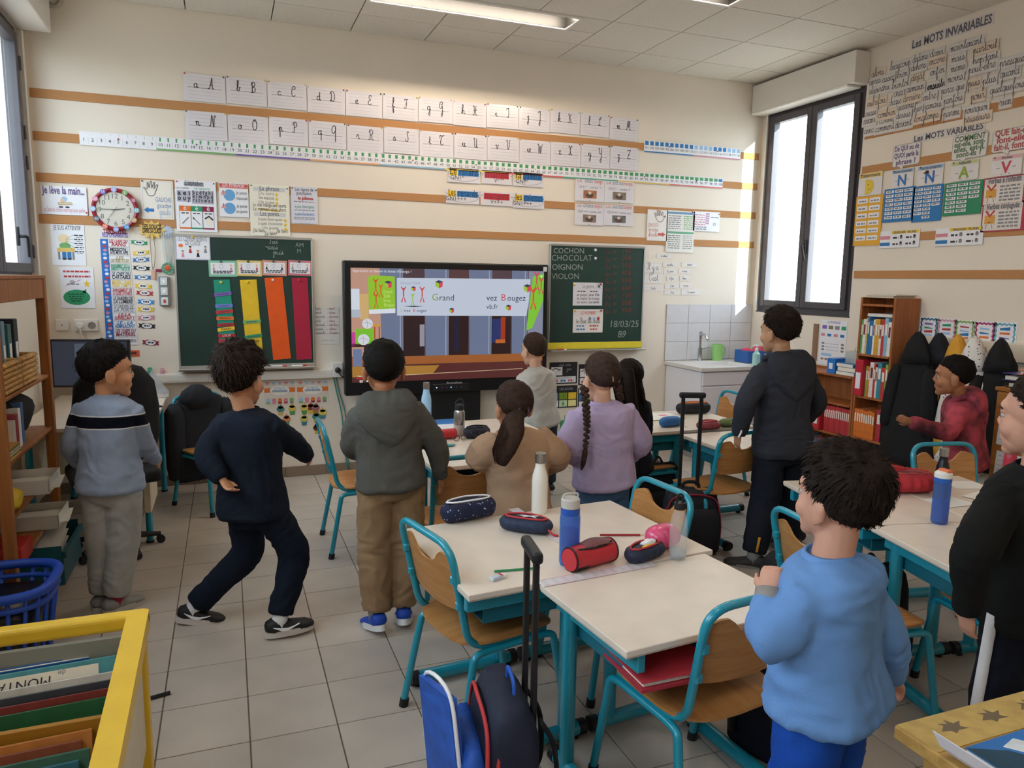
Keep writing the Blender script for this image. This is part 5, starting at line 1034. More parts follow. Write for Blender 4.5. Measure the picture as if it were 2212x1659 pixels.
MB().rbox(4.33, 5.30, SY0+.012, SY0+.0295, .71, .83, .003, 1).build('drawer_front', WLAM, t)
t = thing('backsplash', 'white tiled backsplash behind the tap', 'backsplash', (4.8, WY, .88), world=True); SPL = M('#dcdadd', .15, var=.02, spec=.6)
MB().box(4.30, 5.315, WY-.004, WY-.0004, .879, 1.432).build('grout', M('#b9b4ae', .8, var=0), t)
c_ = {}
for i in range(4):
    for j in range(3):
        x = 4.305+i*.254; z = .882+j*.184; MB().rbox(x, x+.25, WY-.009, WY-.004, z, z+.18, .0015, 1).build('tile', SPL, t)
t = thing('tap', 'tall chrome mixer tap standing on the sink worktop', 'tap', (4.66, 2.65, .878)); MB().lathe([(0, 0), (.026, 0), (.026, .008), (.02, .012), (.02, .13), (.0, .13)], n=18).build('body', CHROME, t, smooth=.6)
MB().tube(crv([(0, 0, .12), (0, 0, .24), (-.01, -.03, .27), (-.02, -.1, .26), (-.02, -.14, .22)], 6), .012, 10).build('spout', CHROME, t, smooth=0); MB().tube([(.015, 0, .11), (.10, -.02, .135)], [.011, .007], 8).build('lever', CHROME, t, smooth=.6); MB().cyl((0, 0, .22), (0, 0, .29), .016, n=14).build('spray_head', CHROME, t, smooth=.6)
t = thing('dish_crate', 'blue plastic crate of cloths beside the tap', 'crate', (5.13, 2.42, .878)); cm = MB()
for s in (-1, 1): cm.rbox(-.15, .15, s*.10-.004, s*.10+.004, .002, .12, .003, 1); cm.rbox(s*.15-.004, s*.15+.004, -.10, .10, .002, .12, .003, 1)
cm.rbox(-.15, .15, -.10, .10, .001, .008, .002, 1); cm.build('crate', M('#2e5fa8', .4, var=.03), t)
for (x, y, z, c_, l_, r) in ((5.06, 2.44, .97, '#d84a6a', 'pink sponge bag heaped in the blue crate', .07), (5.18, 2.42, .99, '#e0607a', 'coral pink cloth heaped on top of the blue crate', .065), (5.20, 2.35, .95, '#eadcc4', 'cream cloth at the near side of the blue crate', .05)): o = lump('cleaning_cloth', M(c_, .7, var=.08), None, (x, y, z), (r, r*.8, r*.7), int(r*999), .3); tag(o, l_, 'cloth', 'cloths in the blue crate')
t = thing('soap_bottle', 'pale turquoise pump soap bottle by the sink', 'bottle', (4.95, 2.16, .878)); MB().lathe([(0, 0), (.034, 0), (.036, .02), (.036, .11), (.015, .135), (.015, .145), (0, .145)], n=18).build('body', M('#a8d6cf', .25, var=.03), t, smooth=.6); MB().lathe([(0, .145), (.016, .145), (.016, .16), (.005, .165), (.005, .185), (0, .185)], n=12).build('pump', WHITE, t, smooth=.6); MB().rbox(-.045, .012, -.009, .009, .185, .196, .004).build('nozzle', WHITE, t)
t = thing('green_jug', 'small green plastic jug behind the soap bottle', 'jug', (4.86, 2.64, .878)); MB().lathe([(0, 0), (.05, 0), (.058, .14), (.062, .16), (.056, .16), (.05, .03), (0, .03)], n=18).build('body', M('#9ad27a', .3, var=.03), t, smooth=.6); MB().tube(crv([(.056, 0, .13), (.09, 0, .12), (.09, 0, .06), (.054, 0, .04)], 5), .006, 6).build('handle', M('#9ad27a', .3, var=.03), t, smooth=0)
# ================================================================== BOOKCASES ON THE RIGHT
OAK = wood('#b06a38', '#96552a', .45, .8, 2); BXF, BXB = 5.06, 5.315
def case(name, label, y0, y1, z1, shelves, top=True):
    t = thing(name, label, 'bookcase', (BXB, (y0+y1)/2, 0), world=True)
    for y in (y0, y1-.02): MB().rbox(BXF, BXB, y, y+.02, .001, z1, .002, 1).build('side_panel', OAK, t)
    MB().box(BXB-.006, BXB, y0+.02, y1-.02, .05, z1-.001).build('back_panel', OAK, t)
    for z in shelves: MB().rbox(BXF-.01, BXB-.006, y0+.0205, y1-.0205, z-.018, z, .002, 1).build('shelf', OAK, t)
    return t
TY0, TY1, TZ = .735, 1.075, 1.55
case('tall_bookcase', 'tall orange wooden bookcase full of books beside the window', TY0, TY1, TZ, (.08, .42, .76, 1.10, 1.50))
case('low_bookcase', 'low wooden bookcase of red magazine files left of the tall one', 1.08, 1.82, .92, (.08, .40, .66, .90))
BC = ['#d8a23a', '#c23b3b', '#2f6fa8', '#e8e2d8', '#5a9a5a', '#e0c040', '#8a3a6a', '#3a8a9a', '#e07a30', '#f0ead8', '#b03040', '#4a5a9a', '#8ab04a']
BN = {'#d8a23a': 'ochre', '#c23b3b': 'red', '#2f6fa8': 'blue', '#e8e2d8': 'off white', '#5a9a5a': 'green', '#e0c040': 'yellow', '#8a3a6a': 'plum', '#3a8a9a': 'teal', '#e07a30': 'orange', '#f0ead8': 'cream', '#b03040': 'crimson', '#4a5a9a': 'indigo', '#8ab04a': 'lime green'}
PAGES = M('#efe6d4', .8, var=.05, scale=200)
def book(label, x0, y0, y1, z0, h, d, col, grp, lean=0.0):                           # spine towards -x
    w = y1-y0; t = thing('book', label, 'book', (x0, (y0+y1)/2, z0), group=grp); c = M(col, .5, var=.08, scale=30)
    MB().box(0, .003, -w/2, w/2, 0, h).build('spine', c, t); cv = MB(); cv.box(.003, d, -w/2, -w/2+.002, 0, h); cv.box(.003, d, w/2-.002, w/2, 0, h); cv.build('cover', c, t)
    MB().box(.004, d-.004, -w/2+.002, w/2-.002, .003, h-.003).build('pages', PAGES, t)
    MB().box(-.0006, 0, -w*.3, w*.3, h*.55, h*.85).build('title_band', M('#efe8dc', .6, var=.05) if col not in ('#e8e2d8', '#f0ead8') else M('#7a3030', .6, var=0), t)
    if lean: t.rotation_euler = (lean, 0, 0)
    return t
def brow(y0, y1, z, hs, sh, cols=None, seed=0, tmax=.04, tmin=.014):
    r = random.Random(seed); y = y1; k = 0; last = None
    while y-tmin > y0:
        w = min(r.uniform(tmin, tmax), y-y0); c = (cols[k % len(cols)] if cols else r.choice(BC)); h = r.uniform(*hs)
        book('%s book, %s from the window on %s' % (BN.get(c, 'red'), ['first', 'second', 'third', 'fourth', 'fifth', 'sixth', 'seventh', 'eighth', 'ninth', 'tenth', 'eleventh', 'twelfth', 'thirteenth', 'fourteenth', 'fifteenth', 'sixteenth'][min(k, 15)], sh), BXF+.005, y-w+.0008, y-.0008, z+.0005, h, r.uniform(.15, .2), c, 'books on '+sh)
        y -= w; k += 1
brow(TY0+.024, TY1-.022, 1.10, (.24, .30), 'the upper shelf of the tall bookcase', ['#5a9a5a', '#e8e2d8', '#e0c040', '#2f6fa8', '#2f6fa8', '#f0ead8', '#d8a23a', '#d8a23a', '#e8e2d8', '#c23b3b', '#8ab4d0', '#e8e2d8', '#2f6fa8'], 3)
brow(TY0+.024, TY1-.105, .76, (.24, .29), 'the middle shelf of the tall bookcase', ['#8ab04a', '#e07a30', '#e8e2d8', '#c23b3b', '#e8e2d8', '#3a8a9a', '#c23b3b', '#8ab04a'], 4)
brow(TY0+.10, TY1-.022, .42, (.22, .23), 'the orange row of the tall bookcase', ['#e07a30'], 5, .025, .02); brow(TY0+.024, TY0+.098, .42, (.22, .26), 'the crimson end of the orange row', ['#b03040'], 6, .05, .04)
brow(TY0+.024, TY1-.022, .08, (.2, .24), 'the bottom shelf of the tall bookcase', ['#c23b3b', '#e8e2d8', '#b03040', '#4a5a9a'], 8, .05, .03)
brow(1.103, 1.38, .40, (.22, .23), 'the red row of the low bookcase', ['#c23b3b', '#c23b3b', '#b03040'], 9, .024, .018); brow(1.54, 1.79, .40, (.2, .24), 'the window end of the low bookcase', ['#e8e2d8', '#2f6fa8', '#4a5a9a', '#8a3a6a'], 10); brow(1.103, 1.7, .08, (.2, .25), 'the bottom shelf of the low bookcase', ['#c23b3b', '#e8e2d8', '#2f6fa8', '#c23b3b'], 12, .05, .03)
def binder(label, y0, y1, z0, h, col):
    t = thing('binder', label, 'binder', (BXF, (y0+y1)/2, z0), group=None); w = y1-y0; MB().rbox(-.03, .20, -w/2, w/2, 0, h, .004, 1).build('cover', M(col, .4, var=.04), t); MB().box(-.031, -.0302, -w*.3, w*.3, h*.2, h*.65).build('spine_label', WHITE, t)
binder('red ring binder at the left of the middle shelf of the tall bookcase', TY1-.103, TY1-.024, .7605, .29, '#c0263a'); binder('red ring binder with white label in the low bookcase', 1.40, 1.50, .4005, .25, '#c8303a')
for k, (y, z, w, h, c, lb) in enumerate([(1.18, .9005, .2, .032, '#e8dccb', 'thick cream book, lowest of the stack on the low bookcase'), (1.17, .9335, .19, .035, '#efe6da', 'thick cream book in the middle of the stack on the low bookcase'), (1.19, .9695, .18, .03, '#e6dccf', 'thick cream book on top of the stack on the low bookcase')]):
    t = thing('book', lb, 'book', (5.16, y, z), group='books stacked on the low bookcase'); MB().rbox(-.10, .1, -w/2, w/2, 0, h, .002, 1).build('cover', M('#4a86b8' if k != 1 else '#d8d0c4', .5, var=.05), t); MB().box(-.101, .09, -w/2+.004, w/2-.004, .003, h-.003).build('pages', PAGES, t)
t = thing('blue_box_file', 'bright blue box file standing on the low bookcase', 'box file', (5.13, 1.33, .9005)); MB().rbox(-.08, .1, -.045, .045, 0, .13, .003, 1).build('box', M('#2a78c8', .4, var=.04), t); MB().box(-.0812, -.0803, -.02, .02, .04, .09).build('label', WHITE, t)
t = thing('plastic_box', 'clear plastic box of sticks on the low bookcase', 'box', (5.18, 1.16, 1.0005)); MB().rbox(-.07, .07, -.08, .08, 0, .10, .004, 1).build('tub', clear('tub', '#e8ecee', .35, .2), t)
for k in range(7): MB().cyl((rnd.uniform(-.05, .05), rnd.uniform(-.06, .06), .005), (rnd.uniform(-.06, .06), rnd.uniform(-.07, .07), rnd.uniform(.12, .17)), .004, n=6).build('stick', M('#c8d0a8', .5, var=.05), t)
for k, (y, z, w, h) in enumerate([(.92, 1.5505, .3, .006), (.9, 1.557, .26, .012), (.86, 1.5695, .22, .008)]): tag(MB().rbox(5.07, 5.29, y-w/2, y+w/2, z, z+h, .001, 1, mat=None).build('paper_stack', M(['#d8cdb8', '#cdbfa6', '#d9d4c6'][k], .8, var=.05), None), ['wide paper sheets lying on top of the tall bookcase', 'paper stack in the middle of the pile on the tall bookcase', 'topmost paper stack on the tall bookcase'][k], 'papers', 'papers on the tall bookcase')
tag(MB().rbox(5.09, 5.28, TY0+.05, TY1-.05, 1.4, 1.425, .003, 1).build('paper_stack', M('#e9e4dc', .7, var=.05), None), 'white papers lying flat on the row of books in the tall bookcase', 'papers', 'papers on the tall bookcase')
s = rsheet('money_poster', 'white poster of coins and notes on the wall below the window', 'poster', 1774, 690, 1824, 794, WHITE)
s.text('LA MONNAIE', .5, .07, .03, PUR, maxw=.5)
for k in range(4): s.rect(.08+.24*k, .12, .25+.24*k, .2, [PUR, BR2, GREY, GRN][k]); s.rect(.05+.24*k, .3, .2+.24*k, .36, [PINK, BLUE, PINK, BLUE][k])
for k in range(3): s.ell(.15, .52+.07*k, .06, .025, GREY); s.ell(.88, .52+.07*k, .06, .025, BR2); s.scribble(.25, .53+.07*k, .75, .006, FRUL)
s.rect(.1, .74, .5, .8, LBLUE); s.ell(.15, .87, .06, .025, BR2); s.ell(.3, .87, .06, .025, BR2); s.ell(.45, .87, .06, .025, BR2); s.scribble(.6, .9, .9, .006, GREY); s.done()
t = MB().rbox(WX1-.012, WX1-.0005, 1.79, 1.85, .95, 1.29, .002, 1).build('wooden_ruler', wood('#9c7a62', '#87674f', .5, 1, 2)); tag(t, 'short brown wooden slat fixed to the wall below the window', 'slat')
# zigzag drawings and coats
ZC = [('#3f6f8c', 'dark blue'), ('#e0a0b4', 'pale pink'), ('#8fb05a', 'many coloured'), ('#b03a6a', 'crimson'), ('#6fb0c4', 'light blue')]
for k, (x0, y0, x1, y1) in enumerate([(1989, 684, 2024, 737), (2027, 687, 2063, 742), (2065, 690, 2103, 745), (2107, 693, 2147, 752), (2149, 695, 2193, 753)]):
    s = rsheet('zigzag_drawing', 'child drawing with %s zigzag border above the coats' % ZC[k][1], 'drawing', x0, y0, x1, y1, WHITE, 'zigzag drawings above the coat hooks'); zm = M(ZC[k][0], .6, var=.15, scale=40)
    for (a, b) in (((.06, .06), (.94, .06)), ((.06, .94), (.94, .94)), ((.07, .06), (.07, .94)), ((.93, .06), (.93, .94))):
        n = 9; s.line([(a[0]+(b[0]-a[0])*i/n+(.05 if a[0] == b[0] and i % 2 else 0)*(1 if a[0] < .5 else -1), a[1]+(b[1]-a[1])*i/n+(.05 if a[1] == b[1] and i % 2 else 0)*(1 if a[1] < .5 else -1)) for i in range(n+1)], .014, zm, 1, 'zigzag')
    for q in range(4): 
        y = .24+.17*q; s.poly([(.28, y), (.72, y+rnd.uniform(-.06, .06)), (.72, y+.08), (.28, y+.08)], [PUR, GRN, RED, LBLUE, BLUE, ORA][(q+k) % 6], 2, 'crayon_mark')
    s.done()
t = thing('coat_rack', 'white coat rail fixed to the right wall', 'coat rack', (WX1, .1, 1.2), world=True); MB().rbox(WX1-.03, WX1-.001, -.9, .70, 1.14, 1.27, .004, 1).build('board', M('#e3d6c2', .5, var=.02), t)
HK = [.60, .46, .28, .16, .04, -.25, -.5]
for y in HK: MB().tube(crv([(WX1-.03, y, 1.22), (WX1-.07, y, 1.20), (WX1-.08, y, 1.235)], 4), .006, 6).build('hook', ALU, t, smooth=0)
BLKC = M('#121214', .85, var=.15, scale=18, bump=.12, bscale=60); MUST = M('#d69a34', .8, var=.08, bump=.1)
def dots(col, dot, sc, th, key):
    m = M(col, .75, var=.03, key=key); nt = m.node_tree; b = nt.nodes['Principled BSDF']; src = b.inputs['Base Color'].links[0].from_socket; tc = nt.nodes.new('ShaderNodeTexCoord'); v = nt.nodes.new('ShaderNodeTexVoronoi'); v.inputs['Scale'].default_value = sc
    nt.links.new(tc.outputs['Object'], v.inputs['Vector']); lt = nt.nodes.new('ShaderNodeMath'); lt.operation = 'LESS_THAN'; lt.inputs[1].default_value = th; nt.links.new(v.outputs['Distance'], lt.inputs[0]); mx = nt.nodes.new('ShaderNodeMix'); mx.data_type = 'RGBA'
    nt.links.new(lt.outputs[0], mx.inputs[0]); nt.links.new(src, mx.inputs[6]); mx.inputs[7].default_value = lin(dot); nt.links.new(mx.outputs[2], b.inputs['Base Color']); return m
DOTC = dots('#e2dcd4', '#35333a', 42, .22, 'dots')
def coat(y, mat, label, zb, w, lean=0.0, seed=0, x=5.19):
    t = thing('hanging_coat', label, 'coat', (x, y, zb), world=True, group='coats on the coat rail')
    zs = [zb, zb+.06, zb+.3, .85, 1.02, 1.13, 1.2]; ws = [w*1.5, w*1.52, w*1.25, w*.98, w*.9, w*.8, w*.5]; ds = [.075, .08, .08, .075, .07, .055, .03]
    cloth('body', mat, t, [(x, y+lean*(1.2-z), z) for z in zs], list(zip(ds, ws)), (1, 0), seed, .025); cloth('hood', mat, t, [(x-.03, y, z) for z in (1.08, 1.14, 1.22, 1.28, 1.31)], [(.055, w*.78), (.06, w*.7), (.052, w*.5), (.036, w*.26), (.012, w*.07)], (1, 0), seed+1)
    for s_ in (-1, 1): cloth('sleeve', mat, t, [(x-.04, y+s_*(w*.85+.10*(1.05-z))+lean*(1.05-z), z) for z in (.58, .62, .8, .98, 1.05)], [(.04, .045), (.048, .05), (.055, .055), (.055, .05), (.03, .03)], (1, 0), seed+2+s_)
coat(.52, BLKC, 'long black coat hanging nearest the bookcase', .30, .165, .05, 11, 5.10); coat(.40, M('#16161f', .85, var=.15, scale=18, bump=.12, bscale=60), 'second dark navy coat from the bookcase', .42, .13, .05, 21, 5.17)
coat(.24, MUST, 'mustard yellow coat behind the child in red', .42, .11, .03, 31, 5.16); coat(.10, DOTC, 'white dotted coat behind the child in red', .36, .13, .06, 41, 5.14); coat(-.10, BLKC, 'black coat hanging between the dotted coat and the binders', .40, .13, .0, 51, 5.12)
# wooden cabinet with binders
KX, KY0, KY1, KZ = 4.86, -1.30, -.27, 1.02; CAB = wood('#b67a3c', '#9c6229', .45, .8, 1)
t = thing('wooden_cabinet', 'brown wooden cabinet with handwriting sheets on its front at the right edge', 'cabinet', (5.08, -.78, 0), world=True)
MB().rbox(KX+.02, WX1-.002, KY0, KY1, .06, KZ-.025, .003, 1).build('carcass', CAB, t); MB().rbox(KX-.005, WX1-.002, KY0-.01, KY1+.01, KZ-.025, KZ, .004, 1).build('top', CAB, t); MB().box(KX+.05, WX1-.03, KY0+.02, KY1-.02, 0, .06).build('plinth', M('#5a3a20', .6, var=0), t)
for k in range(2): d_ = MB().rbox(KX, KX+.0195, KY1-.005-.51*k-.5, KY1-.005-.51*k, .07, KZ-.03, .003, 1).build('door', CAB, t); MB().ell((KX-.012, KY1-.47+.01-.1*k, .6), (.012, .012, .012), 10, 8).build('knob', CHROME, d_, smooth=0)
for k, (y0, y1, z1, z0, tx, lb) in enumerate([(-.31, -.53, .93, .65, 'a r', 'upper ruled handwriting sheet on the wooden cabinet'), (-.31, -.53, .61, .33, 'a n', 'lower ruled handwriting sheet on the wooden cabinet')]):
    s = Sheet('handwriting_sheet', lb, 'sheet', (KX-.0005, y0, z1), (0, -1, 0), y0-y1, z1-z0, WHITE, 'handwriting sheets on the wooden cabinet', rot=.05*(k*2-1)*0+(-.04))
    for q in range(8): s.line([(.06, .1+.11*q), (.94, .1+.11*q)], .003 if q == 3 else .0022, GREY if q != 3 else RED)
    s.cur(tx, .45, .43, .032, .005); s.done()
for k, (z, c, lb, dy) in enumerate([(KZ+.0005, '#2b2b30', 'black ring binder lying at the bottom of the pile on the cabinet', 0), (KZ+.046, '#5a52a0', 'violet ring binder lying in the middle of the pile on the cabinet', .03), (KZ+.0925, '#e07a3a', 'orange ring binder lying on top of the pile on the cabinet', -.06)]):
    t = thing('binder', lb, 'binder', (5.02, -.46+dy, z), .1*k, group='binders lying on the cabinet'); h = .044 if k < 2 else .03; MB().rbox(-.13, .13, -.16, .16, 0, .003, .001, 1).build('lower_cover', M(c, .25, var=.02, spec=.6), t); MB().rbox(-.13, .13, -.16, .16, h-.003, h, .001, 1).build('upper_cover', M(c, .2, var=.02, spec=.7), t); MB().box(.127, .13, -.16, .16, .003, h-.003).build('spine', M(c, .25, var=.02), t); MB().box(-.11, .11, -.15, .15, .004, h*.6).build('pages', PAGES, t)
# ================================================================== THINGS ON AND AROUND THE DESKS
DZ = .6505
def P2(px, py, z=.65): v = onz(px, py, z); return (v.x, v.y)
def bottle(label, px, py, prof, parts, z=DZ, zs=1.0):                     # lathe body; parts: (name, profile, material)
    x, y = P2(px, py); t = thing('drinking_bottle', label, 'bottle', (x, y, z), group='drinking bottles')
    t.scale = (1, 1, zs)
    for nm, pr, m_ in parts: MB().lathe(pr, n=28).build(nm, m_, t, smooth=.5)
    return t
STEEL = M('#b9b6b0', .25, .9, var=.02)
def thermos(label, px, py, body, H=.235, R=.035):
    pr = [(0, 0), (R*.92, 0), (R, .006), (R, H*.62), (R*.92, H*.72), (R*.66, H*.85), (R*.58, H*.93), (R*.58, H*.94), (0, H*.94)]
    return bottle(label, px, py, None, [('body', pr, body), ('cap', [(0, H*.945), (R*.66, H*.945), (R*.66, H*1.12), (R*.6, H*1.13), (0, H*1.13)], STEEL)])
thermos('cream insulated bottle with steel cap at the far edge of the foreground desks', 1165, 1107, M('#efe9dc', .25, var=.02, spec=.6)); thermos('pale blue insulated bottle with steel cap in front of the screen', 921, 912, M('#a4cbe8', .3, var=.02), .25)
thermos('black insulated bottle with steel cap behind the blue straw bottle', 2030, 1078, M('#17171a', .25, var=.02), .22, .03); thermos('red insulated bottle with steel cap beside the child in black', 2176, 1050, M('#b03444', .3, var=.02), .22, .03)
BLUEP = clear('blue_plastic', '#a4c6f2', .16, .12); BLUED = clear('blue_water', '#8cb2ec', .2, .1); CLP = clear('clear_plastic', '#fafafa', .10, .05)
t = bottle('translucent blue bottle with grey screw cap in the middle of the foreground desks', 1229, 1219, None, [('body', [(.032, .001), (.036, .01), (.0365, .155), (.034, .165), (.030, .165), (.030, .16), (.033, .152), (.033, .012), (0, .008), (0, 0.001)], BLUEP), ('water', [(0, .010), (.031, .013), (.031, .115), (0, .115)], BLUED), ('neck_ring', [(0, .166), (.034, .166), (.034, .185), (0, .185)], M('#2456b0', .4, var=.02)), ('cap', [(0, .186), (.033, .186), (.0335, .212), (.030, .216), (0, .216)], M('#c4beb6', .4, var=.02))], zs=1.13)
MB().tube(crv([(-.026, 0, .215), (-.024, 0, .228), (.024, 0, .228), (.026, 0, .215)], 6), .004, 8).build('carry_loop', M('#c4beb6', .4, var=.02), t, smooth=0)
t = bottle('clear empty bottle with black loop cap at the right of the foreground desks', 1463, 1207, None, [('body', [(.028, .001), (.032, .006), (.0325, .13), (.027, .165), (.018, .185), (.018, .192), (.0165, .192), (.0165, .184), (.0255, .163), (.031, .13), (.031, .012), (0, .02), (0, .015), (.026, .004)], CLP), ('water', [(0, .021), (.030, .014), (.030, .032), (0, .032)], clear('water', '#e6eef2', .2, .03)), ('cap', [(0, .188), (.02, .188), (.02, .212), (0, .212)], BLACKP)])
MB().tube(crv([(-.013, 0, .21), (-.012, 0, .235), (0, 0, .243), (.012, 0, .235), (.013, 0, .21)], 5), .004, 8).build('carry_loop', BLACKP, t, smooth=0)
t = bottle('blue straw bottle with white and orange lid on the right hand desk', 2028, 1130, None, [('body', [(.029, .001), (.033, .008), (.034, .15), (.032, .16), (.030, .16), (.0315, .148), (.031, .012), (0, .008), (0, .001)], BLUEP), ('water', [(0, .010), (.030, .013), (.030, .085), (0, .085)], BLUED), ('collar', [(0, .161), (.034, .161), (.034, .178), (0, .178)], M('#2d5fb4', .4, var=.02)), ('lid', [(0, .179), (.0345, .179), (.034, .195), (.026, .203), (0, .205)], M('#e6e2dc', .35, var=.01))], zs=1.12)
MB().rbox(-.012, .016, -.03, .02, .2, .212, .005).build('flip_spout', M('#e0703c', .4, var=.03), t); MB().tube([(.004, 0, .01), (.008, 0, .17)], .0045, 8).build('straw', M('#1d3f8c', .4, var=0), t, smooth=.6)
t = bottle('steel flask with grey sleeve and black lid on the desk before the screen', 992, 940, None, [('body', [(0, 0), (.034, 0), (.036, .006), (.036, .07), (0, .07)], M('#b9aca4', .5, var=.02)), ('flask', [(0, .0705), (.0355, .0705), (.0355, .15), (.03, .165), (0, .165)], STEEL), ('lid', [(0, .166), (.03, .166), (.03, .195), (.02, .205), (0, .205)], BLACKP)])
MB().tube(crv([(-.024, 0, .19), (-.02, 0, .22), (.012, 0, .235), (.028, 0, .195)], 5), .006, 8).build('spout_handle', BLACKP, t, smooth=0)
# pencil cases
def pouch(label, px, py, L, W, H, rz, mat, zipm, z=DZ, open_=True, inside=None, grp='pencil cases', k_=1.12):   # lozenge pouch lying along local x with an open zip on top
    x, y = P2(px, py); t = thing('pencil_case', label, 'pencil case', (x, y, z), rz, group=grp)
    L, W, H = L*k_, W*k_, H*k_; mb = MB(); rings = []; n = 22; m = 16
    for i in range(n+1):
        u = -1+2*i/n; s = max(.02, (1-abs(u)**3.2))**.5; ring = []
        for j in range(m):
            a = 2*PI*j/m; yy = math.cos(a); zz = math.sin(a)
            top = zz > .5 and open_ and abs(u) < .75
            ring.append((u*L/2, yy*W/2*s*(1.0+.05*math.sin(i*1.7)), H/2+zz*H/2*(s if zz > 0 else min(1, s*1.4))*(.72 if top and abs(yy) < .6 else 1.0)))
        rings.append(ring)
    mb.loft(rings); mb.build('pouch', mat, t, smooth=0)
    if open_:
        q = [(u*L*.40, W*.30*(1-(u)**2)**.5 if abs(u) < 1 else 0, H*.93-.004*abs(u)) for u in np.linspace(-1, 1, 13)]
        for s in (-1, 1): MB().tube([(p[0], s*p[1], p[2]) for p in q], .004, 6).build('zip_tape', zipm, t, smooth=0)
        MB().ell((0, 0, H*.80), (L*.36, W*.24, H*.06), 18, 8).build('lining', inside or M('#26262c', .8, var=.1), t, smooth=0)
    return t
def pencil(label, px0, py0, px1, py1, col, z=DZ, tip='#d8b48a', grp='pencils on the desks'):
    a, b = onz(px0, py0, .65), onz(px1, py1, .65); d = b-a; L = d.length; t = thing('pencil', label, 'pencil', (a.x, a.y, z), math.atan2(d.y, d.x), group=grp); r = .0042
    MB().cyl((0, 0, r), (L*.9, 0, r), r, n=6).build('barrel', M(col, .4, var=.03), t); MB().cyl((L*.9, 0, r), (L*.985, 0, r), r, .001, 6).build('sharpened_wood', M(tip, .6, var=0), t); MB().cyl((L*.975, 0, r), (L, 0, r), .0015, .0003, 6).build('lead', M(col, .5, var=0), t)
NAVYP = dots('#1a2140', '#a8b4cc', 55, .17, 'navyprint')
t = pouch('navy printed pencil case lying open with pencils on the left foreground desk', 1012, 1122, .23, .095, .088, .18, NAVYP, WHITE)
for k, c_ in enumerate(('#3fae4a', '#c8502e', '#d88a50', '#7a4030')): MB().tube([(-.09, -.032+.007*k, .052+.003*k), (.075, -.036+.012*k, .066)], .004, 6).build('pencil', M(c_, .5, var=0), t, smooth=.6)
t = pouch('navy and red pencil case with a white emblem on the left foreground desk', 1136, 1148, .20, .095, .062, math.radians(-40), M('#23304a', .6, var=.06), RED)
for s in (-1, 1): MB().tube(crv([(u*.096, s*.046*(max(.0, 1-abs(u)**3))**.5, .026+.012*(s < 0)) for u in np.linspace(-1, 1, 11)], 2), .0035, 6).build('red_piping', RED, t, smooth=0)
mb = MB(); mb.add([(p[0], p[1], .0635) for p in [(-.045, -.004), (-.02, .012), (.012, .010), (.038, .022), (.05, .018), (.03, .006), (.05, -.012), (.03, -.006), (.014, .0), (-.012, -.016), (-.008, -.002), (-.03, .0)]], [tuple(range(12))]); mb.build('emblem', WHITE, t); MB().tube(crv([(.095, -.02, .03), (.12, -.03, .012), (.14, -.02, .006)], 4), .005, 6).build('zip_pull', RED, t, smooth=0)
# red tube case and its open neighbour
a, b = onz(1240, 1232, .65), onz(1352, 1200, .65); rz = math.atan2(b.y-a.y, b.x-a.x); RC = M('#c4303a', .45, var=.06)
t = thing('pencil_case', 'red and black tube pencil case lying on the nearest desk', 'pencil case', (a.x, a.y, DZ), rz, group='pencil cases'); L, r = .17, .042
MB().tube([(-.02, 0, r), (L, 0, r)], r, 28).build('tube_body', RC, t, smooth=.6)
for x in (-.021, L+.001): MB().lathe([(0, 0), (r*.93, 0), (r*.93, .003), (0, .004)], n=28, mat=Matrix.Translation((x, 0, r)) @ Matrix.Rotation(-PI/2 if x < 0 else PI/2, 4, 'Y')).build('end_disc', RC, t, smooth=.6)
mb = MB(); rings = []
for i in range(9):
    x = -.012+.055*i/8; rings.append([(x, math.cos(q)*r*1.02, r+math.sin(q)*r*1.02) for q in np.linspace(-2.6, -1.0+.0*i, 9)][::-1]+[(x, math.cos(q)*r*.98, r+math.sin(q)*r*.98) for q in np.linspace(-2.6, -1.0, 9)])
mb.loft(rings); mb.build('side_panel', M('#1d1a20', .6, var=.08), t, smooth=.6)
mb = MB(); rings = []
for i in range(9):
    x = .035+(L-.05)*i/8; k = math.sin(PI*i/8)*.012; rings.append([(x, math.cos(q)*(r*1.03+k), r+math.sin(q)*(r*1.03+k)) for q in np.linspace(PI*.72, PI*.2, 9)]+[(x, math.cos(q)*(r*.97+k), r+math.sin(q)*(r*.97+k)) for q in np.linspace(PI*.2, PI*.72, 9)])
mb.loft(rings); mb.build('mesh_panel', M('#7d4a4c', .6, var=.25, scale=200), t, smooth=.6)
for s in (-1, 1): MB().tube(crv([(.0, s*.018, r*1.88), (.06, s*.03, r*1.86), (.12, s*.03, r*1.86), (L-.01, s*.016, r*1.92)], 5), .004, 6).build('zip_tape', BLACKP, t, smooth=0)
for x in (-.019, L): MB().tube([(x, r*math.cos(q), r+r*math.sin(q)) for q in np.linspace(0, 2*PI, 25)[:-1]], .003, 6, closed=True).build('piping', BLACKP, t, smooth=0)
t = pouch('open navy and red pencil case full of oddments beside the clear bottle', 1392, 1207, .17, .085, .055, rz+.1, M('#232a44', .6, var=.1), RED, inside=M('#3a3a44', .8, var=.2)); lump('tissue', WHITE, t, (.02, .0, .052), (.035, .022, .016), 3, .3); MB().rbox(-.03, .03, -.02, -.01, .05, .058, .002).build('yellow_marker', YEL, t)
t = pouch('round pink glossy pencil case behind the clear bottle', 1430, 1182, .13, .095, .08, rz, M('#e0527e', .25, var=.08, scale=20, spec=.6), PINK, open_=False); MB().tube(crv([(-.055, .0, .074), (0, .0, .0815), (.055, .0, .074)], 5), .003, 6).build('zip', M('#a82a52', .5, var=0), t, smooth=0)
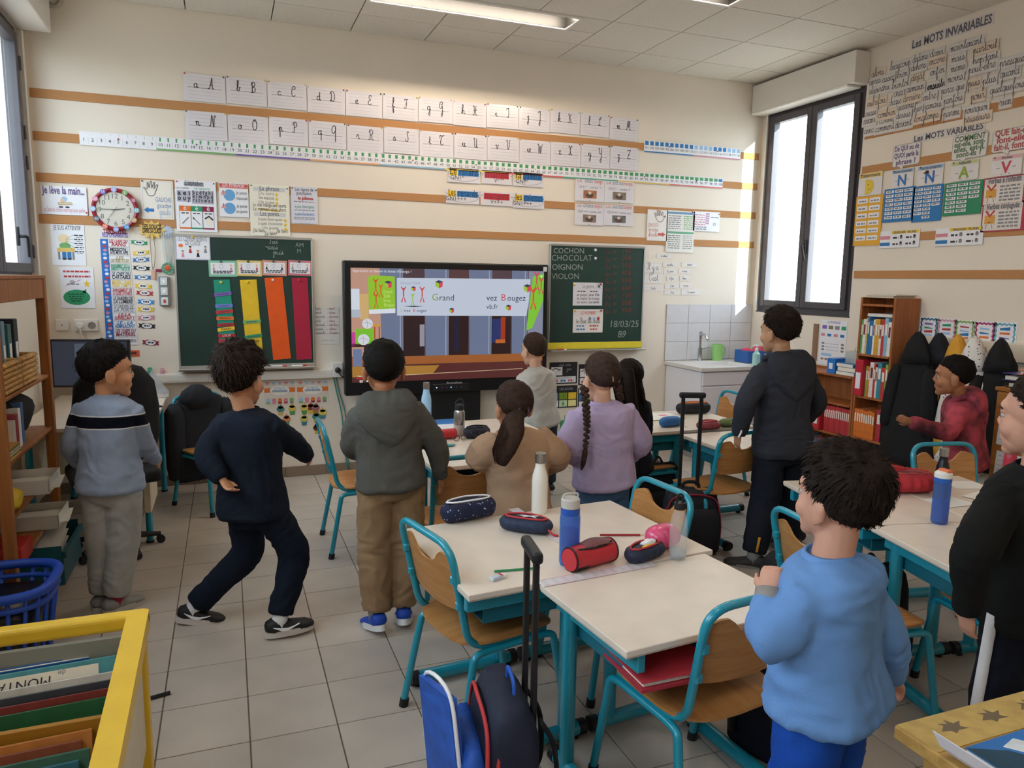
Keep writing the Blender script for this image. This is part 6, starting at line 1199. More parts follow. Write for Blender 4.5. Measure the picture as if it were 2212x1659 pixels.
pencil('two ended red and dark green pencil near the pink case', 1296, 1158, 1392, 1158, '#a02c30'); pencil('green pencil lying on the left foreground desk', 1068, 1237, 1168, 1229, '#2f8a5a')
x, y = P2(1078, 1250); t = thing('eraser', 'white eraser in a blue and red sleeve on the left foreground desk', 'eraser', (x, y, DZ), .35); MB().rbox(-.028, .012, -.011, .011, 0, .013, .002).build('sleeve', M('#c4ccdc', .4, var=.15, scale=90), t); MB().rbox(.012, .024, -.0108, .0108, .0002, .0128, .003).build('rubber', M('#efe9e6', .6, var=.02), t); MB().rbox(-.036, -.028, -.0108, .0108, .0002, .0128, .003).build('rubber', M('#d8e0e4', .6, var=.02), t); MB().box(.002, .0121, -.0112, .0112, .0131, .0134).build('red_stripe', RED, t)
def strip(label, px0, py0, px1, py1, wd, grp='handwriting strips on the desks'):                       # laminated strip flat on a desk
    a, b = onz(px0, py0, .65), onz(px1, py1, .65); d = (b-a); L = d.length; u = d.normalized(); up = Vector((0, 0, 1)).cross(u)
    s = Sheet('desk_strip', label, 'strip', (a.x, a.y, DZ+.0003), u, L, wd, CARD, grp, n=(0, 0, 1), up=up, th=.0008)
    for k in range(3):
        q = 12
        for i in range(q): s.line([((i+.3)/q, .3+.25*k), ((i+.6)/q, .22+.25*k), ((i+.7)/q, .34+.25*k)], .002, GREY, 1, 'handwriting')
    s.line([(.01, .06), (.99, .06)], .0015, PINK); s.line([(.01, .94), (.99, .94)], .0015, PINK); s.done()
strip('laminated handwriting strip under the red tube case', 1158, 1256, 1400, 1212, .055); strip('laminated handwriting strip under the cream bottle', 1120, 1098, 1228, 1168, .05)
x, y = P2(1292, 1176); tag(MB().rbox(x-.06, x+.06, y-.018, y+.018, DZ, DZ+.003, .001, 1, mat=Matrix.Translation((x, y, 0)) @ Matrix.Rotation(.3, 4, 'Z') @ Matrix.Translation((-x, -y, 0))).build('wooden_rule', wood('#d8a868', '#c08e50', .5, 1, 0)), 'short wooden ruler beside the blue bottle', 'ruler')
t = thing('exercise_books', 'red folder stuffed in the tray of the nearest desk', 'folder', (1.45, -1.74, .507)); MB().rbox(-.12, .14, -.13, .1, 0, .012, .002).build('lower_cover', M('#b03040', .5, var=.05), t); MB().rbox(-.11, .13, -.12, .1, .013, .028, .002).build('pages', PAGES, t); MB().rbox(-.12, .14, -.13, .1, .029, .034, .002).build('upper_cover', M('#c23a44', .5, var=.05), t)
# N group things
t = pouch('dark patterned pencil case beside the steel flask', 1030, 945, .16, .10, .07, .1, dots('#20202c', '#5a4a70', 60, .2, 'darkprint'), BLACKP, inside=M('#2a3a9a', .7, var=.1))
x, y = P2(966, 948); t = thing('red_pot', 'red tubular case on the desk behind the child in grey', 'case', (x, y, DZ), .15); MB().tube([(-.05, 0, .032), (.05, 0, .032)], .032, 20).build('tube_body', M('#c02c34', .4, var=.04), t, smooth=.6); MB().tube([(.05, 0, .032), (.054, 0, .032)], .0335, 20).build('rim', M('#8f1f28', .4, var=0), t, smooth=.6)
x, y = P2(994, 953); t = thing('eyeglasses', 'brown eyeglasses lying beside the red case', 'glasses', (x, y, DZ), .3)
for s in (-1, 1): MB().tube([(s*.026+.02*math.cos(q), -.0, .022+.018*math.sin(q)) for q in np.linspace(0, 2*PI, 17)[:-1]], .0022, 6, closed=True).build('rim', M('#4a2a22', .4, var=0), t, smooth=0); MB().tube(crv([(s*.046, 0, .024), (s*.047, .06, .018), (s*.045, .1, .004)], 4), .0022, 6).build('temple', M('#4a2a22', .4, var=0), t, smooth=0)
x, y = P2(965, 964); tag(lump('teal_cloth', M('#4f9a98', .7, var=.08), None, (x, y, .657), (.05, .03, .006), 5, .3), 'crumpled teal cloth on the desk behind the child in grey', 'cloth')
for k, (px, py, c_, w, h, lb) in enumerate([(955, 912, '#2f78c4', .24, .17, 'blue folder beside the pale blue bottle'), (975, 921, '#e6e6ea', .2, .16, 'white worksheet by the steel flask')]):
    x, y = P2(px, py); tag(MB().rbox(x-w/2, x+w/2, y-h/2, y+h/2, DZ+.0005, DZ+.004-.002*k, .001, 1).build('folder' if not k else 'worksheet', M(c_, .5, var=.04)), lb, 'folder' if not k else 'worksheet')
# M group things
pouch('plain blue pencil case beside the open notebook', 1448, 921, .17, .075, .065, .15, M('#2f6aa8', .6, var=.08, bump=.1), BLUE, open_=False); pouch('black pencil case with orange zips on the desk near the sink', 1497, 893, .26, .1, .085, -.1, M('#1d1d20', .7, var=.1), ORA, inside=M('#2a2a2e', .8, var=.1)); pouch('red and grey open pencil case on the desk beside the tall child', 1530, 928, .16, .10, .06, .05, M('#8a3a44', .6, var=.2, scale=30), RED, inside=M('#9a9a98', .7, var=.2)); pouch('green camouflage pencil case partly behind the tall child', 1578, 922, .16, .09, .055, -.1, dots('#5a6a3c', '#8a8a4a', 40, .25, 'camo'), GRN, open_=False)
x, y = P2(1496, 890); tag(lump('brown_pouch', M('#7a5a50', .7, var=.2), None, (x, y, .685), (.08, .05, .0345), 8, .04), 'small brown pouch at the far side of the desk near the sink', 'pouch')
x, y = P2(1420, 902); t = thing('notebook', 'open notebook with a green cover on the desk beside the child in lavender', 'notebook', (x, y, DZ), .05); MB().rbox(-.19, .17, -.115, .115, 0, .004, .001).build('cover', M('#8fb84a', .5, var=.03), t)
for s in (-1, 1): MB().rbox(s*.003-.01, s*.175-.01, -.11, .11, .0042, .008, .001).build('page', M('#eeeae2', .7, var=.02), t)
MB().box(-.15, -.05, .01, .09, .0082, .0088).build('print', BLUE, t); MB().box(.03, .1, .0, .05, .0082, .0088).build('print', PINK, t)
# R group things
x, y = P2(1945, 1050); t = pouch('red pencil bag gaping open on the right hand desk', 1955, 1062, .26, .16, .10, -.3, M('#b52c36', .6, var=.08), RED, inside=M('#2a2024', .8, var=.1)); lump('flap', M('#b8303a', .6, var=.08), t, (-.04, .06, .075), (.08, .02, .045), 4, .15); MB().rbox(-.05, .06, -.02, .0, .062, .068, .002).build('green_card', GRN, t); MB().lathe([(0, 0), (.028, 0), (.028, .01), (0, .01)], n=18, mat=Matrix.Translation((-.11, -.03, .04)) @ Matrix.Rotation(PI/2, 4, 'X')).build('blue_disc', M('#4a9ac8', .5, var=0), t); lump('side_pocket', M('#b02a34', .6, var=.08), t, (.09, .02, .04), (.035, .05, .035), 6, .15)
for k, (px, py) in enumerate(((2085, 1048), (2050, 1085), (2130, 1075))): x, y = P2(px, py); tag(MB().rbox(x-.09, x+.09, y-.07, y+.07, DZ+.0004+.0012*k, DZ+.0012+.0012*k, .0003, 1, mat=Matrix.Translation((x, y, 0)) @ Matrix.Rotation(-.3+.25*k, 4, 'Z') @ Matrix.Translation((-x, -y, 0))).build('worksheet', M('#e9e6e0', .6, var=.02)), ['white worksheet behind the blue straw bottle', 'small paper scrap in front of the black bottle', 'white worksheet half hidden by the child in black'][k], 'worksheet', 'papers on the right hand desk')
# ------------------------------------------------------------------ wheeled schoolbags
def trolley_handle(t, x, y0, y1, z0, z1, mat):
    for y in (y0, y1): MB().rbox(x-.008, x+.008, y-.011, y+.011, z0, z1, .003, 1).build('handle_rod', mat, t)
    MB().rbox(x-.016, x+.016, y0-.025, y1+.025, z1, z1+.035, .012, 3).build('grip', mat, t)
def schoolbag(name, label, loc, rz, cols, H, handle=.95, flap=True):
    t = thing(name, label, 'schoolbag', loc, rz, group='schoolbags'); navy, blue, red = cols; sq = lambda a, e: math.copysign(abs(a)**e, a)
    def body(w, d, z0, z1, x0, mat, nm, bulge=.0):
        mb = MB(); rings = []
        for i in range(15):
            q = i/14; z = z0+(z1-z0)*q; k = (1-max(0, (q-.72)/.28)**2.2*.55)*(1-max(0, (.1-q)/.1)**2*.12)
            rings.append([(x0+sq(math.cos(a), .5)*d/2*k+bulge*math.sin(PI*q)*(math.cos(a) > 0), sq(math.sin(a), .5)*w/2*(k*.35+.65), z+.008*noise.noise(Vector((a*2, z*8, w*30)))) for a in np.linspace(0, 2*PI, 25)[:-1]])
        mb.loft(rings); return mb.build(nm, mat, t, smooth=0)
    body(.32, .17, .05, H, 0, navy, 'main_body'); body(.30, .08, .07, H*.78, .10, blue, 'front_pocket', .015)
    for k, x in enumerate((.045, .075)): MB().tube(crv([(x-.01, -.165, .10), (x, -.163, H*.55), (x-.005, -.13, H*.88), (x, 0, H*.96), (x-.005, .13, H*.88), (x, .163, H*.55), (x-.01, .165, .10)], 6), .006, 6).build('zip', red, t, smooth=0)
    MB().rbox(.05, .062, -.02, -.008, H*.72, H*.82, .003).build('zip_pull', red, t)
    MB().tube(crv([(-.02, -.05, H*.94), (-.02, -.04, H+.03), (-.02, .04, H+.03), (-.02, .05, H*.94)], 5), .011, 8, flat=.5).build('top_handle', blue, t, smooth=0)
    for s in (-1, 1): MB().tube(crv([(-.09, s*.08, H*.86), (-.13, s*.085, H*.7), (-.135, s*.10, H*.4), (-.09, s*.12, .12)], 6), .02, 8, flat=.35).build('shoulder_strap', M('#16161a', .8, var=.1), t, smooth=0); w_ = MB().tube([(-.07, s*.15-.012, .035), (-.07, s*.15+.012, .035)], .035, 16).build('wheel', BLACKP, t, smooth=.6)
    MB().rbox(-.10, .08, -.15, .15, .03, .055, .006).build('base', BLACKP, t); trolley_handle(t, -.075, -.055, .055, H*.5, handle, BLACKP)
    return t
NV, BLb = M('#1a2036', .7, var=.12, scale=20, bump=.06), M('#2456b4', .6, var=.1, scale=20, bump=.06)
tb = schoolbag('wheeled_schoolbag', 'navy wheeled schoolbag with red zips and raised black handle in the foreground', (.985, -1.69, 0), math.radians(171), (NV, BLb, RED), .50, .885)
mb = MB(); rings = []
for i in range(9):
    q = i/8; z = .06+.46*q; rings.append([(.15+.04*q+sgn*.011-sy*.035, sy*(.12-.05*q*q), z) for (sgn, sy) in ((1, -1), (1, 1), (-1, 1), (-1, -1))])
mb.loft(rings); fl_ = mb.build('open_flap', M('#2a5fc0', .6, var=.15, scale=15), tb); MB().tube(crv([(.19, -.125, .08), (.218, -.105, .38), (.215, -.06, .53), (.165, .06, .53), (.145, .105, .38), (.12, .125, .08)], 5), .006, 6).build('flap_piping', WHITE, tb, smooth=0)
schoolbag('wheeled_schoolbag', 'dark wheeled schoolbag with red piping standing by the middle right desks', (2.86, .12, 0), math.radians(250), (M('#191b26', .7, var=.1), M('#14151c', .7, var=.1), M('#8f2430', .6, var=.05)), .42, .96)
def backpack(label, loc, rz, mat, H=.40):
    t = thing('backpack', label, 'backpack', loc, rz, group='backpacks'); sq = lambda a, e: math.copysign(abs(a)**e, a)
    for nm, w, d, x0, z0, z1 in (('main_body', .30, .16, 0, 0, H), ('front_pocket', .26, .07, .095, .02, H*.6)):
        mb = MB(); mb.loft([[(x0+sq(math.cos(a), .55)*d/2*k, sq(math.sin(a), .55)*w/2*(k*.4+.6), z0+(z1-z0)*q+.008*noise.noise(Vector((a*2, q*4, loc[0]*9)))) for a in np.linspace(0, 2*PI, 25)[:-1]] for q, k in ((0, .85), (.04, .97), (.3, 1), (.6, 1), (.8, .93), (.92, .75), (1, .35))]); mb.build(nm, mat, t, smooth=0)
    MB().tube(crv([(-.03, -.04, H*.97), (-.03, 0, H+.04), (-.03, .04, H*.97)], 5), .008, 6).build('grab_loop', BLACKP, t, smooth=0)
    for s in (-1, 1): MB().tube(crv([(-.08, s*.07, H*.85), (-.12, s*.08, H*.5), (-.08, s*.1, .06)], 5), .018, 6, flat=.35).build('strap', BLACKP, t, smooth=0)
backpack('black patterned backpack on the floor under the left middle desks', (1.55, .50, 0), -PI/2, dots('#15161a', '#3a3f4a', 50, .15, 'bpk'), .42); backpack('dark backpack on the floor beside the nearest chair', (2.03, -1.60, 0), .3, M('#15192a', .8, var=.12), .44); backpack('black backpack on the floor under the right hand desks', (2.84, -1.26, 0), -PI/2-.2, M('#141519', .8, var=.2, scale=30), .46); backpack('dark backpack hanging low beside the right hand desks', (2.62, -1.0, 0), PI, M('#161a22', .8, var=.12), .42); backpack('dark grey backpack under the middle right desks', (3.02, .72, 0), -PI/2, M('#24282c', .8, var=.15), .42)
# ------------------------------------------------------------------ wooden shelf unit by the left window
SHW = wood('#a86a34', '#8c5426', .5, .8, 2); XA, XB, YA, YB, HS = -.955, -.60, .06, 1.03, 1.62
t = thing('wooden_shelf', 'tall open wooden shelf unit under the left window', 'shelf', (-.78, .55, 0), world=True)
for x in (XA, XB-.045):
    for y in (YA, YB-.05): MB().rbox(x, x+.045, y, y+.05, 0.001, HS, .004, 1).build('post', SHW, t)
MB().rbox(XB-.03, XB-.005, YA+.05, YB-.05, HS-.10, HS, .003, 1).build('top_rail', SHW, t); MB().rbox(XA, XB, YA, YB, HS, HS+.018, .003, 1).build('top_board', SHW, t)
SHZ = [.12, .36, .58, .82, 1.10, 1.26]
for z in SHZ[:-1]: MB().rbox(XA+.01, XB-.01, YA+.01, YB-.01, z, z+.018, .003, 1).build('shelf_board', SHW, t)
MB().rbox(XA+.01, XB-.03, YA+.05, YB-.05, .14, .57, .003, 1).build('lower_panel', SHW, t) if False else None
for k, (c, yy, w, lb) in enumerate([('#b03a3e', .14, .05, 'red binder on the upper shelf by the left window'), ('#3a4654', .22, .09, 'dark grey binder on the upper shelf by the left window'), ('#2f5f9a', .335, .05, 'blue binder on the upper shelf by the left window'), ('#6f8ea0', .42, .05, 'pale blue binder on the upper shelf by the left window'), ('#3f6a6a', .52, .06, 'teal binder on the upper shelf by the left window'), ('#2a3038', .63, .07, 'black binder on the upper shelf by the left window')]):
    b_ = thing('binder', lb, 'binder', (-.80, yy+w/2, 1.119), group='binders on the left shelf'); MB().rbox(-.12, .13, -w/2, w/2, 0, .29+.02*(k % 2), .003, 1).build('cover', M(c, .5, var=.05), b_); MB().box(.1302, .1308, -w*.3, w*.3, .06, .2).build('spine_label', WHITE, b_)
for k, yy in enumerate((.30, .62)):
    b_ = thing('wicker_basket', ['nearer woven straw basket on the left shelf', 'farther woven straw basket on the left shelf'][k], 'basket', (-.68, yy, 1.119), group='straw baskets on the left shelf'); WK = M('#c89a5c', .8, var=.35, scale=55, bump=.5, bscale=70)
    for nm, (a, b, c, d, e, f) in (('front', (.045, .06, -.15, .15, 0, .14)), ('side', (-.1, .045, -.15, -.138, 0, .14)), ('side', (-.1, .045, .138, .15, 0, .14)), ('bottom', (-.1, .045, -.138, .138, 0, .012))): MB().rbox(a, b, c, d, e, f, .005, 2).build(nm, WK, b_)
    for q in range(6): MB().tube([(.062, -.148, .014+.023*q), (.062, .148, .014+.023*q)], .0105, 6).build('weave', WK, b_, smooth=0)
lump_c = [('#171618', (-.76, .66, .97), (.13, .25, .13), 'black bag stuffed on the middle shelf by the left window'), ]
for c, p, r, lb in lump_c: tag(lump('dark_bag', M(c, .85, var=.15), None, (p[0], p[1], .965), (r[0], r[1], .12), 5, .1), lb, 'bag')
for k in range(7):
    z = .8385+k*.007; tag(MB().rbox(-.86+rnd.uniform(-.02, .02), -.62+rnd.uniform(-.01, .01), .12+rnd.uniform(-.02, .02), .36+rnd.uniform(-.02, .02), z, z+.006, .001, 1).build('workbook', M(['#c8a060', '#8a9a50', '#d8c8a0', '#b06a40', '#e0d8c8', '#7a8a5a', '#c89048'][k], .6, var=.05)), 'thin workbook %s in the pile on the left shelf' % ['at the very bottom', 'second from the bottom', 'third from the bottom', 'in the middle', 'third from the top', 'just under the top one', 'on top'][k], 'workbook', 'workbooks piled on the left shelf')
for k, (yy, z, w, lb, c) in enumerate([(.35, .599, .26, 'white paper tray sticking out of the left shelf', '#d6d2cc'), (.75, .379, .26, 'white letter tray lower on the left shelf', '#cfcabf')]):
    b_ = thing('paper_tray', lb, 'tray', (-.66, yy+.25*(k == 0), z), group='white trays on the left shelf'); PT = M(c, .4, var=.03)
    MB().rbox(-.14, .12, -w/2, w/2, 0, .006, .002).build('base', PT, b_)
    for nm, (a, b, c_, d) in (('side', (-.14, .12, -w/2, -w/2+.005)), ('side', (-.14, .12, w/2-.005, w/2)), ('front', (.115, .12, -w/2, w/2))): MB().rbox(a, b, c_, d, .0062, .07, .002).build(nm, PT, b_)
    for q in range(4): MB().rbox(-.12, .09+.02*q, -w/2+.01, w/2-.01, .0065+.006*q, .0115+.006*q, .001, 1, mat=Matrix.Rotation(.05*q-.07, 4, 'Z')).build('paper_sheet', M('#e2dccf', .7, var=.04), b_)
b_ = thing('teal_bin', 'dark teal plastic bin of papers low on the left shelf', 'bin', (-.62, .68, .139)); TB = M('#17525c', .45, var=.05)
for nm, (a, b, c, d, e, f) in (('base', (-.15, .12, -.22, .22, 0, .006)), ('front', (.114, .12, -.22, .22, .006, .17)), ('side', (-.15, .114, -.22, -.214, .006, .2)), ('side', (-.15, .114, .214, .22, .006, .2)), ('rim', (.12, .135, -.23, .23, .14, .17))): MB().rbox(a, b, c, d, e, f, .002, 1).build(nm, TB, b_)
for q in range(5): MB().rbox(-.13, .08, -.19+.01*q, .15+.01*q, .05+.03*q, .054+.03*q, .001, 1, mat=Matrix.Rotation(.06*q, 4, 'X')).build('paper_sheet', M('#cfc8be', .7, var=.04), b_)
tag(MB().rbox(-.74, -.585, .11, .30, .38, .46, .006).build('red_box', M('#b83028', .5, var=.05)), 'red plastic box on the lower left shelf', 'box'); tag(lump('yellow_pouch', M('#d8b428', .5, var=.06), None, (-.66, .20, .66), (.07, .08, .06), 4, .15), 'yellow pouch beside the white tray on the left shelf', 'pouch')
for k in range(4): tag(MB().rbox(-.9, -.64, .36+.05*k, .40+.05*k, .838, .98+.02*k, .002, 1).build('magazine', M(['#d8d0c8', '#a03a4a', '#e0dcd4', '#3f5f8a'][k], .5, var=.08)), ['pale magazine standing nearest on the middle left shelf', 'dark red magazine standing on the middle left shelf', 'white magazine standing between the red and blue ones', 'blue magazine standing on the middle left shelf'][k], 'magazine', 'magazines on the middle left shelf')
# backpack hanging at the far end, laptop and office chair
t = thing('office_chair', 'black office chair at the teacher desk', 'chair', (-.38, 1.31, 0), math.radians(15)); OC = M('#171718', .8, var=.12)
MB().rbox(-.23, .23, -.22, .22, .44, .52, .03, 3).build('seat', OC, t, smooth=.6); cloth('backrest', OC, t, [(0, -.24-.05*(z-.6), z) for z in (.60, .63, .75, .9, 1.05, 1.13, 1.16)], [(.12, .03), (.19, .045), (.22, .05), (.22, .05), (.20, .045), (.14, .035), (.05, .02)], (1, 0), 2, .01)
MB().tube([(0, -.2, .46), (0, -.27, .52), (0, -.285, .75)], .018, 8).build('back_bar', BLACKP, t, smooth=0); MB().cyl((0, 0, .09), (0, 0, .44), .025, n=12).build('column', BLACKP, t, smooth=.6)
for q in range(5): c_, s_ = math.cos(q*2*PI/5), math.sin(q*2*PI/5); MB().tube([(0, 0, .09), (c_*.24, s_*.24, .06)], [.025, .014], 8).build('base_arm', BLACKP, t, smooth=.6); MB().tube([(c_*.24-s_*.012, s_*.24+c_*.012, .025), (c_*.24+s_*.012, s_*.24-c_*.012, .025)], .025, 12).build('castor', BLACKP, t, smooth=.6)
t = thing('desktop_monitor', 'dark computer monitor on the teacher desk', 'monitor', (-.62, 2.40, .761), math.radians(-12)); MB().rbox(-.26, .26, -.018, .018, .09, .43, .006).build('casing', M('#1a1a1d', .4, var=.02), t); MB().box(-.245, .245, -.0192, -.0182, .105, .415).build('display', EM('#3f4a5e', .35), t); MB().box(-.10, .04, -.0199, -.0193, .18, .40).build('window', EM('#7a86a0', .3), t); MB().rbox(-.03, .03, 0, .03, .01, .12, .004).build('neck', BLACKP, t); MB().rbox(-.11, .11, -.08, .08, 0, .012, .004).build('foot', BLACKP, t)
t = thing('keyboard', 'black keyboard lying on the teacher desk', 'keyboard', (-.42, 1.95, .761), .2); MB().rbox(-.17, .17, -.06, .06, 0, .014, .004).build('case', BLACKP, t)
for r_ in range(4):
    o = MB()
    for c in range(14): o.rbox(-.16+.0228*c, -.142+.0228*c, -.05+.025*r_, -.031+.025*r_, .0142, .018, .002, 1)
    o = o.build('key_row', M('#232327', .5, var=.02), t); o['kind'] = 'stuff'
t = thing('computer_mouse', 'black computer mouse on the teacher desk', 'mouse', (-.25, 1.86, .761)); MB().ell((0, 0, .014), (.03, .05, .014), 16, 10).build('shell', BLACKP, t, smooth=0); MB().rbox(-.003, .003, .015, .035, .0262, .029, .001).build('wheel', GREY, t)
t = thing('smartphone', 'dark smartphone lying on the teacher desk', 'phone', (-.20, 1.98, .761), .4); MB().rbox(-.035, .035, -.07, .07, 0, .008, .003).build('body', BLACKP, t); MB().box(-.031, .031, -.062, .062, .0081, .0086).build('screen', M('#2a2c30', .1, var=0), t)
x, y, z = -.24, 2.42, .761; t = thing('plastic_pyramid', 'clear plastic pyramid stand on the teacher desk corner', 'stand', (x, y, z), .2); PY = clear('pyramid', '#e8ecf0', .3, .08)
mb = MB(); mb.add([(-.10, -.08, .04), (.10, -.08, .04), (.10, .08, .04), (-.10, .08, .04), (0, 0, .20)], [(0, 1, 4), (1, 2, 4), (2, 3, 4), (3, 0, 4), (3, 2, 1, 0)]); mb.build('pyramid', PY, t); MB().rbox(-.095, .095, -.075, .075, 0, .04, .004).build('base', M('#e2e2e4', .35, var=.01), t)
t = thing('red_notebook', 'red notebook under loose papers on the near corner of the teacher desk', 'notebook', (-.25, 1.58, .761), .1); MB().rbox(-.09, .09, -.12, .12, 0, .02, .003).build('cover', M('#b82430', .5, var=.04), t); MB().rbox(-.08, .085, -.115, .115, .003, .017, .001).build('pages', PAGES, t)
for k in range(3): tag(MB().rbox(-.36+.03*k, -.20+.03*k, 1.48+.04*k, 1.66+.04*k, .7825+.002*k, .784+.002*k, .0004, 1).build('loose_paper', M('#ece6e2', .6, var=.03)), ['loose white paper lowest on the red notebook', 'loose white paper in the middle on the red notebook', 'loose white paper topmost on the red notebook'][k], 'paper', 'loose papers on the teacher desk')
# blue basket with a black bin liner
b_ = thing('waste_basket', 'blue plastic basket lined with a black bag by the left shelf', 'basket', (-.64, -.20, 0)); BB_ = M('#1c48b0', .4, var=.05)
for z, w in ((.02, .15), (.12, .165), (.38, .20), (.43, .205)): MB().tube([(w*1.15*math.copysign(abs(math.cos(q))**.6, math.cos(q)), w*math.copysign(abs(math.sin(q))**.6, math.sin(q)), z) for q in np.linspace(0, 2*PI, 33)[:-1]], .012 if z < .4 else .02, 8, closed=True).build('hoop', BB_, b_, smooth=0)
for q in np.linspace(0, 2*PI, 21)[:-1]: c, s = math.copysign(abs(math.cos(q))**.6, math.cos(q)), math.copysign(abs(math.sin(q))**.6, math.sin(q)); MB().tube([(.15*1.15*c, .15*s, .015), (.205*1.15*c, .205*s, .43)], .008, 6).build('rib', BB_, b_, smooth=0)
mb = MB(); mb.loft([[((.14+.045*z/.4)*1.15*math.copysign(abs(math.cos(q))**.6, math.cos(q))*(1+.03*noise.noise(Vector((q*3, z*9, 1)))), (.14+.045*z/.4)*math.copysign(abs(math.sin(q))**.6, math.sin(q))*(1+.03*noise.noise(Vector((q*3, z*9, 2)))), z) for q in np.linspace(0, 2*PI, 33)[:-1]] for z in (.02, .1, .2, .3, .36)]); mb.build('bin_liner', M('#15161a', .35, var=.1, bump=.3, bscale=40), b_, smooth=0)
# ------------------------------------------------------------------ yellow book browser (lower left)
YW = M('#e6bd33', .35, var=.05, scale=8, spec=.5); t = thing('book_browser', 'yellow wooden book browser full of picture books in the lower left corner', 'book browser', (-.35, -1.6, 0), world=True)
bx0, bx1 = -.62, .045; yb0, yb1, zb_, zf = -1.27, -2.02, .70, .66
MB().rbox(bx0, bx1, yb0-.05, yb0, zb_-.045, zb_, .012, 3).build('back_rail', YW, t); MB().rbox(bx0, bx1, yb1, yb1+.05, zf-.045, zf, .012, 3).build('front_rail', YW, t)
for x in (bx0, bx1-.055): MB().prism([(yb0-.02, zb_), (yb1+.02, zf), (yb1+.02, zf-.05), (yb0-.02, zb_-.05)], (x, 0, 0), (0, 1, 0), (0, 0, 1), (.055, 0, 0)).build('side_rail', YW, t)
for x in (bx0+.01, bx1-.05):
    MB().rbox(x, x+.04, yb0-.05, yb0-.005, 0, zb_-.046, .005, 2).build('leg', YW, t); MB().rbox(x, x+.04, yb1+.005, yb1+.05, 0, zf-.046, .005, 2).build('leg', YW, t)
    MB().rbox(x+.012, x+.028, yb1+.06, yb0-.06, .30, .62, .003).build('side_board', M('#d9cfb4', .5, var=.03), t)
MB().rbox(bx0+.05, bx1-.055, yb1+.05, yb0-.055, .34, .355, .003).build('bottom_board', M('#b98a2c', .5, var=.05), t); MB().rbox(bx0+.05, bx1-.055, yb0-.072, yb0-.056, .356, .652, .002).build('back_board', M('#8a8a80', .6, var=.05), t)
for y in (-1.58, -1.80): MB().rbox(bx0+.05, bx1-.056, y-.008, y+.008, .356, .56, .002).build('divider', M('#a87420', .5, var=.05), t)
def album(label, y, z, w, h, th, col, tilt, grp='picture books in the yellow browser', title=None, x1=-.03):
    b_ = thing('picture_book', label, 'book', (x1-w/2, y, z), 0, group=grp); c = M(col, .4, var=.12, scale=18); b_.rotation_euler = (tilt, 0, .06)
    MB().rbox(-w/2, w/2, -th/2, -th/2+.003, 0, h, .001, 1).build('front_cover', c, b_); MB().rbox(-w/2, w/2, th/2-.003, th/2, 0, h, .001, 1).build('back_cover', c, b_); MB().box(-w/2, -w/2+.003, -th/2+.003, th/2-.003, 0, h).build('spine', c, b_); MB().box(-w/2+.004, w/2-.003, -th/2+.003, th/2-.003, .003, h-.004).build('pages', PAGES, b_)
    if title:
        s = Sheet('title_panel', None, '', (w/2-.02, -th/2, h-.012), (1, 0, 0), w*.82, h*.2, M('#efe8d6', .5, var=.03), parent=b_, th=.0006, rot=PI); s.o = s.o
        s.ob.location.x = -w*.86
        s.text(title, .5, .8, .034, M('#2a2a3a', .5, var=0), maxw=.9, ital=.1); s.text('de', .2, .98, .02, GREY); s.done()
album('blue picture book at the back of the yellow browser', -1.375, .357, .46, .255, .022, '#2f5f9c', -.06, x1=-.10)
album('picture book titled Montagnes standing tall in the yellow browser', -1.47, .357, .52, .27, .012, '#4f98a0', -.32, title='MONTAGNES')
for k, (c, lb) in enumerate([('#c8c4bc', 'pale picture book right in front of the Montagnes one'), ('#30343c', 'dark grey picture book in the first row of the browser'), ('#7a2a24', 'brick red picture book in the first row of the browser'), ('#1d5a34', 'dark green picture book in the first row of the browser')]): album(lb, -1.492-.018*k, .357, .5, .24-.012*k, .009, c, -.30)
for k, (c, lb) in enumerate([('#c07a3a', 'orange brown album in the second row of the browser'), ('#8a4a34', 'russet album in the second row of the browser'), ('#3f6a5a', 'moss green album in the second row of the browser'), ('#2f6a78', 'petrol blue album in the second row of the browser'), ('#d8c0a0', 'sand coloured album in the second row of the browser'), ('#b89a7a', 'tan album in the second row of the browser')]): album(lb, -1.66-.02*k, .357, .42+.02*(k % 3), .19-.012*k, .011, c, -.28, x1=-.06-.02*(k % 2))
# ------------------------------------------------------------------ table at the lower right with a picture book
a, b = onz(1932, 1566, .88), onz(2212, 1492, .88); rz = math.atan2(b.y-a.y, b.x-a.x)
t = thing('display_table', 'wooden display table with a tan patterned border in the lower right corner', 'table', (a.x, a.y, 0), rz); W_ = wood('#b08a4a', '#94703a', .5, .8, 0)
MB().rbox(0, .95, -.62, 0, .855, .88, .003, 2).build('top', W_, t)
for x in (.05, .9):
    for y in (-.06, -.56): MB().rbox(x-.022, x+.022, y-.022, y+.022, 0, .8548, .004, 1).build('leg', W_, t)
MB().box(.004, .945, -.085, -.002, .8802, .8812).build('border', M('#b99a58', .6, var=.12, scale=30), t)
for k in range(9):
    mb = MB(); x = .09+.1*k; pts = [(-.03, 0), (-.012, .012), (-.018, .02), (0, .014), (.004, .026), (.012, .012), (.03, .014), (.016, .002), (.028, -.008), (.004, -.006), (-.008, -.012), (-.012, -.003)]
    mb.add([(x+p[0], -.045+p[1], .8814) for p in pts], [tuple(range(12))]); mb.build('printed_feather', M('#6a5a44', .6, var=0), t)
v = rotv(rz, .40, -.25); t = thing('picture_magazine', 'magazine with a blue sea photo and a tawny animal on the lower right table', 'magazine', (a.x+v.x, a.y+v.y, .8822), rz+.02); MB().rbox(-.36, .34, -.17, .15, 0, .012, .001, 1).build('pages', PAGES, t); MB().rbox(-.362, .342, -.172, .152, .0122, .0135, .0004, 1).build('cover', M('#2f72b8', .3, var=.2, scale=6), t)
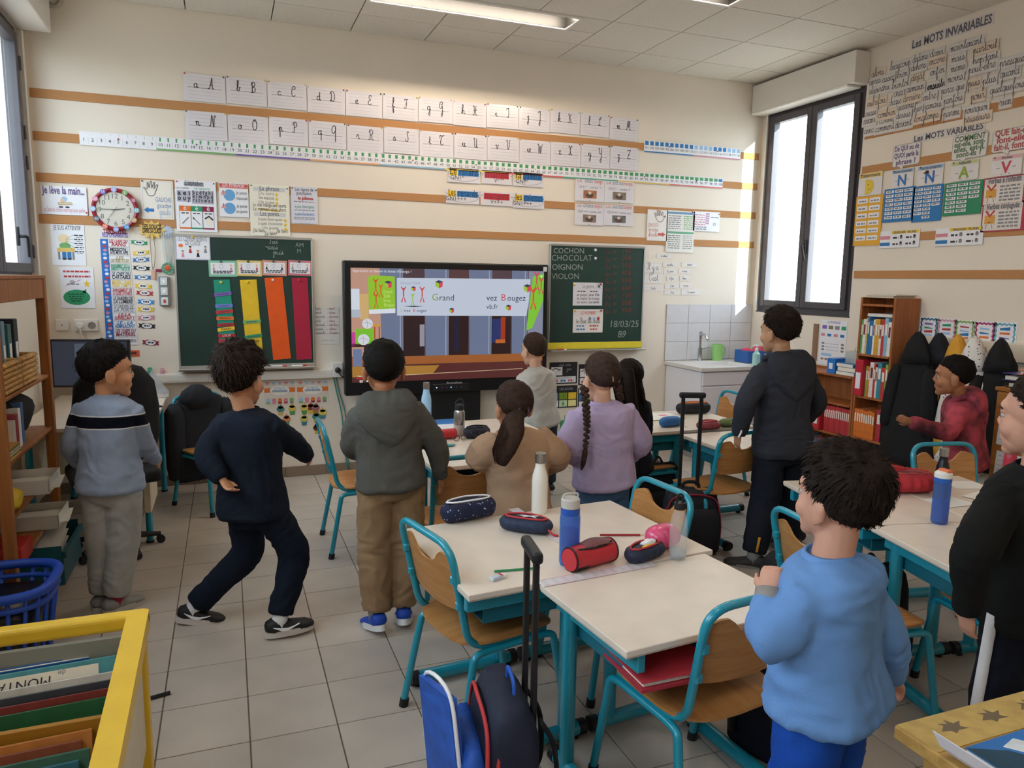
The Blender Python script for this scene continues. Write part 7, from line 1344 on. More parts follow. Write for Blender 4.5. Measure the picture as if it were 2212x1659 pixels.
def ov(pts, c, z, nm, var=.15): mb = MB(); mb.add([(p[0], p[1], z) for p in pts], [tuple(range(len(pts)))]); mb.build(nm, M(c, .3, var=var, scale=25), t)
ov([(-.30, .13), (-.26, .14), (-.2, .07), (-.1, .02), (.02, -.05), (.0, -.07), (-.14, -.02), (-.24, .06)], '#e6ecf0', .0139, 'wave_print'); ov([(-.36, .15), (-.3, .12), (-.2, .0), (-.1, -.1), (0, -.17), (-.36, -.17)], '#23485c', .0137, 'sea_print')
ov([(-.05, .151), (.34, .151), (.34, -.17), (.1, -.1), (.02, .03)], '#c8a890', .0138, 'animal_print', .3)
for (x, y, r1, r2, c, z) in ((.16, .03, .09, .06, '#e8dcd0', .0141), (.17, .03, .06, .04, '#4a3c34', .0143), (.17, .028, .035, .024, '#b89a86', .0145), (.05, .09, .03, .02, '#5a4638', .0143), (.2, .13, .05, .015, '#e07830', .0143)): ov([(x+r1*math.cos(q), y+r2*math.sin(q)) for q in np.linspace(0, 2*PI, 21)[:-1]], c, z, 'animal_print', .2)
mb = MB(); mb.loft([[(-.37-.02*i, -.17+q*.33, .0+.02*i*i*.3+dz) for (q, dz) in ((0, 0), (1, 0), (1, .0015), (0, .0015))] for i in range(4)]); mb.build('curled_page', M('#dcd8de', .5, var=.03), t)
tag(MB().cyl((-.06, -.52, .008), (.02, -.50, .008), .008, n=8).build('felt_pen', BLACKP), 'thin black pen lying on the floor tiles', 'pen')
# ================================================================== RIGHT WALL DISPLAY
PALE = M('#ddd5cf', .5, var=.02); INKG = M('#66646c', .7, var=0)
s = rsheet('heading_strip', 'heading strip at the top of the right wall about invariable words', 'heading', 1969, 86, 2147, 51, PALE); s.text('Les MOTS INVARIABLES', .5, .86, s.h*1.05, INKG, bold=1, maxw=.96); s.done()
s = rsheet('heading_strip', 'heading strip on the right wall about variable words', 'heading', 1973, 292, 2128, 281, PALE); s.text('Les MOTS VARIABLES', .5, .8, s.h*.95, INKG, bold=1, maxw=.96); s.done()
WORDS = "alors,355,845,515 beaucoup,585,760,835 dedans,865,665,1045 dans,1070,605,1235 maintenant,1310,540,1710 partout,1595,560,1895 après,340,940,470 assez,500,905,640 bien,675,855,800 dehors,850,770,1025 encore,1065,700,1260 mais,1340,665,1495 pendant,1585,690,1905 aujourdhui,330,1050,580 bientot,615,990,820 déjà,850,890,975 enfin,1070,825,1250 même,1320,785,1505 peut-être,1535,800,1880 presque,1920,720,2230 autrefois,310,1200,530 chez,635,1080,740 demain,790,1030,1000 ensuite,1040,1000,1250 moins,1290,910,1475 puis,1540,960,1680 plus,1715,930,1880 quand,1925,850,2165 aussi,290,1320,415 chaque,575,1190,720 derrière,750,1145,960 entre,985,1130,1150 parce_que,1210,1050,1500 quelquefois,1790,1050,2230 avant,255,1415,410 combien,445,1340,655 dessous,680,1245,880 hier,890,1265,980 jamais,1010,1235,1210 parfois,1240,1170,1475 pour,1575,1120,1735 avec,275,1530,390 comment,410,1510,640 comme,450,1410,640 dessus,670,1350,840 longtemps,880,1390,1190 parmi,1235,1330,1430 pourquoi,1490,1290,1780 rien,1920,1190,2060 devant,650,1460,850 plusieurs,1480,1400,1810"
LV = []
for k, w in enumerate(WORDS.split()):
    t_, x0, y0, x1 = w.split(','); x0, y0, x1 = float(x0), float(y0), float(x1); a = onx(1820+(x0-12)*.1772, 20+(y0)*.1772); b = onx(1820+(x1+12)*.1772, 20+y0*.1772); W_ = a.y-b.y; H_ = .082
    t_ = t_.replace('_', ' '); R_ = (b.y-.004, a.y+.004, a.z-.024, a.z+.064); lv = 0
    while any(l == lv and R_[0] < r[1] and R_[1] > r[0] and R_[2] < r[3] and R_[3] > r[2] for r, l in LV): lv += 1
    LV.append((R_, lv))
    s = Sheet('word_card', 'pale handwritten word card reading %s high on the right wall' % t_, 'word card', (WX1-.0062-.0021*lv, a.y, a.z+.060), (0, -1, 0), W_, H_, M('#dfd8d2', .5, var=.02) if k % 5 else M('#e6d2bc', .5, var=.02), 'handwritten word cards on the right wall', th=.0006)
    s.cur(t_, .5, .70, .030 if W_ < .3 else .038, .0042, INKG, maxw=.88); s.frame(.02, .04, .98, .96, .0012, FRUL)
    if t_ == 'ensuite': s.cur(t_, .5, .70, .031, .007, INK, 3, maxw=.88)
    s.done()
def bub(x0, y0, x1, y1, lines, mat, label, th):
    s = rsheet('speech_bubble', label, 'speech bubble', x0, y0, x1, y1, M('#e2dcd6', .5, var=.02), 'speech bubbles over the word classes', outline=[(.06, 0), (.94, 0), (1, .08), (1, .78), (.94, .85), (.42, .85), (.4, 1), (.25, .85), (.06, .85), (0, .78), (0, .08)], off=.0065)
    for k, l in enumerate(lines): s.text(l, .5, .24+.56*k/max(1, len(lines)-1)*.95, th, mat, bold=1, maxw=.88)
    s.line([(.06, .01), (.94, .01), (.99, .08), (.99, .78), (.94, .84), (.42, .84), (.4, .98), (.25, .84), (.06, .84), (.01, .78), (.01, .08), (.06, .01)], .003, GREY); s.done()
bub(1931, 316, 1986, 362, ('De QUI ou de', 'QUOI parle la', 'phrase ?'), VIO, 'speech bubble with violet question about who or what', .055)
bub(2060, 294, 2130, 346, ('COMMENT', 'est-elle, sont-', 'elles, est-il,', 'sont-ils ?'), M('#5a7a5a', .6, var=0), 'speech bubble with green question about how', .055)
bub(2146, 284, 2236, 326, ('QUE fait-elle,', 'font-elles,', 'fait-il, font-ils'), M('#b85a5a', .6, var=0), 'speech bubble with red question about what one does', .06)
for k, (x0, y0, x1, y1, hd, L_, c, lb) in enumerate([(1857, 377, 1904, 420, 'Déterminants', 'D', '#e8c840', 'white card with a yellow half round letter on the right wall'), (1928, 369, 1972, 402, 'Noms communs', 'N', '#2f72b8', 'white card with a plain blue letter N'), (1984, 361, 2036, 396, 'Noms propres', 'N', '#2f72b8', 'white card with a blue letter N wearing a brown hat'), (2056, 351, 2112, 386, 'Adjectifs', 'A', '#8fa83a', 'white card with a green letter A'), (2144, 340, 2206, 375, 'Verbes', 'V', '#c8455a', 'white card with a red letter V')]):
    s = rsheet('word_class_card', lb, 'card', x0, y0, x1, y1, M('#e4dedc', .4, var=.02), 'word class cards on the right wall', off=.0065); m_ = M(c, .5, var=.04)
    s.rect(.02, .02, .98, .2, M({'D': '#e8c860', 'N': '#9ab8d8', 'A': '#c4c890', 'V': '#e0b0b4'}[L_], .5, var=.02)); s.text(hd, .5, .17, s.h*.2, INKG, bold=1, maxw=.8)
    if L_ == 'D': s.poly([(.3, .3), (.45, .28), (.62, .38), (.68, .6), (.6, .82), (.45, .92), (.3, .93)], m_); s.ell(.42, .5, .02, .02, INK, 2); s.line([(.4, .7), (.48, .74), (.55, .68)], .003, INK, 2)
    else:
        s.text(L_, .5, .86, s.h*.8, m_, bold=1, maxw=.6)
        s.line([(.18, .62), (.3, .6)], .003, INK, 2); s.line([(.7, .6), (.82, .58)], .003, INK, 2); s.line([(.4, .88), (.36, .95)], .003, INK, 2); s.line([(.6, .88), (.64, .95)], .003, INK, 2)
        if k == 2: s.ell(.36, .36, .12, .05, M('#6a4638', .6, var=0), 3); s.ell(.38, .3, .07, .07, M('#6a4638', .6, var=0), 3)
    s.done(); pin(s, .1, .06, 1, .005)
def panel(x0, y0, x1, y1, c, lb, rows, cols, skip=()):
    s = rsheet('word_poster', lb, 'poster', x0, y0, x1, y1, M(c, .6, var=.03), 'coloured word panels on the right wall', off=.0065)
    for r in range(rows):
        for q in range(cols):
            if (r, q) in skip: continue
            u0, v0 = .06+.9*q/cols, .05+.9*r/rows; s.rect(u0, v0, u0+.78/cols, v0+.58/rows, WHITE, 1, 'word_slip'); s.scribble(u0+.1/cols, v0+.42/rows, u0+.68/cols, .012, GREY, 2)
    s.done()
panel(1851, 426, 1900, 529, '#e8ae3a', 'yellow orange panel of word slips beside the window', 6, 2); panel(1912, 410, 1972, 476, '#2f78b4', 'first blue panel of word slips, nearer the window', 7, 3); panel(1975, 405, 2032, 476, '#2f7ab8', 'second blue panel of word slips', 8, 3, {(5, 2), (6, 2), (7, 2), (7, 0)}); panel(2042, 397, 2118, 461, '#2f8a62', 'green panel of word slips on the right wall', 7, 3, {(4, 2), (6, 2), (5, 2)})
for k, (x0, y0, x1, y1, hd, lb) in enumerate([(2127, 386, 2216, 438, "Verbes à l'infinitif", 'upper red edged verb poster'), (2124, 441, 2212, 497, 'Verbes conjugués', 'lower red edged verb poster')]):
    s = rsheet('verb_poster', lb, 'poster', x0, y0, x1, y1, M('#b04050', .6, var=.03), 'red verb posters on the right wall', off=.0065); s.rect(.03, .05, .92, .95, M('#e6dcd4', .5, var=.02)); s.rect(.05, .08, .9, .24, M('#cfc4c0', .5, var=0), 2); s.text(hd, .48, .21, .055, INKG, 3, bold=1, maxw=.75)
    s.rect(.08, .42, .32, .72, M('#dca048', .6, var=.05), 3, 'drawing'); s.line([(.1, .26), (.2, .45), (.3, .26)], .014, RED, 4, 'drawing'); s.line([(.14, .74), (.12, .88)], .003, INK, 4, 'drawing'); s.line([(.26, .74), (.28, .88)], .003, INK, 4, 'drawing'); s.line([(.16, .66), (.24, .66)], .004, INK, 4, 'drawing')
    for q in range(5): s.scribble(.4, .38+.12*q, .86, .012, GREY, 3)
    s.done()
for k, (x0, y0, x1, y1, lb) in enumerate([(1903, 500, 1985, 533, 'white table card of singular and plural nouns, nearer the window'), (2023, 494, 2122, 528, 'white table card of singular and plural adjectives')]):
    s = rsheet('plural_card', lb, 'card', x0, y0, x1, y1, WHITE, 'plural table cards on the right wall', off=.0065); s.rect(.3, .03, .98, .2, YEL); s.text('SINGULIER   PLURIEL', .64, .18, s.h*.17, INKG, 2, bold=1, maxw=.62); s.rect(.01, .3, .27, .5, PINK); s.rect(.01, .68, .27, .88, BLUE)
    for q in range(2):
        for r in range(2): s.scribble(.34+.33*q, .48+.36*r, .48+.33*q, .014, INK); s.ell(.55+.33*q, .42+.36*r, .035, .09, GREY, 2, 'drawing'); s.ell(.55+.33*q, .34+.36*r, .03, .06, [BLK, BR2][k], 3, 'drawing')
    s.done()
# ================================================================== THE CHILDREN
VOX = []                                                       # (object, voxel, smooth iterations, fold amplitude)
def cotton(col, var=.07, key='', bump=.18, bs=220): return M(col, .9, var=var, scale=9, bump=bump, bscale=bs, spec=.15, key='fab'+key)
def ellr(c, a, b, ra, rb, n=20, e=1.0):
    cs = lambda v: math.copysign(abs(v)**e, v)
    return [c+a*(ra*cs(math.cos(2*PI*j/n)))+b*(rb*cs(math.sin(2*PI*j/n))) for j in range(n)]
def limb(mb, pts, rad, n=12, sub=5):                            # tapered tube through joints, rounded at the bends
    P = [Vector(p) for p in pts]; Q = fillet(P, .06, 5) if len(P) > 2 else P
    L = [0.0]
    for i in range(1, len(P)): L.append(L[-1]+(P[i]-P[i-1]).length)
    m = [0.0]
    for i in range(1, len(Q)): m.append(m[-1]+(Q[i]-Q[i-1]).length)
    tot = m[-1]; out = []; rr = []
    N = max(8, int(tot/.025))
    for k in range(N+1):
        d = tot*k/N; i = 0
        while i < len(m)-2 and m[i+1] < d: i += 1
        u = (d-m[i])/max(1e-6, m[i+1]-m[i]); out.append(Q[i].lerp(Q[i+1], u)); q = d/tot*L[-1]
        j = 0
        while j < len(L)-2 and L[j+1] < q: j += 1
        w = (q-L[j])/max(1e-6, L[j+1]-L[j]); rr.append(rad[j]*(1-w)+rad[j+1]*w)
    mb.tube(out, rr, n)
def hand_mb(mb, w, d, nrm, side, s=1.0, curl=.5):               # wrist, direction, palm normal, thumb side
    d = d.normalized(); nrm = (nrm-d*nrm.dot(d)).normalized(); th = (d.cross(nrm)).normalized()*side
    mb.loft([ellr(w+d*q*s, th, nrm, a*s, b*s, 12) for q, a, b in ((-.01, .018, .014), (.005, .019, .013), (.025, .026, .0125), (.045, .028, .011), (.058, .025, .009))])
    for k, (o, L) in enumerate(((.020, .040), (.0068, .047), (-.0068, .044), (-.020, .035))):
        p = w+d*.052*s+th*o*s; dd = (d+th*o*1.5).normalized(); pts = [p]; ax = dd.cross(nrm).normalized(); a = 0
        for q in (.45, .32, .25): a += curl*(.7+.25*k*.3); v = dd*math.cos(a)+nrm*math.sin(a); p = p+v*L*q*s; pts.append(p)
        mb.tube(pts, [.0066*s, .0062*s, .0056*s, .0042*s], 8)
    p = w+d*.012*s+th*.018*s; v = (d*.75+th*.75+nrm*.2).normalized(); p1 = p+v*.026*s; p2 = p1+(d*.95+th*.15+nrm*.25).normalized()*.026*s
    mb.tube([p, p1, p2], [.009*s, .0075*s, .005*s], 8)
CAPZ = ([-1, -.55, -.2, .0, .3, .5, .75, 1], [-.86, -.80, -.60, -.18, -.02, .22, .34, .40])
def hairmask(d, zo=0.0): return float(np.clip((d[2]-np.interp(d[1], CAPZ[0], CAPZ[1])-zo)/.10+.5, 0, 1))
def person(label, cfg):
    y0 = cfg['y']; s = cfg.get('s', 1.0); J = lambda p: ony(p[0], p[1], y0+(p[2] if len(p) > 2 else 0))
    pel, neck, hc = J(cfg['pel']), J(cfg['neck']), J(cfg['head']); fa, ha, hp = math.radians(cfg['fa']), math.radians(cfg['ha']), math.radians(cfg.get('hp', 0))
    root = thing('person', label, 'person', (pel.x, pel.y, 0), world=True, group='children in the classroom')
    f = Vector((math.cos(fa), math.sin(fa), 0)); lf = Vector((-math.sin(fa), math.cos(fa), 0)); up = (neck-pel).normalized()
    f = (f-up*f.dot(up)).normalized(); lf = up.cross(f).normalized()
    fh = Vector((math.cos(ha)*math.cos(hp), math.sin(ha)*math.cos(hp), math.sin(hp))); lh = Vector((-math.sin(ha), math.cos(ha), 0)); uh = fh.cross(lh).normalized()
    sw = cfg.get('sw', .135)*s; ch = neck-up*.055*s; T = (neck-pel).length
    sh = {1: ch+lf*sw, -1: ch-lf*sw}; hips = {1: pel+lf*.066*s, -1: pel-lf*.066*s}
    arm = {1: [J(q) for q in cfg['L']], -1: [J(q) for q in cfg['R']]}; leg = {1: [J(q) for q in cfg['KL']], -1: [J(q) for q in cfg['KR']]}
    for q in ((1, -1) if cfg.get('gnd') else ()): leg[q] = [Vector((hips[q].x+f.x*.02+lf.x*q*.01, hips[q].y+f.y*.02+lf.y*q*.01, hips[q].z*.54)), Vector((hips[q].x+lf.x*q*.015, hips[q].y+lf.y*q*.015, .072*s))]
    hs = cfg.get('hs', 1.05)*s**.4; H = lambda x, y, z: hc+lh*x*hs+fh*y*hs+uh*z*hs
    HM = Matrix((tuple(lh), tuple(fh), tuple(uh))).transposed()
    # ---- body: one closed surface
    b = MB()
    def torso(mb, g, rows): mb.loft([ellr(pel.lerp(neck, t)+f*o*s, lf, f, (w+g)*s, (d+g)*s, 22, .85) for t, w, d, o in rows])
    torso(b, -.008, [(-.12, .085, .075, 0), (.0, .118, .09, 0), (.25, .108, .082, .005), (.55, .114, .086, .005), (.8, .122, .085, .0), (.93, .10, .07, -.004), (1.0, .055, .05, 0)])
    limb(b, [neck-up*.03, hc-uh*.045*hs-fh*.018*hs], [.046*s, .041*s], 14)
    for q in (1, -1):
        el, wr = arm[q][0], arm[q][1]; limb(b, [sh[q]-lf*q*.02*s, el, wr], [.036*s, .03*s, .021*s], 10); d = wr-el
        nr = (cfg.get('pn', {}).get(q) or (-lf*q)); nr = Vector(nr)
        hand_mb(b, wr, d, nr, (1 if (d.cross(nr)).dot(f) > 0 else -1), s*.98, cfg.get('curl', .35))
        kn, an = leg[q][0], leg[q][1]; limb(b, [hips[q], kn, an], [.055*s, .038*s, .026*s], 10)
    E_ = lambda c, r: b.ell(H(*c), (r[0]*hs, r[1]*hs, r[2]*hs), 20, 14, HM)
    E_((0, -.012, .03), (.071, .089, .077)); E_((0, .02, -.022), (.057, .062, .07)); E_((0, .04, -.062), (.040, .036, .034)); E_((0, .057, -.086), (.022, .020, .016)); E_((.030, .05, -.030), (.026, .024, .026)); E_((-.030, .05, -.030), (.026, .024, .026)); E_((0, .062, .026), (.046, .022, .022))
    limb(b, [H(0, .076, .008), H(0, .086, -.020)], [.007*hs, .0105*hs], 8); E_((.009, .081, -.024), (.007, .008, .006)); E_((-.009, .081, -.024), (.007, .008, .006)); E_((0, .076, -.050), (.018, .008, .0046)); E_((0, .075, -.058), (.015, .008, .0052))
    for q in (1, -1): E_((q*.0275, .0675, .0115), (.0135, .0105, .005)); E_((q*.0275, .066, -.010), (.0125, .010, .004)); E_((q*.072, -.012, -.012), (.009, .019, .029)); E_((q*.076, -.019, -.003), (.007, .012, .020)); E_((q*.070, -.006, -.036), (.006, .008, .010))
    SK = M(cfg.get('skin', '#d9a37c'), .55, var=.05, scale=14, spec=.35, bump=.03, bscale=300, key='skin')
    o = b.build('body', SK, root, smooth=0); VOX.append((o, .0048, 3, 0))
    for q in (1, -1):
        e = MB().ell(H(q*.0275, .0675, .001), (.0094*hs,)*3, 12, 10).build('eye', M('#a89c92', .3, var=0), root, smooth=0); MB().ell(H(q*.0275, .0748, .001), (.0066*hs, .0030*hs, .0066*hs), 10, 8, HM).build('iris', M('#2a1a12', .2, var=0), e, smooth=0)
        MB().tube(crv([H(q*.012, .083, .020), H(q*.027, .080, .0255), H(q*.043, .068, .020)], 4), .0026*hs, 6).build('eyebrow', M(cfg['hc'], .8, var=.05), root, smooth=0)
    # ---- clothes
    tw = cfg.get('loose', .016); TM = cfg['top']
    t_ = MB(); hem = cfg.get('hem', -.14); hx = max(0, .026-tw)
    torso(t_, tw, [(hem, .124+hx, .097+hx, 0), (hem+.05, .130+hx, .104+hx, 0), (.0, .126+hx, .098+hx, 0), (.12, .122+hx*.6, .094+hx*.6, .0), (.3, .114, .088, .004), (.55, .12, .092, .004), (.8, .132, .092, 0), (.92, .112, .078, -.004), (.985, .062, .054, 0), (1.005, .048, .044, 0)])
    sl = cfg.get('sleeve', 1.0)
    for q in (1, -1):
        el, wr = arm[q][0], arm[q][1]; e2 = el.lerp(wr, sl*.97); k = cfg.get('slw', 1.0); limb(t_, [sh[q]-lf*q*.03*s, el, e2], [(.050+tw*.4)*s*k, (.045+tw*.35)*s*k, (.033+tw*.1)*s*k], 12)
        t_.tube([e2-(wr-el).normalized()*.03, e2+(wr-el).normalized()*.008], [.031*s, .029*s], 12)
    o = t_.build(cfg.get('topname', 'sweater'), TM, root, smooth=0); VOX.append((o, .0085, 4, cfg.get('fold', .009)))
    MB().loft([ellr(neck+up*(dz*s)+f*.0, lf, f, r*s, r*.92*s, 24) for dz, r in ((-.012, .070), (.004, .062), (.016, .056), (.018, .050), (.0, .050), (-.012, .056))], closed=True).build('collar', cfg.get('collar', TM), root, smooth=0)
    p_ = MB(); pw = cfg.get('pw', .012)
    torso(p_, min(pw, tw-.010), [(-.24, .085, .075, 0), (-.14, .120, .09, 0), (.0, .118, .09, 0), (.08, .112, .086, 0)])
    for q in (1, -1):
        kn, an = leg[q][0], leg[q][1]; en = kn.lerp(an, cfg.get('cuff', .93)); limb(p_, [hips[q]+up*.01, kn, en], [(.070+pw*.5)*s, (.056+pw)*s, (.046+pw*.7)*s], 14)
        dd = (an-kn).normalized(); p_.tube([en-dd*.045, en+dd*.004], [(.043+pw*.5)*s, (.036+pw*.3)*s], 14)
    o = p_.build('trousers', cfg['pants'], root, smooth=0); VOX.append((o, .0095, 4, cfg.get('pfold', .009)))
    # ---- socks and shoes
    for q in (1, -1):
        an = leg[q][1]; kn = leg[q][0]; fd = math.radians(cfg['toe'][0 if q == 1 else 1]); tp = math.radians(cfg.get('tp', (0, 0))[0 if q == 1 else 1])
        F = Vector((math.cos(fd)*math.cos(tp), math.sin(fd)*math.cos(tp), math.sin(tp))); S = Vector((-math.sin(fd), math.cos(fd), 0)); Uv = F.cross(S)
        an0 = an-(an-kn).normalized()*.0
        MB().tube([kn.lerp(an, .82), an, an-Uv*.03*s], [.036*s, .034*s, .034*s], 14).build('sock', cfg.get('sock', WHITE), root, smooth=0)
        g = an-Uv*.068*s; k = s*1.02                               # sole centre under the ankle
        sh_ = MB(); prof = [(-.062, .016, .030, .055), (-.055, .028, .026, .066), (-.03, .034, .012, .078), (.0, .033, .010, .074), (.04, .034, .010, .058), (.08, .040, .010, .046), (.11, .040, .012, .040), (.132, .030, .014, .032), (.143, .012, .018, .026)]
        sh_.loft([[g+F*x*k+S*(w*k*math.copysign(abs(math.cos(a))**.75, math.cos(a)))+Uv*((z0+z1)/2*k+(z1-z0)/2*k*math.copysign(abs(math.sin(a))**.8, math.sin(a))) for a in np.linspace(0, 2*PI, 17)[:-1]] for x, w, z0, z1 in prof]); so_ = sh_.build('shoe', cfg['shoe'], root, smooth=0)
        sl_ = MB(); sl_.loft([[g+F*x*k*1.02+S*(w*1.06*k*math.cos(a))+Uv*(z*k) for a in np.linspace(0, 2*PI, 17)[:-1]] for x, w, z in ()] or [[g+F*(.04+.106*math.cos(a))*k+S*(.040*math.copysign(abs(math.sin(a))**.8, math.sin(a))*(1-.12*(math.cos(a) < -.2)))*k+Uv*z*k*m_ for a in np.linspace(0, 2*PI, 25)[:-1]] for z, m_ in ((.0, 1), (.004, 1), (.022, 1), (.026, 1))]); sl_.build('sole', cfg.get('sole', WHITE), so_, smooth=.7)
        if cfg.get('swoosh'):
            for sd in (-1, 1):
                m2 = MB(); pts = [(-.035, .052), (.0, .030), (.025, .026), (.075, .046), (.03, .037), (.002, .040), (-.035, .052)]
                m2.add([g+F*p[0]*k+S*sd*.0405*k+Uv*p[1]*k for p in pts[:-1]]+[g+F*p[0]*k+S*sd*.030*k+Uv*p[1]*k for p in pts[:-1]], [tuple(range(6)), tuple(range(11, 5, -1))]+[(i, i+6, (i+1) % 6+6, (i+1) % 6) for i in range(6)]); m2.build('emblem', WHITE, so_)
    # ---- hair
    HAIR = M(cfg['hc'], .75, var=.25, scale=40, spec=.12, bump=.35, bscale=160, key='hair'); kind = cfg.get('hair', 'short'); th = cfg.get('th', (.008, .02)); seed = cfg.get('seed', 1)
    C0 = np.array((0, -.012, .03)); RA = np.array((.071, .089, .077)); nu, nv = 44, 30; m = MB(); vs = []; dirs = []
    def capr(d):
        R = 1/math.sqrt((d[0]/RA[0])**2+(d[1]/RA[1])**2+(d[2]/RA[2])**2); mk = hairmask(d, cfg.get('zo', 0)); k = max(0, d[2])
        thick = th[0]+(th[1]-th[0])*k**.8+cfg.get('fringe', .0)*max(0, d[1])*max(0, d[2]); thick *= float(np.clip((d[2]-np.interp(d[1], CAPZ[0], CAPZ[1])-cfg.get('zo', 0))/.55, .22, 1)); nz = noise.noise(Vector(d)*4.5+Vector((seed, 0, 0)))*.35+noise.noise(Vector(d)*12+Vector((0, seed, 0)))*.3
        return R+(thick*(1+nz*cfg.get('rough', 1.0)))*mk-.022*(1-mk), mk
    for i in range(nv+1):
        ph = -PI/2+PI*i/nv
        for j in range(nu):
            a = 2*PI*j/nu; d = (math.cos(ph)*math.cos(a), math.cos(ph)*math.sin(a), math.sin(ph)); r, mk = capr(d); p = C0+np.array(d)*r; vs.append(H(*p))
    fs = []
    for i in range(nv):
        for j in range(nu): fs.append((i*nu+j, i*nu+(j+1) % nu, (i+1)*nu+(j+1) % nu, (i+1)*nu+j))
    m.add(vs, fs); ho = m.build('hair', HAIR, root, smooth=0)
    rs = random.Random(seed); st = MB(); W = Vector((0.1, -.55, .8)).normalized(); LN = cfg.get('sl', .028)
    for k in range(cfg.get('ns', 1500)):
        z = rs.uniform(-.8, 1); a = rs.uniform(0, 2*PI); q = math.sqrt(max(0, 1-z*z)); d = Vector((q*math.cos(a), q*math.sin(a), z)); r, mk = capr(d)
        if mk < .7: continue
        n = Vector((d.x/RA[0], d.y/RA[1], d.z/RA[2])).normalized(); fl = (d-W*d.dot(W)); fl = fl-n*fl.dot(n)
        if fl.length < .05: fl = Vector((rs.uniform(-1, 1), rs.uniform(-1, 1), 0))
        fl = (fl.normalized()+Vector((rs.uniform(-.5, .5), rs.uniform(-.5, .5), rs.uniform(-.5, .5)))*cfg.get('mess', .5)); lift = cfg.get('lift', .25)*rs.uniform(.4, 1.4); v = (fl+n*lift).normalized()
        p = Vector(C0)+d*(r-.004); L = LN*rs.uniform(.6, 1.3); w = n.cross(v).normalized()*.0022; p1 = p+v*L*.5+n*.001; p2 = p+v*L-n*L*.25
        st.add([H(*(p-w)), H(*(p+w)), H(*(p1+w*.8)), H(*(p1-w*.8)), H(*p2)], [(0, 1, 2, 3), (3, 2, 4)])
    if st.v: o = st.build('hair_strands', HAIR, ho, smooth=0); o['kind'] = 'stuff'
    def tress(nm, path, wid, flat=.6, strands=260, seed2=0):
        P = crv(path, 5); mm = MB(); L = len(P); rr = np.interp(np.linspace(0, 1, L), np.linspace(0, 1, len(wid)), wid); mm.tube(P, [r for r in rr], 14, flat=flat); o_ = mm.build(nm, HAIR, ho, smooth=0); ss = MB()
        for k in range(strands):
            i = rs.randrange(0, L-6); a = rs.uniform(0, 2*PI); off = (lh*math.cos(a)+fh*math.sin(a)*flat); pts = []
            for q in range(0, min(9, L-i)): pts.append(P[i+q]+off*rr[i+q]*1.02+Vector((rs.uniform(-1, 1), rs.uniform(-1, 1), 0))*.002)
            for x, (pa, pb) in enumerate(zip(pts, pts[1:])): ww = lh*.0016*(1-x/len(pts)); ss.add([pa-ww, pa+ww, pb+ww, pb-ww], [(0, 1, 2, 3)])
        o2 = ss.build('tress_strands', HAIR, o_, smooth=0); o2['kind'] = 'stuff'
    if kind == 'pony':
        e = MB().tube([H(.022*math.cos(a), -.098, .0+.022*math.sin(a)) for a in np.linspace(0, 2*PI, 13)[:-1]], .006, 6, closed=True).build('hair_tie', M('#4a3a4a', .7, var=0), ho, smooth=0); tress('ponytail', [H(0, -.085, .0)]+[J(q) for q in cfg['pony']], cfg['ponyw'])
    if kind == 'braids':
        for bi, pth in enumerate(cfg['braids']):
            P = crv([J(q) for q in pth], 8); L = len(P); mm = MB(); cum = 0; last = P[0]; k = 0
            for i in range(1, L):
                cum += (P[i]-P[i-1]).length
                if cum > .0085: cum = 0; k += 1; q = i/L; r = .021*(1-.4*q); sd = 1 if k % 2 else -1; mm.ell(P[i]+lh*sd*r*.45, (r*.85, r*.8, r*.75), 10, 8, HM @ Matrix.Rotation(sd*.6, 3, 'Y'))
            o_ = mm.build('braid', HAIR, ho, smooth=0); e = P[-1]; MB().tube([e+Vector((.012*math.cos(a), .012*math.sin(a), 0)) for a in np.linspace(0, 2*PI, 11)[:-1]], .004, 6, closed=True).build('hair_tie', M('#2a2a40', .6, var=0), o_, smooth=0); tress('braid_tail', [e, e-Vector((.004, 0, .04)), e-Vector((.012, 0, .09)), e-Vector((.02, 0, .12))], [.008, .013, .011, .003], .7, 60)
        MB().tube(crv([H(.0, .02, .112), H(0, -.05, .100), H(.003, -.095, .06), H(0, -.108, .0)], 5), .0022, 6).build('parting', SK, ho, smooth=0)
    if kind == 'long':
        for pth, wd in cfg['tress']: tress('long_hair', [J(q) for q in pth], wd, .55, 400)
    # ---- extras
    if cfg.get('hood'):
        hm = MB(); hb = neck-f*.072*s-up*.03*s
        rows = [(-.16, .012, .012, .034), (-.13, .05, .024, .034), (-.09, .09, .034, .03), (-.05, .118, .042, .022), (.0, .130, .05, .012), (.035, .124, .054, -.004), (.062, .104, .046, -.018), (.075, .08, .03, -.026)]
        hm.loft([ellr(hb+up*z*s-f*(o_-.0)*s, lf, f, w*s, d*s, 22) for z, w, d, o_ in rows]); o = hm.build('hood', TM, root, smooth=0); VOX.append((o, .007, 4, .007))
        for q in (1, -1):
            rm = MB(); rm.tube(crv([hb+up*.05*s+lf*q*.06*s, neck+lf*q*.078*s+up*.015*s, neck+lf*q*.07*s+f*.04*s-up*.005*s, neck+lf*q*.03*s+f*.075*s-up*.045*s], 5), .018*s, 10); rm.build('hood_edge', TM, root, smooth=0)
    cfg['_'] = dict(root=root, H=H, J=J, sh=sh, arm=arm, leg=leg, f=f, lf=lf, up=up, neck=neck, pel=pel, s=s)
    return cfg['_']
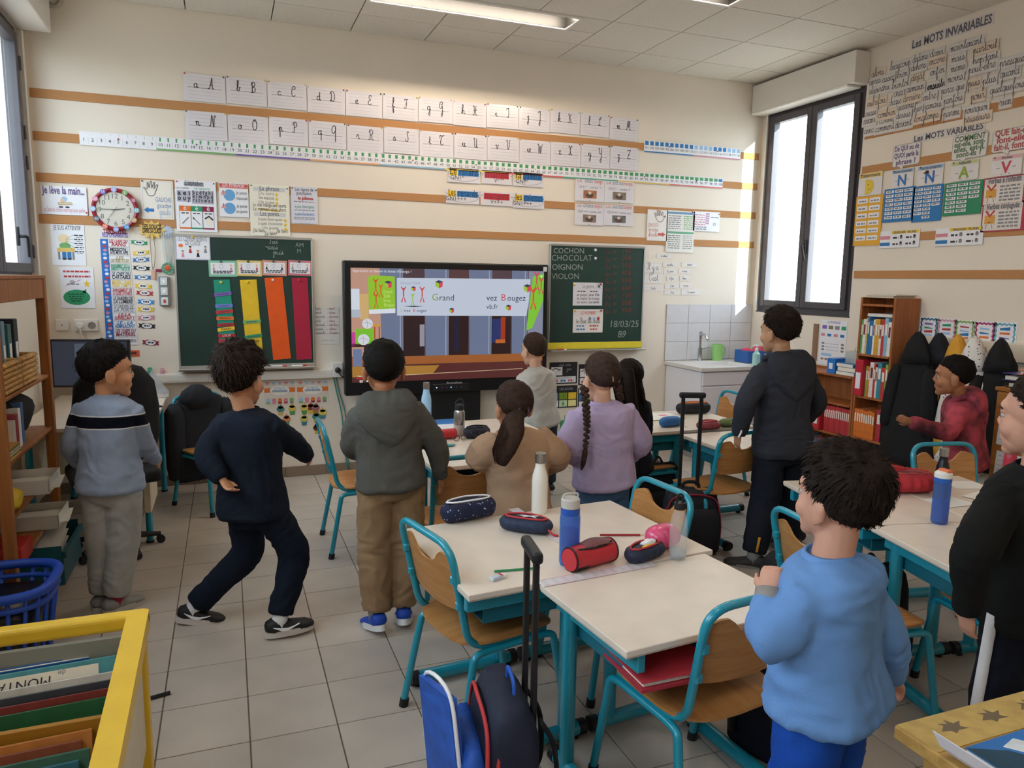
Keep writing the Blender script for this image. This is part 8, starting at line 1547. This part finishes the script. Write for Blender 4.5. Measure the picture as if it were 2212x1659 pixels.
# band across the chest of the striped sweater, printed on the cloth
def striped(base, band, edge, z0, z1):
    m = cotton(base, key='stripe'); nt = m.node_tree; b = nt.nodes['Principled BSDF']; src = b.inputs['Base Color'].links[0].from_socket; tc = nt.nodes.new('ShaderNodeTexCoord'); sx = nt.nodes.new('ShaderNodeSeparateXYZ'); nt.links.new(tc.outputs['Object'], sx.inputs[0])
    def rng(a, c):
        g = nt.nodes.new('ShaderNodeMath'); g.operation = 'GREATER_THAN'; g.inputs[1].default_value = a; l = nt.nodes.new('ShaderNodeMath'); l.operation = 'LESS_THAN'; l.inputs[1].default_value = c; x = nt.nodes.new('ShaderNodeMath'); x.operation = 'MULTIPLY'
        nt.links.new(sx.outputs[2], g.inputs[0]); nt.links.new(sx.outputs[2], l.inputs[0]); nt.links.new(g.outputs[0], x.inputs[0]); nt.links.new(l.outputs[0], x.inputs[1]); return x.outputs[0]
    for (a, c, col) in ((z0-.006, z1+.006, edge), (z0, z1, band)):
        mx = nt.nodes.new('ShaderNodeMix'); mx.data_type = 'RGBA'; nt.links.new(rng(a, c), mx.inputs[0]); nt.links.new(src, mx.inputs[6]); mx.inputs[7].default_value = lin(col); src = mx.outputs[2]
    nt.links.new(src, b.inputs['Base Color']); return m
def tiedye(a, c, sc):
    m = M(a, .85, var=0, bump=.15, bscale=200, spec=.15, key='tiedye'); nt = m.node_tree; b = nt.nodes['Principled BSDF']; tc = nt.nodes.new('ShaderNodeTexCoord'); n = nt.nodes.new('ShaderNodeTexNoise'); n.inputs['Scale'].default_value = sc; n.inputs['Detail'].default_value = 3; cr = nt.nodes.new('ShaderNodeValToRGB')
    cr.color_ramp.elements[0].position = .38; cr.color_ramp.elements[1].position = .62; cr.color_ramp.elements[0].color = lin(a); cr.color_ramp.elements[1].color = lin(c); nt.links.new(tc.outputs['Object'], n.inputs['Vector']); nt.links.new(n.outputs['Fac'], cr.inputs[0]); nt.links.new(cr.outputs[0], b.inputs['Base Color']); return m
DKH = '#1c1613'; BRH = '#33241b'
z_ = ony(235, 905, .43).z
person('child in a grey blue sweater with a dark chest band, standing at the far left', dict(y=.43, pel=(238, 1040), neck=(232, 858), head=(234, 804), fa=66, ha=22, s=1.0, hs=1.22, zo=-.08, L=[(150, 962, .06), (172, 1000, .22)], R=[(312, 962, .02), (338, 992, .18)], KL=[(222, 1160, .03), (222, 1285, .05)], KR=[(268, 1165, -.02), (250, 1292, -.04)], toe=(60, 40),
    top=striped('#949fb2', '#10131e', '#d8d6d2', z_-.027, z_+.027), pants=cotton('#a5a39c', key='p1'), shoe=M('#8c8984', .7, var=.05), sole=M('#b9b4ac', .6, var=0), sock=M('#a02430', .8, var=.05), hc=DKH, skin='#c98e66', th=(.010, .022), seed=1, pw=.02, hem=-.1, sw=.14))
person('child in navy sweatshirt running to the right in black trainers', dict(y=.0, pel=(545, 1085), neck=(532, 888), head=(522, 822), fa=48, ha=55, s=1.06, hs=1.2, zo=-.05, L=[(440, 985, -.04), (480, 1036, -.13)], R=[(640, 960, .06), (662, 985, .16)], KL=[(540, 1190, .10), (418, 1312, .14)], KR=[(640, 1195, -.04), (604, 1338, -.146)], toe=(0, 8), tp=(-12, 2), swoosh=True,
    top=cotton('#181e2a', key='p2'), pants=cotton('#141b28', key='p2b'), shoe=M('#18181a', .6, var=.06), sole=M('#cfc6c0', .5, var=.02), sock=M('#e2dfe0', .8, var=.02), hc='#2c2019', skin='#c9906c', th=(.008, .045), seed=2, rough=1.3, lift=.3, sl=.038, ns=2400, mess=.5, loose=.02, curl=.5))
p3 = person('child in grey hooded sweater and brown trousers facing the screen', dict(y=-.24, pel=(845, 1030), neck=(832, 862), head=(828, 800), fa=84, ha=88, s=1.06, hs=1.16, zo=-.06, L=[(757, 962, .05), (788, 985, .22)], R=[(944, 962, .0), (952, 1030, .06)], KL=[(812, 1180, .03), (812, 1325, .0)], KR=[(882, 1175, .03), (872, 1312, .02)], toe=(100, 78), tp=(-14, -16), hood=True,
    topname='hooded_sweater', top=cotton('#57554f', key='p3', bump=.3, bs=150), pants=cotton('#937759', key='p3b'), shoe=M('#1f48b0', .55, var=.1), sole=M('#e0e0e0', .5, var=.02), sock=M('#8a8880', .8, var=.02), hc='#17130f', skin='#a86e4a', th=(.006, .014), seed=3, sl=.016, ns=1500, loose=.024, pw=.02, pfold=.013, hem=-.12))
person('child in tan sweater with a long brown ponytail', dict(gnd=1, y=-.26, pel=(1122, 1092), neck=(1112, 932), head=(1108, 880), fa=92, ha=95, s=1.0, hs=1.18, L=[(1028, 985, -.02), (1068, 1000, .16)], R=[(1210, 985, -.02), (1178, 1010, .16)], KL=[(1100, 1250, .02), (1098, 1400, .0)], KR=[(1150, 1250, .02), (1152, 1400, .0)], toe=(92, 88), hair='pony', pony=[(1110, 905, -.15), (1104, 935, -.20), (1090, 970, -.21), (1082, 1002, -.19)], ponyw=[.022, .048, .062, .056, .026],
    top=cotton('#b8967a', key='p4'), pants=cotton('#2a2c34', key='p4b'), shoe=M('#5a4a48', .6, var=.05), hc='#3b2a22', skin='#c08a68', th=(.005, .008), seed=4, ns=600, lift=.05, sl=.03, mess=.15, loose=.034, slw=1.25, zo=-.02, fold=.008))
person('child in pale grey tee shirt standing close to the screen', dict(gnd=1, hem=-.06, y=1.62, pel=(1168, 912), neck=(1156, 796), head=(1152, 757), fa=95, ha=106, s=1.0, hs=1.16, L=[(1124, 850, .12), (1150, 860, .24)], R=[(1190, 862, .02), (1180, 900, .12)], KL=[(1155, 1010, .02), (1155, 1090, .0)], KR=[(1180, 1010, .02), (1182, 1090, .0)], toe=(100, 95), sleeve=.98,
    topname='tee_shirt', top=cotton('#b9b3a8', key='p5'), pants=cotton('#3a4048', key='p5b'), shoe=M('#3a3a3e', .6, var=.05), hc='#3a2a20', skin='#d2a285', th=(.006, .012), seed=5, sl=.014, ns=1200, loose=.016, fold=.009))
person('child in lavender sweater with two long braids', dict(gnd=1, hem=-.08, y=-.12, pel=(1305, 1035), neck=(1300, 872), head=(1297, 818), fa=90, ha=92, s=1.04, hs=1.2, L=[(1226, 968, -.02), (1250, 990, .2)], R=[(1384, 955, -.02), (1362, 985, .2)], KL=[(1280, 1200, .02), (1278, 1345, .0)], KR=[(1332, 1200, .02), (1334, 1345, .0)], toe=(92, 88), hair='braids', braids=[[(1262, 835, -.04), (1266, 880, -.13), (1268, 920, -.16), (1265, 965, -.16)], [(1333, 825, -.04), (1338, 850, -.06), (1342, 862, -.02)]],
    top=cotton('#b8a6c6', key='p6'), pants=cotton('#4a6484', key='p6b'), shoe=M('#d0c8c8', .6, var=.05), hc='#42312a', skin='#d9a98c', th=(.006, .010), seed=6, ns=700, lift=.04, sl=.035, mess=.12, loose=.036, slw=1.25, zo=.05, fold=.007))
person('child with long loose dark hair behind the braided child', dict(gnd=1, y=.55, pel=(1362, 1000), neck=(1358, 858), head=(1357, 815), fa=95, ha=100, s=.95, hs=1.05, L=[(1318, 920, .02), (1335, 950, .15)], R=[(1396, 915, .0), (1390, 960, .12)], KL=[(1350, 1090, .02), (1350, 1180, .0)], KR=[(1376, 1090, .02), (1376, 1180, .0)], toe=(95, 92), hair='long', tress=[([(1350, 800, -.07), (1352, 840, -.10), (1360, 880, -.10), (1372, 930, -.08)], [.075, .09, .085, .075, .04]), ([(1375, 810, -.05), (1382, 850, -.08), (1390, 880, -.07), (1398, 905, -.04)], [.03, .035, .02, .006])],
    top=cotton('#1b1a20', key='p7'), pants=cotton('#23242c', key='p7b'), shoe=M('#3a3638', .6, var=.05), hc='#201813', skin='#c99877', th=(.008, .012), seed=7, ns=600, lift=.05, sl=.04, mess=.12, zo=-.06))
p8 = person('tall child in dark tracksuit with an orange leg mark near the window', dict(y=-.12, pel=(1690, 955), neck=(1690, 775), head=(1682, 718), fa=84, ha=100, s=1.16, hs=1.14, zo=-.05, L=[(1612, 868, -.02), (1596, 938, .05)], R=[(1768, 868, .0), (1742, 905, .16)], KL=[(1650, 1085, .02), (1628, 1202, -.04)], KR=[(1712, 1080, .08), (1706, 1160, .12)], toe=(135, 110), hood=True,
    topname='track_top', top=cotton('#34353c', key='p8'), pants=cotton('#1f222b', key='p8b'), shoe=M('#3c3a3a', .6, var=.08), sole=M('#8a8680', .5, var=0), sock=M('#8a8a88', .8, var=.02), hc='#241b17', skin='#c2906f', th=(.009, .022), seed=8, loose=.022, pw=.018))
p9 = person('child in light blue sweatshirt and blue trousers in the right foreground', dict(gnd=1, y=-2.33, pel=(1785, 1490), neck=(1790, 1205), head=(1808, 1082), fa=112, ha=98, hp=6, s=1.0, hs=1.0, zo=-.06, L=[(1655, 1415, -.03), (1662, 1285, .03)], R=[(1918, 1375, -.02), (1930, 1462, .04)], KL=[(1740, 1760, .03), (1735, 2010, .0)], KR=[(1830, 1760, .03), (1835, 2010, .0)], toe=(120, 110),
    topname='sweatshirt', top=cotton('#678ec2', key='p9'), collar=cotton('#678ec2', key='p9'), pants=cotton('#1a48a0', key='p9b'), shoe=M('#d8d4d0', .6, var=.05), hc='#231a15', skin='#c8927a', th=(.012, .034), seed=9, rough=1.1, lift=.14, sl=.032, ns=3600, mess=.35, loose=.014, slw=.98, hem=-.1, curl=.9, pn={1: (.6, .3, 0)}, fold=.011, sw=.128))
p10 = person('child in red tie dye hooded sweater by the coats', dict(gnd=1, y=-.30, pel=(2085, 985), neck=(2078, 856), head=(2058, 815), fa=128, ha=128, s=1.0, hs=1.14, L=[(2048, 938, -.10), (1968, 912, -.06)], R=[(2110, 930, .15), (2090, 975, .12)], KL=[(2070, 1085, -.06), (2075, 1180, -.06)], KR=[(2095, 1085, .05), (2098, 1180, .05)], toe=(170, 160), hood=True,
    topname='hooded_sweater', top=tiedye('#4a2a32', '#b84c58', 7.0), pants=cotton('#2a2a30', key='p10b'), shoe=M('#3a3a3a', .6, var=.05), hc='#15110f', skin='#a8704f', th=(.004, .016), seed=10, sl=.012, ns=1300, loose=.024, sleeve=1.0))
p11 = person('child in black sweater and black trousers with a white stripe at the right edge', dict(gnd=1, y=-2.12, pel=(2235, 1300), neck=(2240, 1012), head=(2246, 905), fa=84, ha=104, s=1.06, hs=1.14, L=[(2098, 1190, -.03), (2090, 1322, .0)], R=[(2330, 1190, .0), (2330, 1310, .08)], KL=[(2180, 1500, .03), (2178, 1720, .0)], KR=[(2260, 1500, .03), (2262, 1720, .0)], toe=(115, 108),
    top=cotton('#1a1a19', key='p11'), pants=cotton('#14161f', key='p11b'), shoe=M('#222', .6, var=.05) if False else M('#222226', .6, var=.05), hc='#2a1f19', skin='#c9947c', th=(.006, .016), seed=11, sl=.016, ns=2000, loose=.022, curl=.3))
# printed extras on clothes
d = p11; q = MB(); q.tube([d['pel']+d['lf']*.148*d['s'], d['leg'][1][0]+d['lf']*.074*d['s'], d['leg'][1][1]+d['lf']*.06*d['s']], [.016, .017, .015], 8, flat=1.0); q.build('side_stripe', cotton('#d6d2d2', key='st'), d['root'], smooth=0)
d = p8; k_, a_ = d['leg'][1]; vd = Vector((-.55, -.83, 0)); q = MB(); q.tube([k_.lerp(a_, u)+vd*(.088-.03*(u-.5)) for u in (.56, .68, .84)], [.010, .010, .009], 8, flat=.5); q.build('orange_print', M('#d8922e', .6, var=.05), d['root'], smooth=0)
p_ = d['arm'][1][0].lerp(d['arm'][1][1], .86)+vd*.046; MB().tube(crv([p_+Vector((-.012, 0, -.035)), p_+Vector((.0, -.004, -.01)), p_+Vector((.004, -.004, .012)), p_+Vector((.018, 0, .03))], 4), .0055, 6).build('wrist_print', WHITE, d['root'], smooth=0)
d = p9; k_ = d['leg'][1][0]
for j in range(3): q = MB(); o_ = d['pel']+d['lf']*(.115)-Vector((0, 0, .155+.03*j)); q.tube([o_+d['f']*(.02*u-.05+.012*j)-Vector((0, 0, .03*abs(u-1)))+d['lf']*.008*(2-u) for u in (0, 1, 2, 3)], .007, 6); q.build('trouser_print', WHITE, d['root'], smooth=0)
d = p9; e_, w_ = d['arm'][1]; u_ = (w_-e_).normalized(); MB().tube([w_-u_*.035, w_-u_*.01, w_+u_*.012], [.034, .033, .031], 14).build('undersleeve_cuff', cotton('#8f8884', key='cuff'), d['root'], smooth=0)
# ---- turn the overlapping volumes into one skin each, then press in the folds
bpy.context.view_layer.update()
for o, vx, it, amp in VOX:
    m = o.modifiers.new('remesh', 'REMESH'); m.mode = 'VOXEL'; m.voxel_size = vx; m.adaptivity = 0.0
    m = o.modifiers.new('smooth', 'SMOOTH'); m.factor = .5; m.iterations = it
dg = bpy.context.evaluated_depsgraph_get()
for k, (o, vx, it, amp) in enumerate(VOX):
    me = bpy.data.meshes.new_from_object(o.evaluated_get(dg)); o.modifiers.clear(); old = o.data; mats = list(old.materials)
    if amp:
        n = len(me.vertices); co_ = np.zeros(n*3); no_ = np.zeros(n*3); me.vertices.foreach_get('co', co_); me.vertices.foreach_get('normal', no_); co_ = co_.reshape(-1, 3); no_ = no_.reshape(-1, 3); dsp = np.zeros(n); sd = Vector((k*1.7, k*.9, 0))
        for i in range(n):
            p = Vector(co_[i]); w = noise.noise(p*5+sd); dsp[i] = (1-abs(noise.noise(Vector((p.x*11+w*2, p.y*11, p.z*17+w*3))+sd))*2.2)*amp*.55+noise.noise(p*8+sd)*amp*.8
        co_ += no_*dsp[:, None]; me.vertices.foreach_set('co', co_.ravel())
    me.polygons.foreach_set('use_smooth', [True]*len(me.polygons)); o.data = me; me.materials.clear(); [me.materials.append(x) for x in mats]; bpy.data.meshes.remove(old)
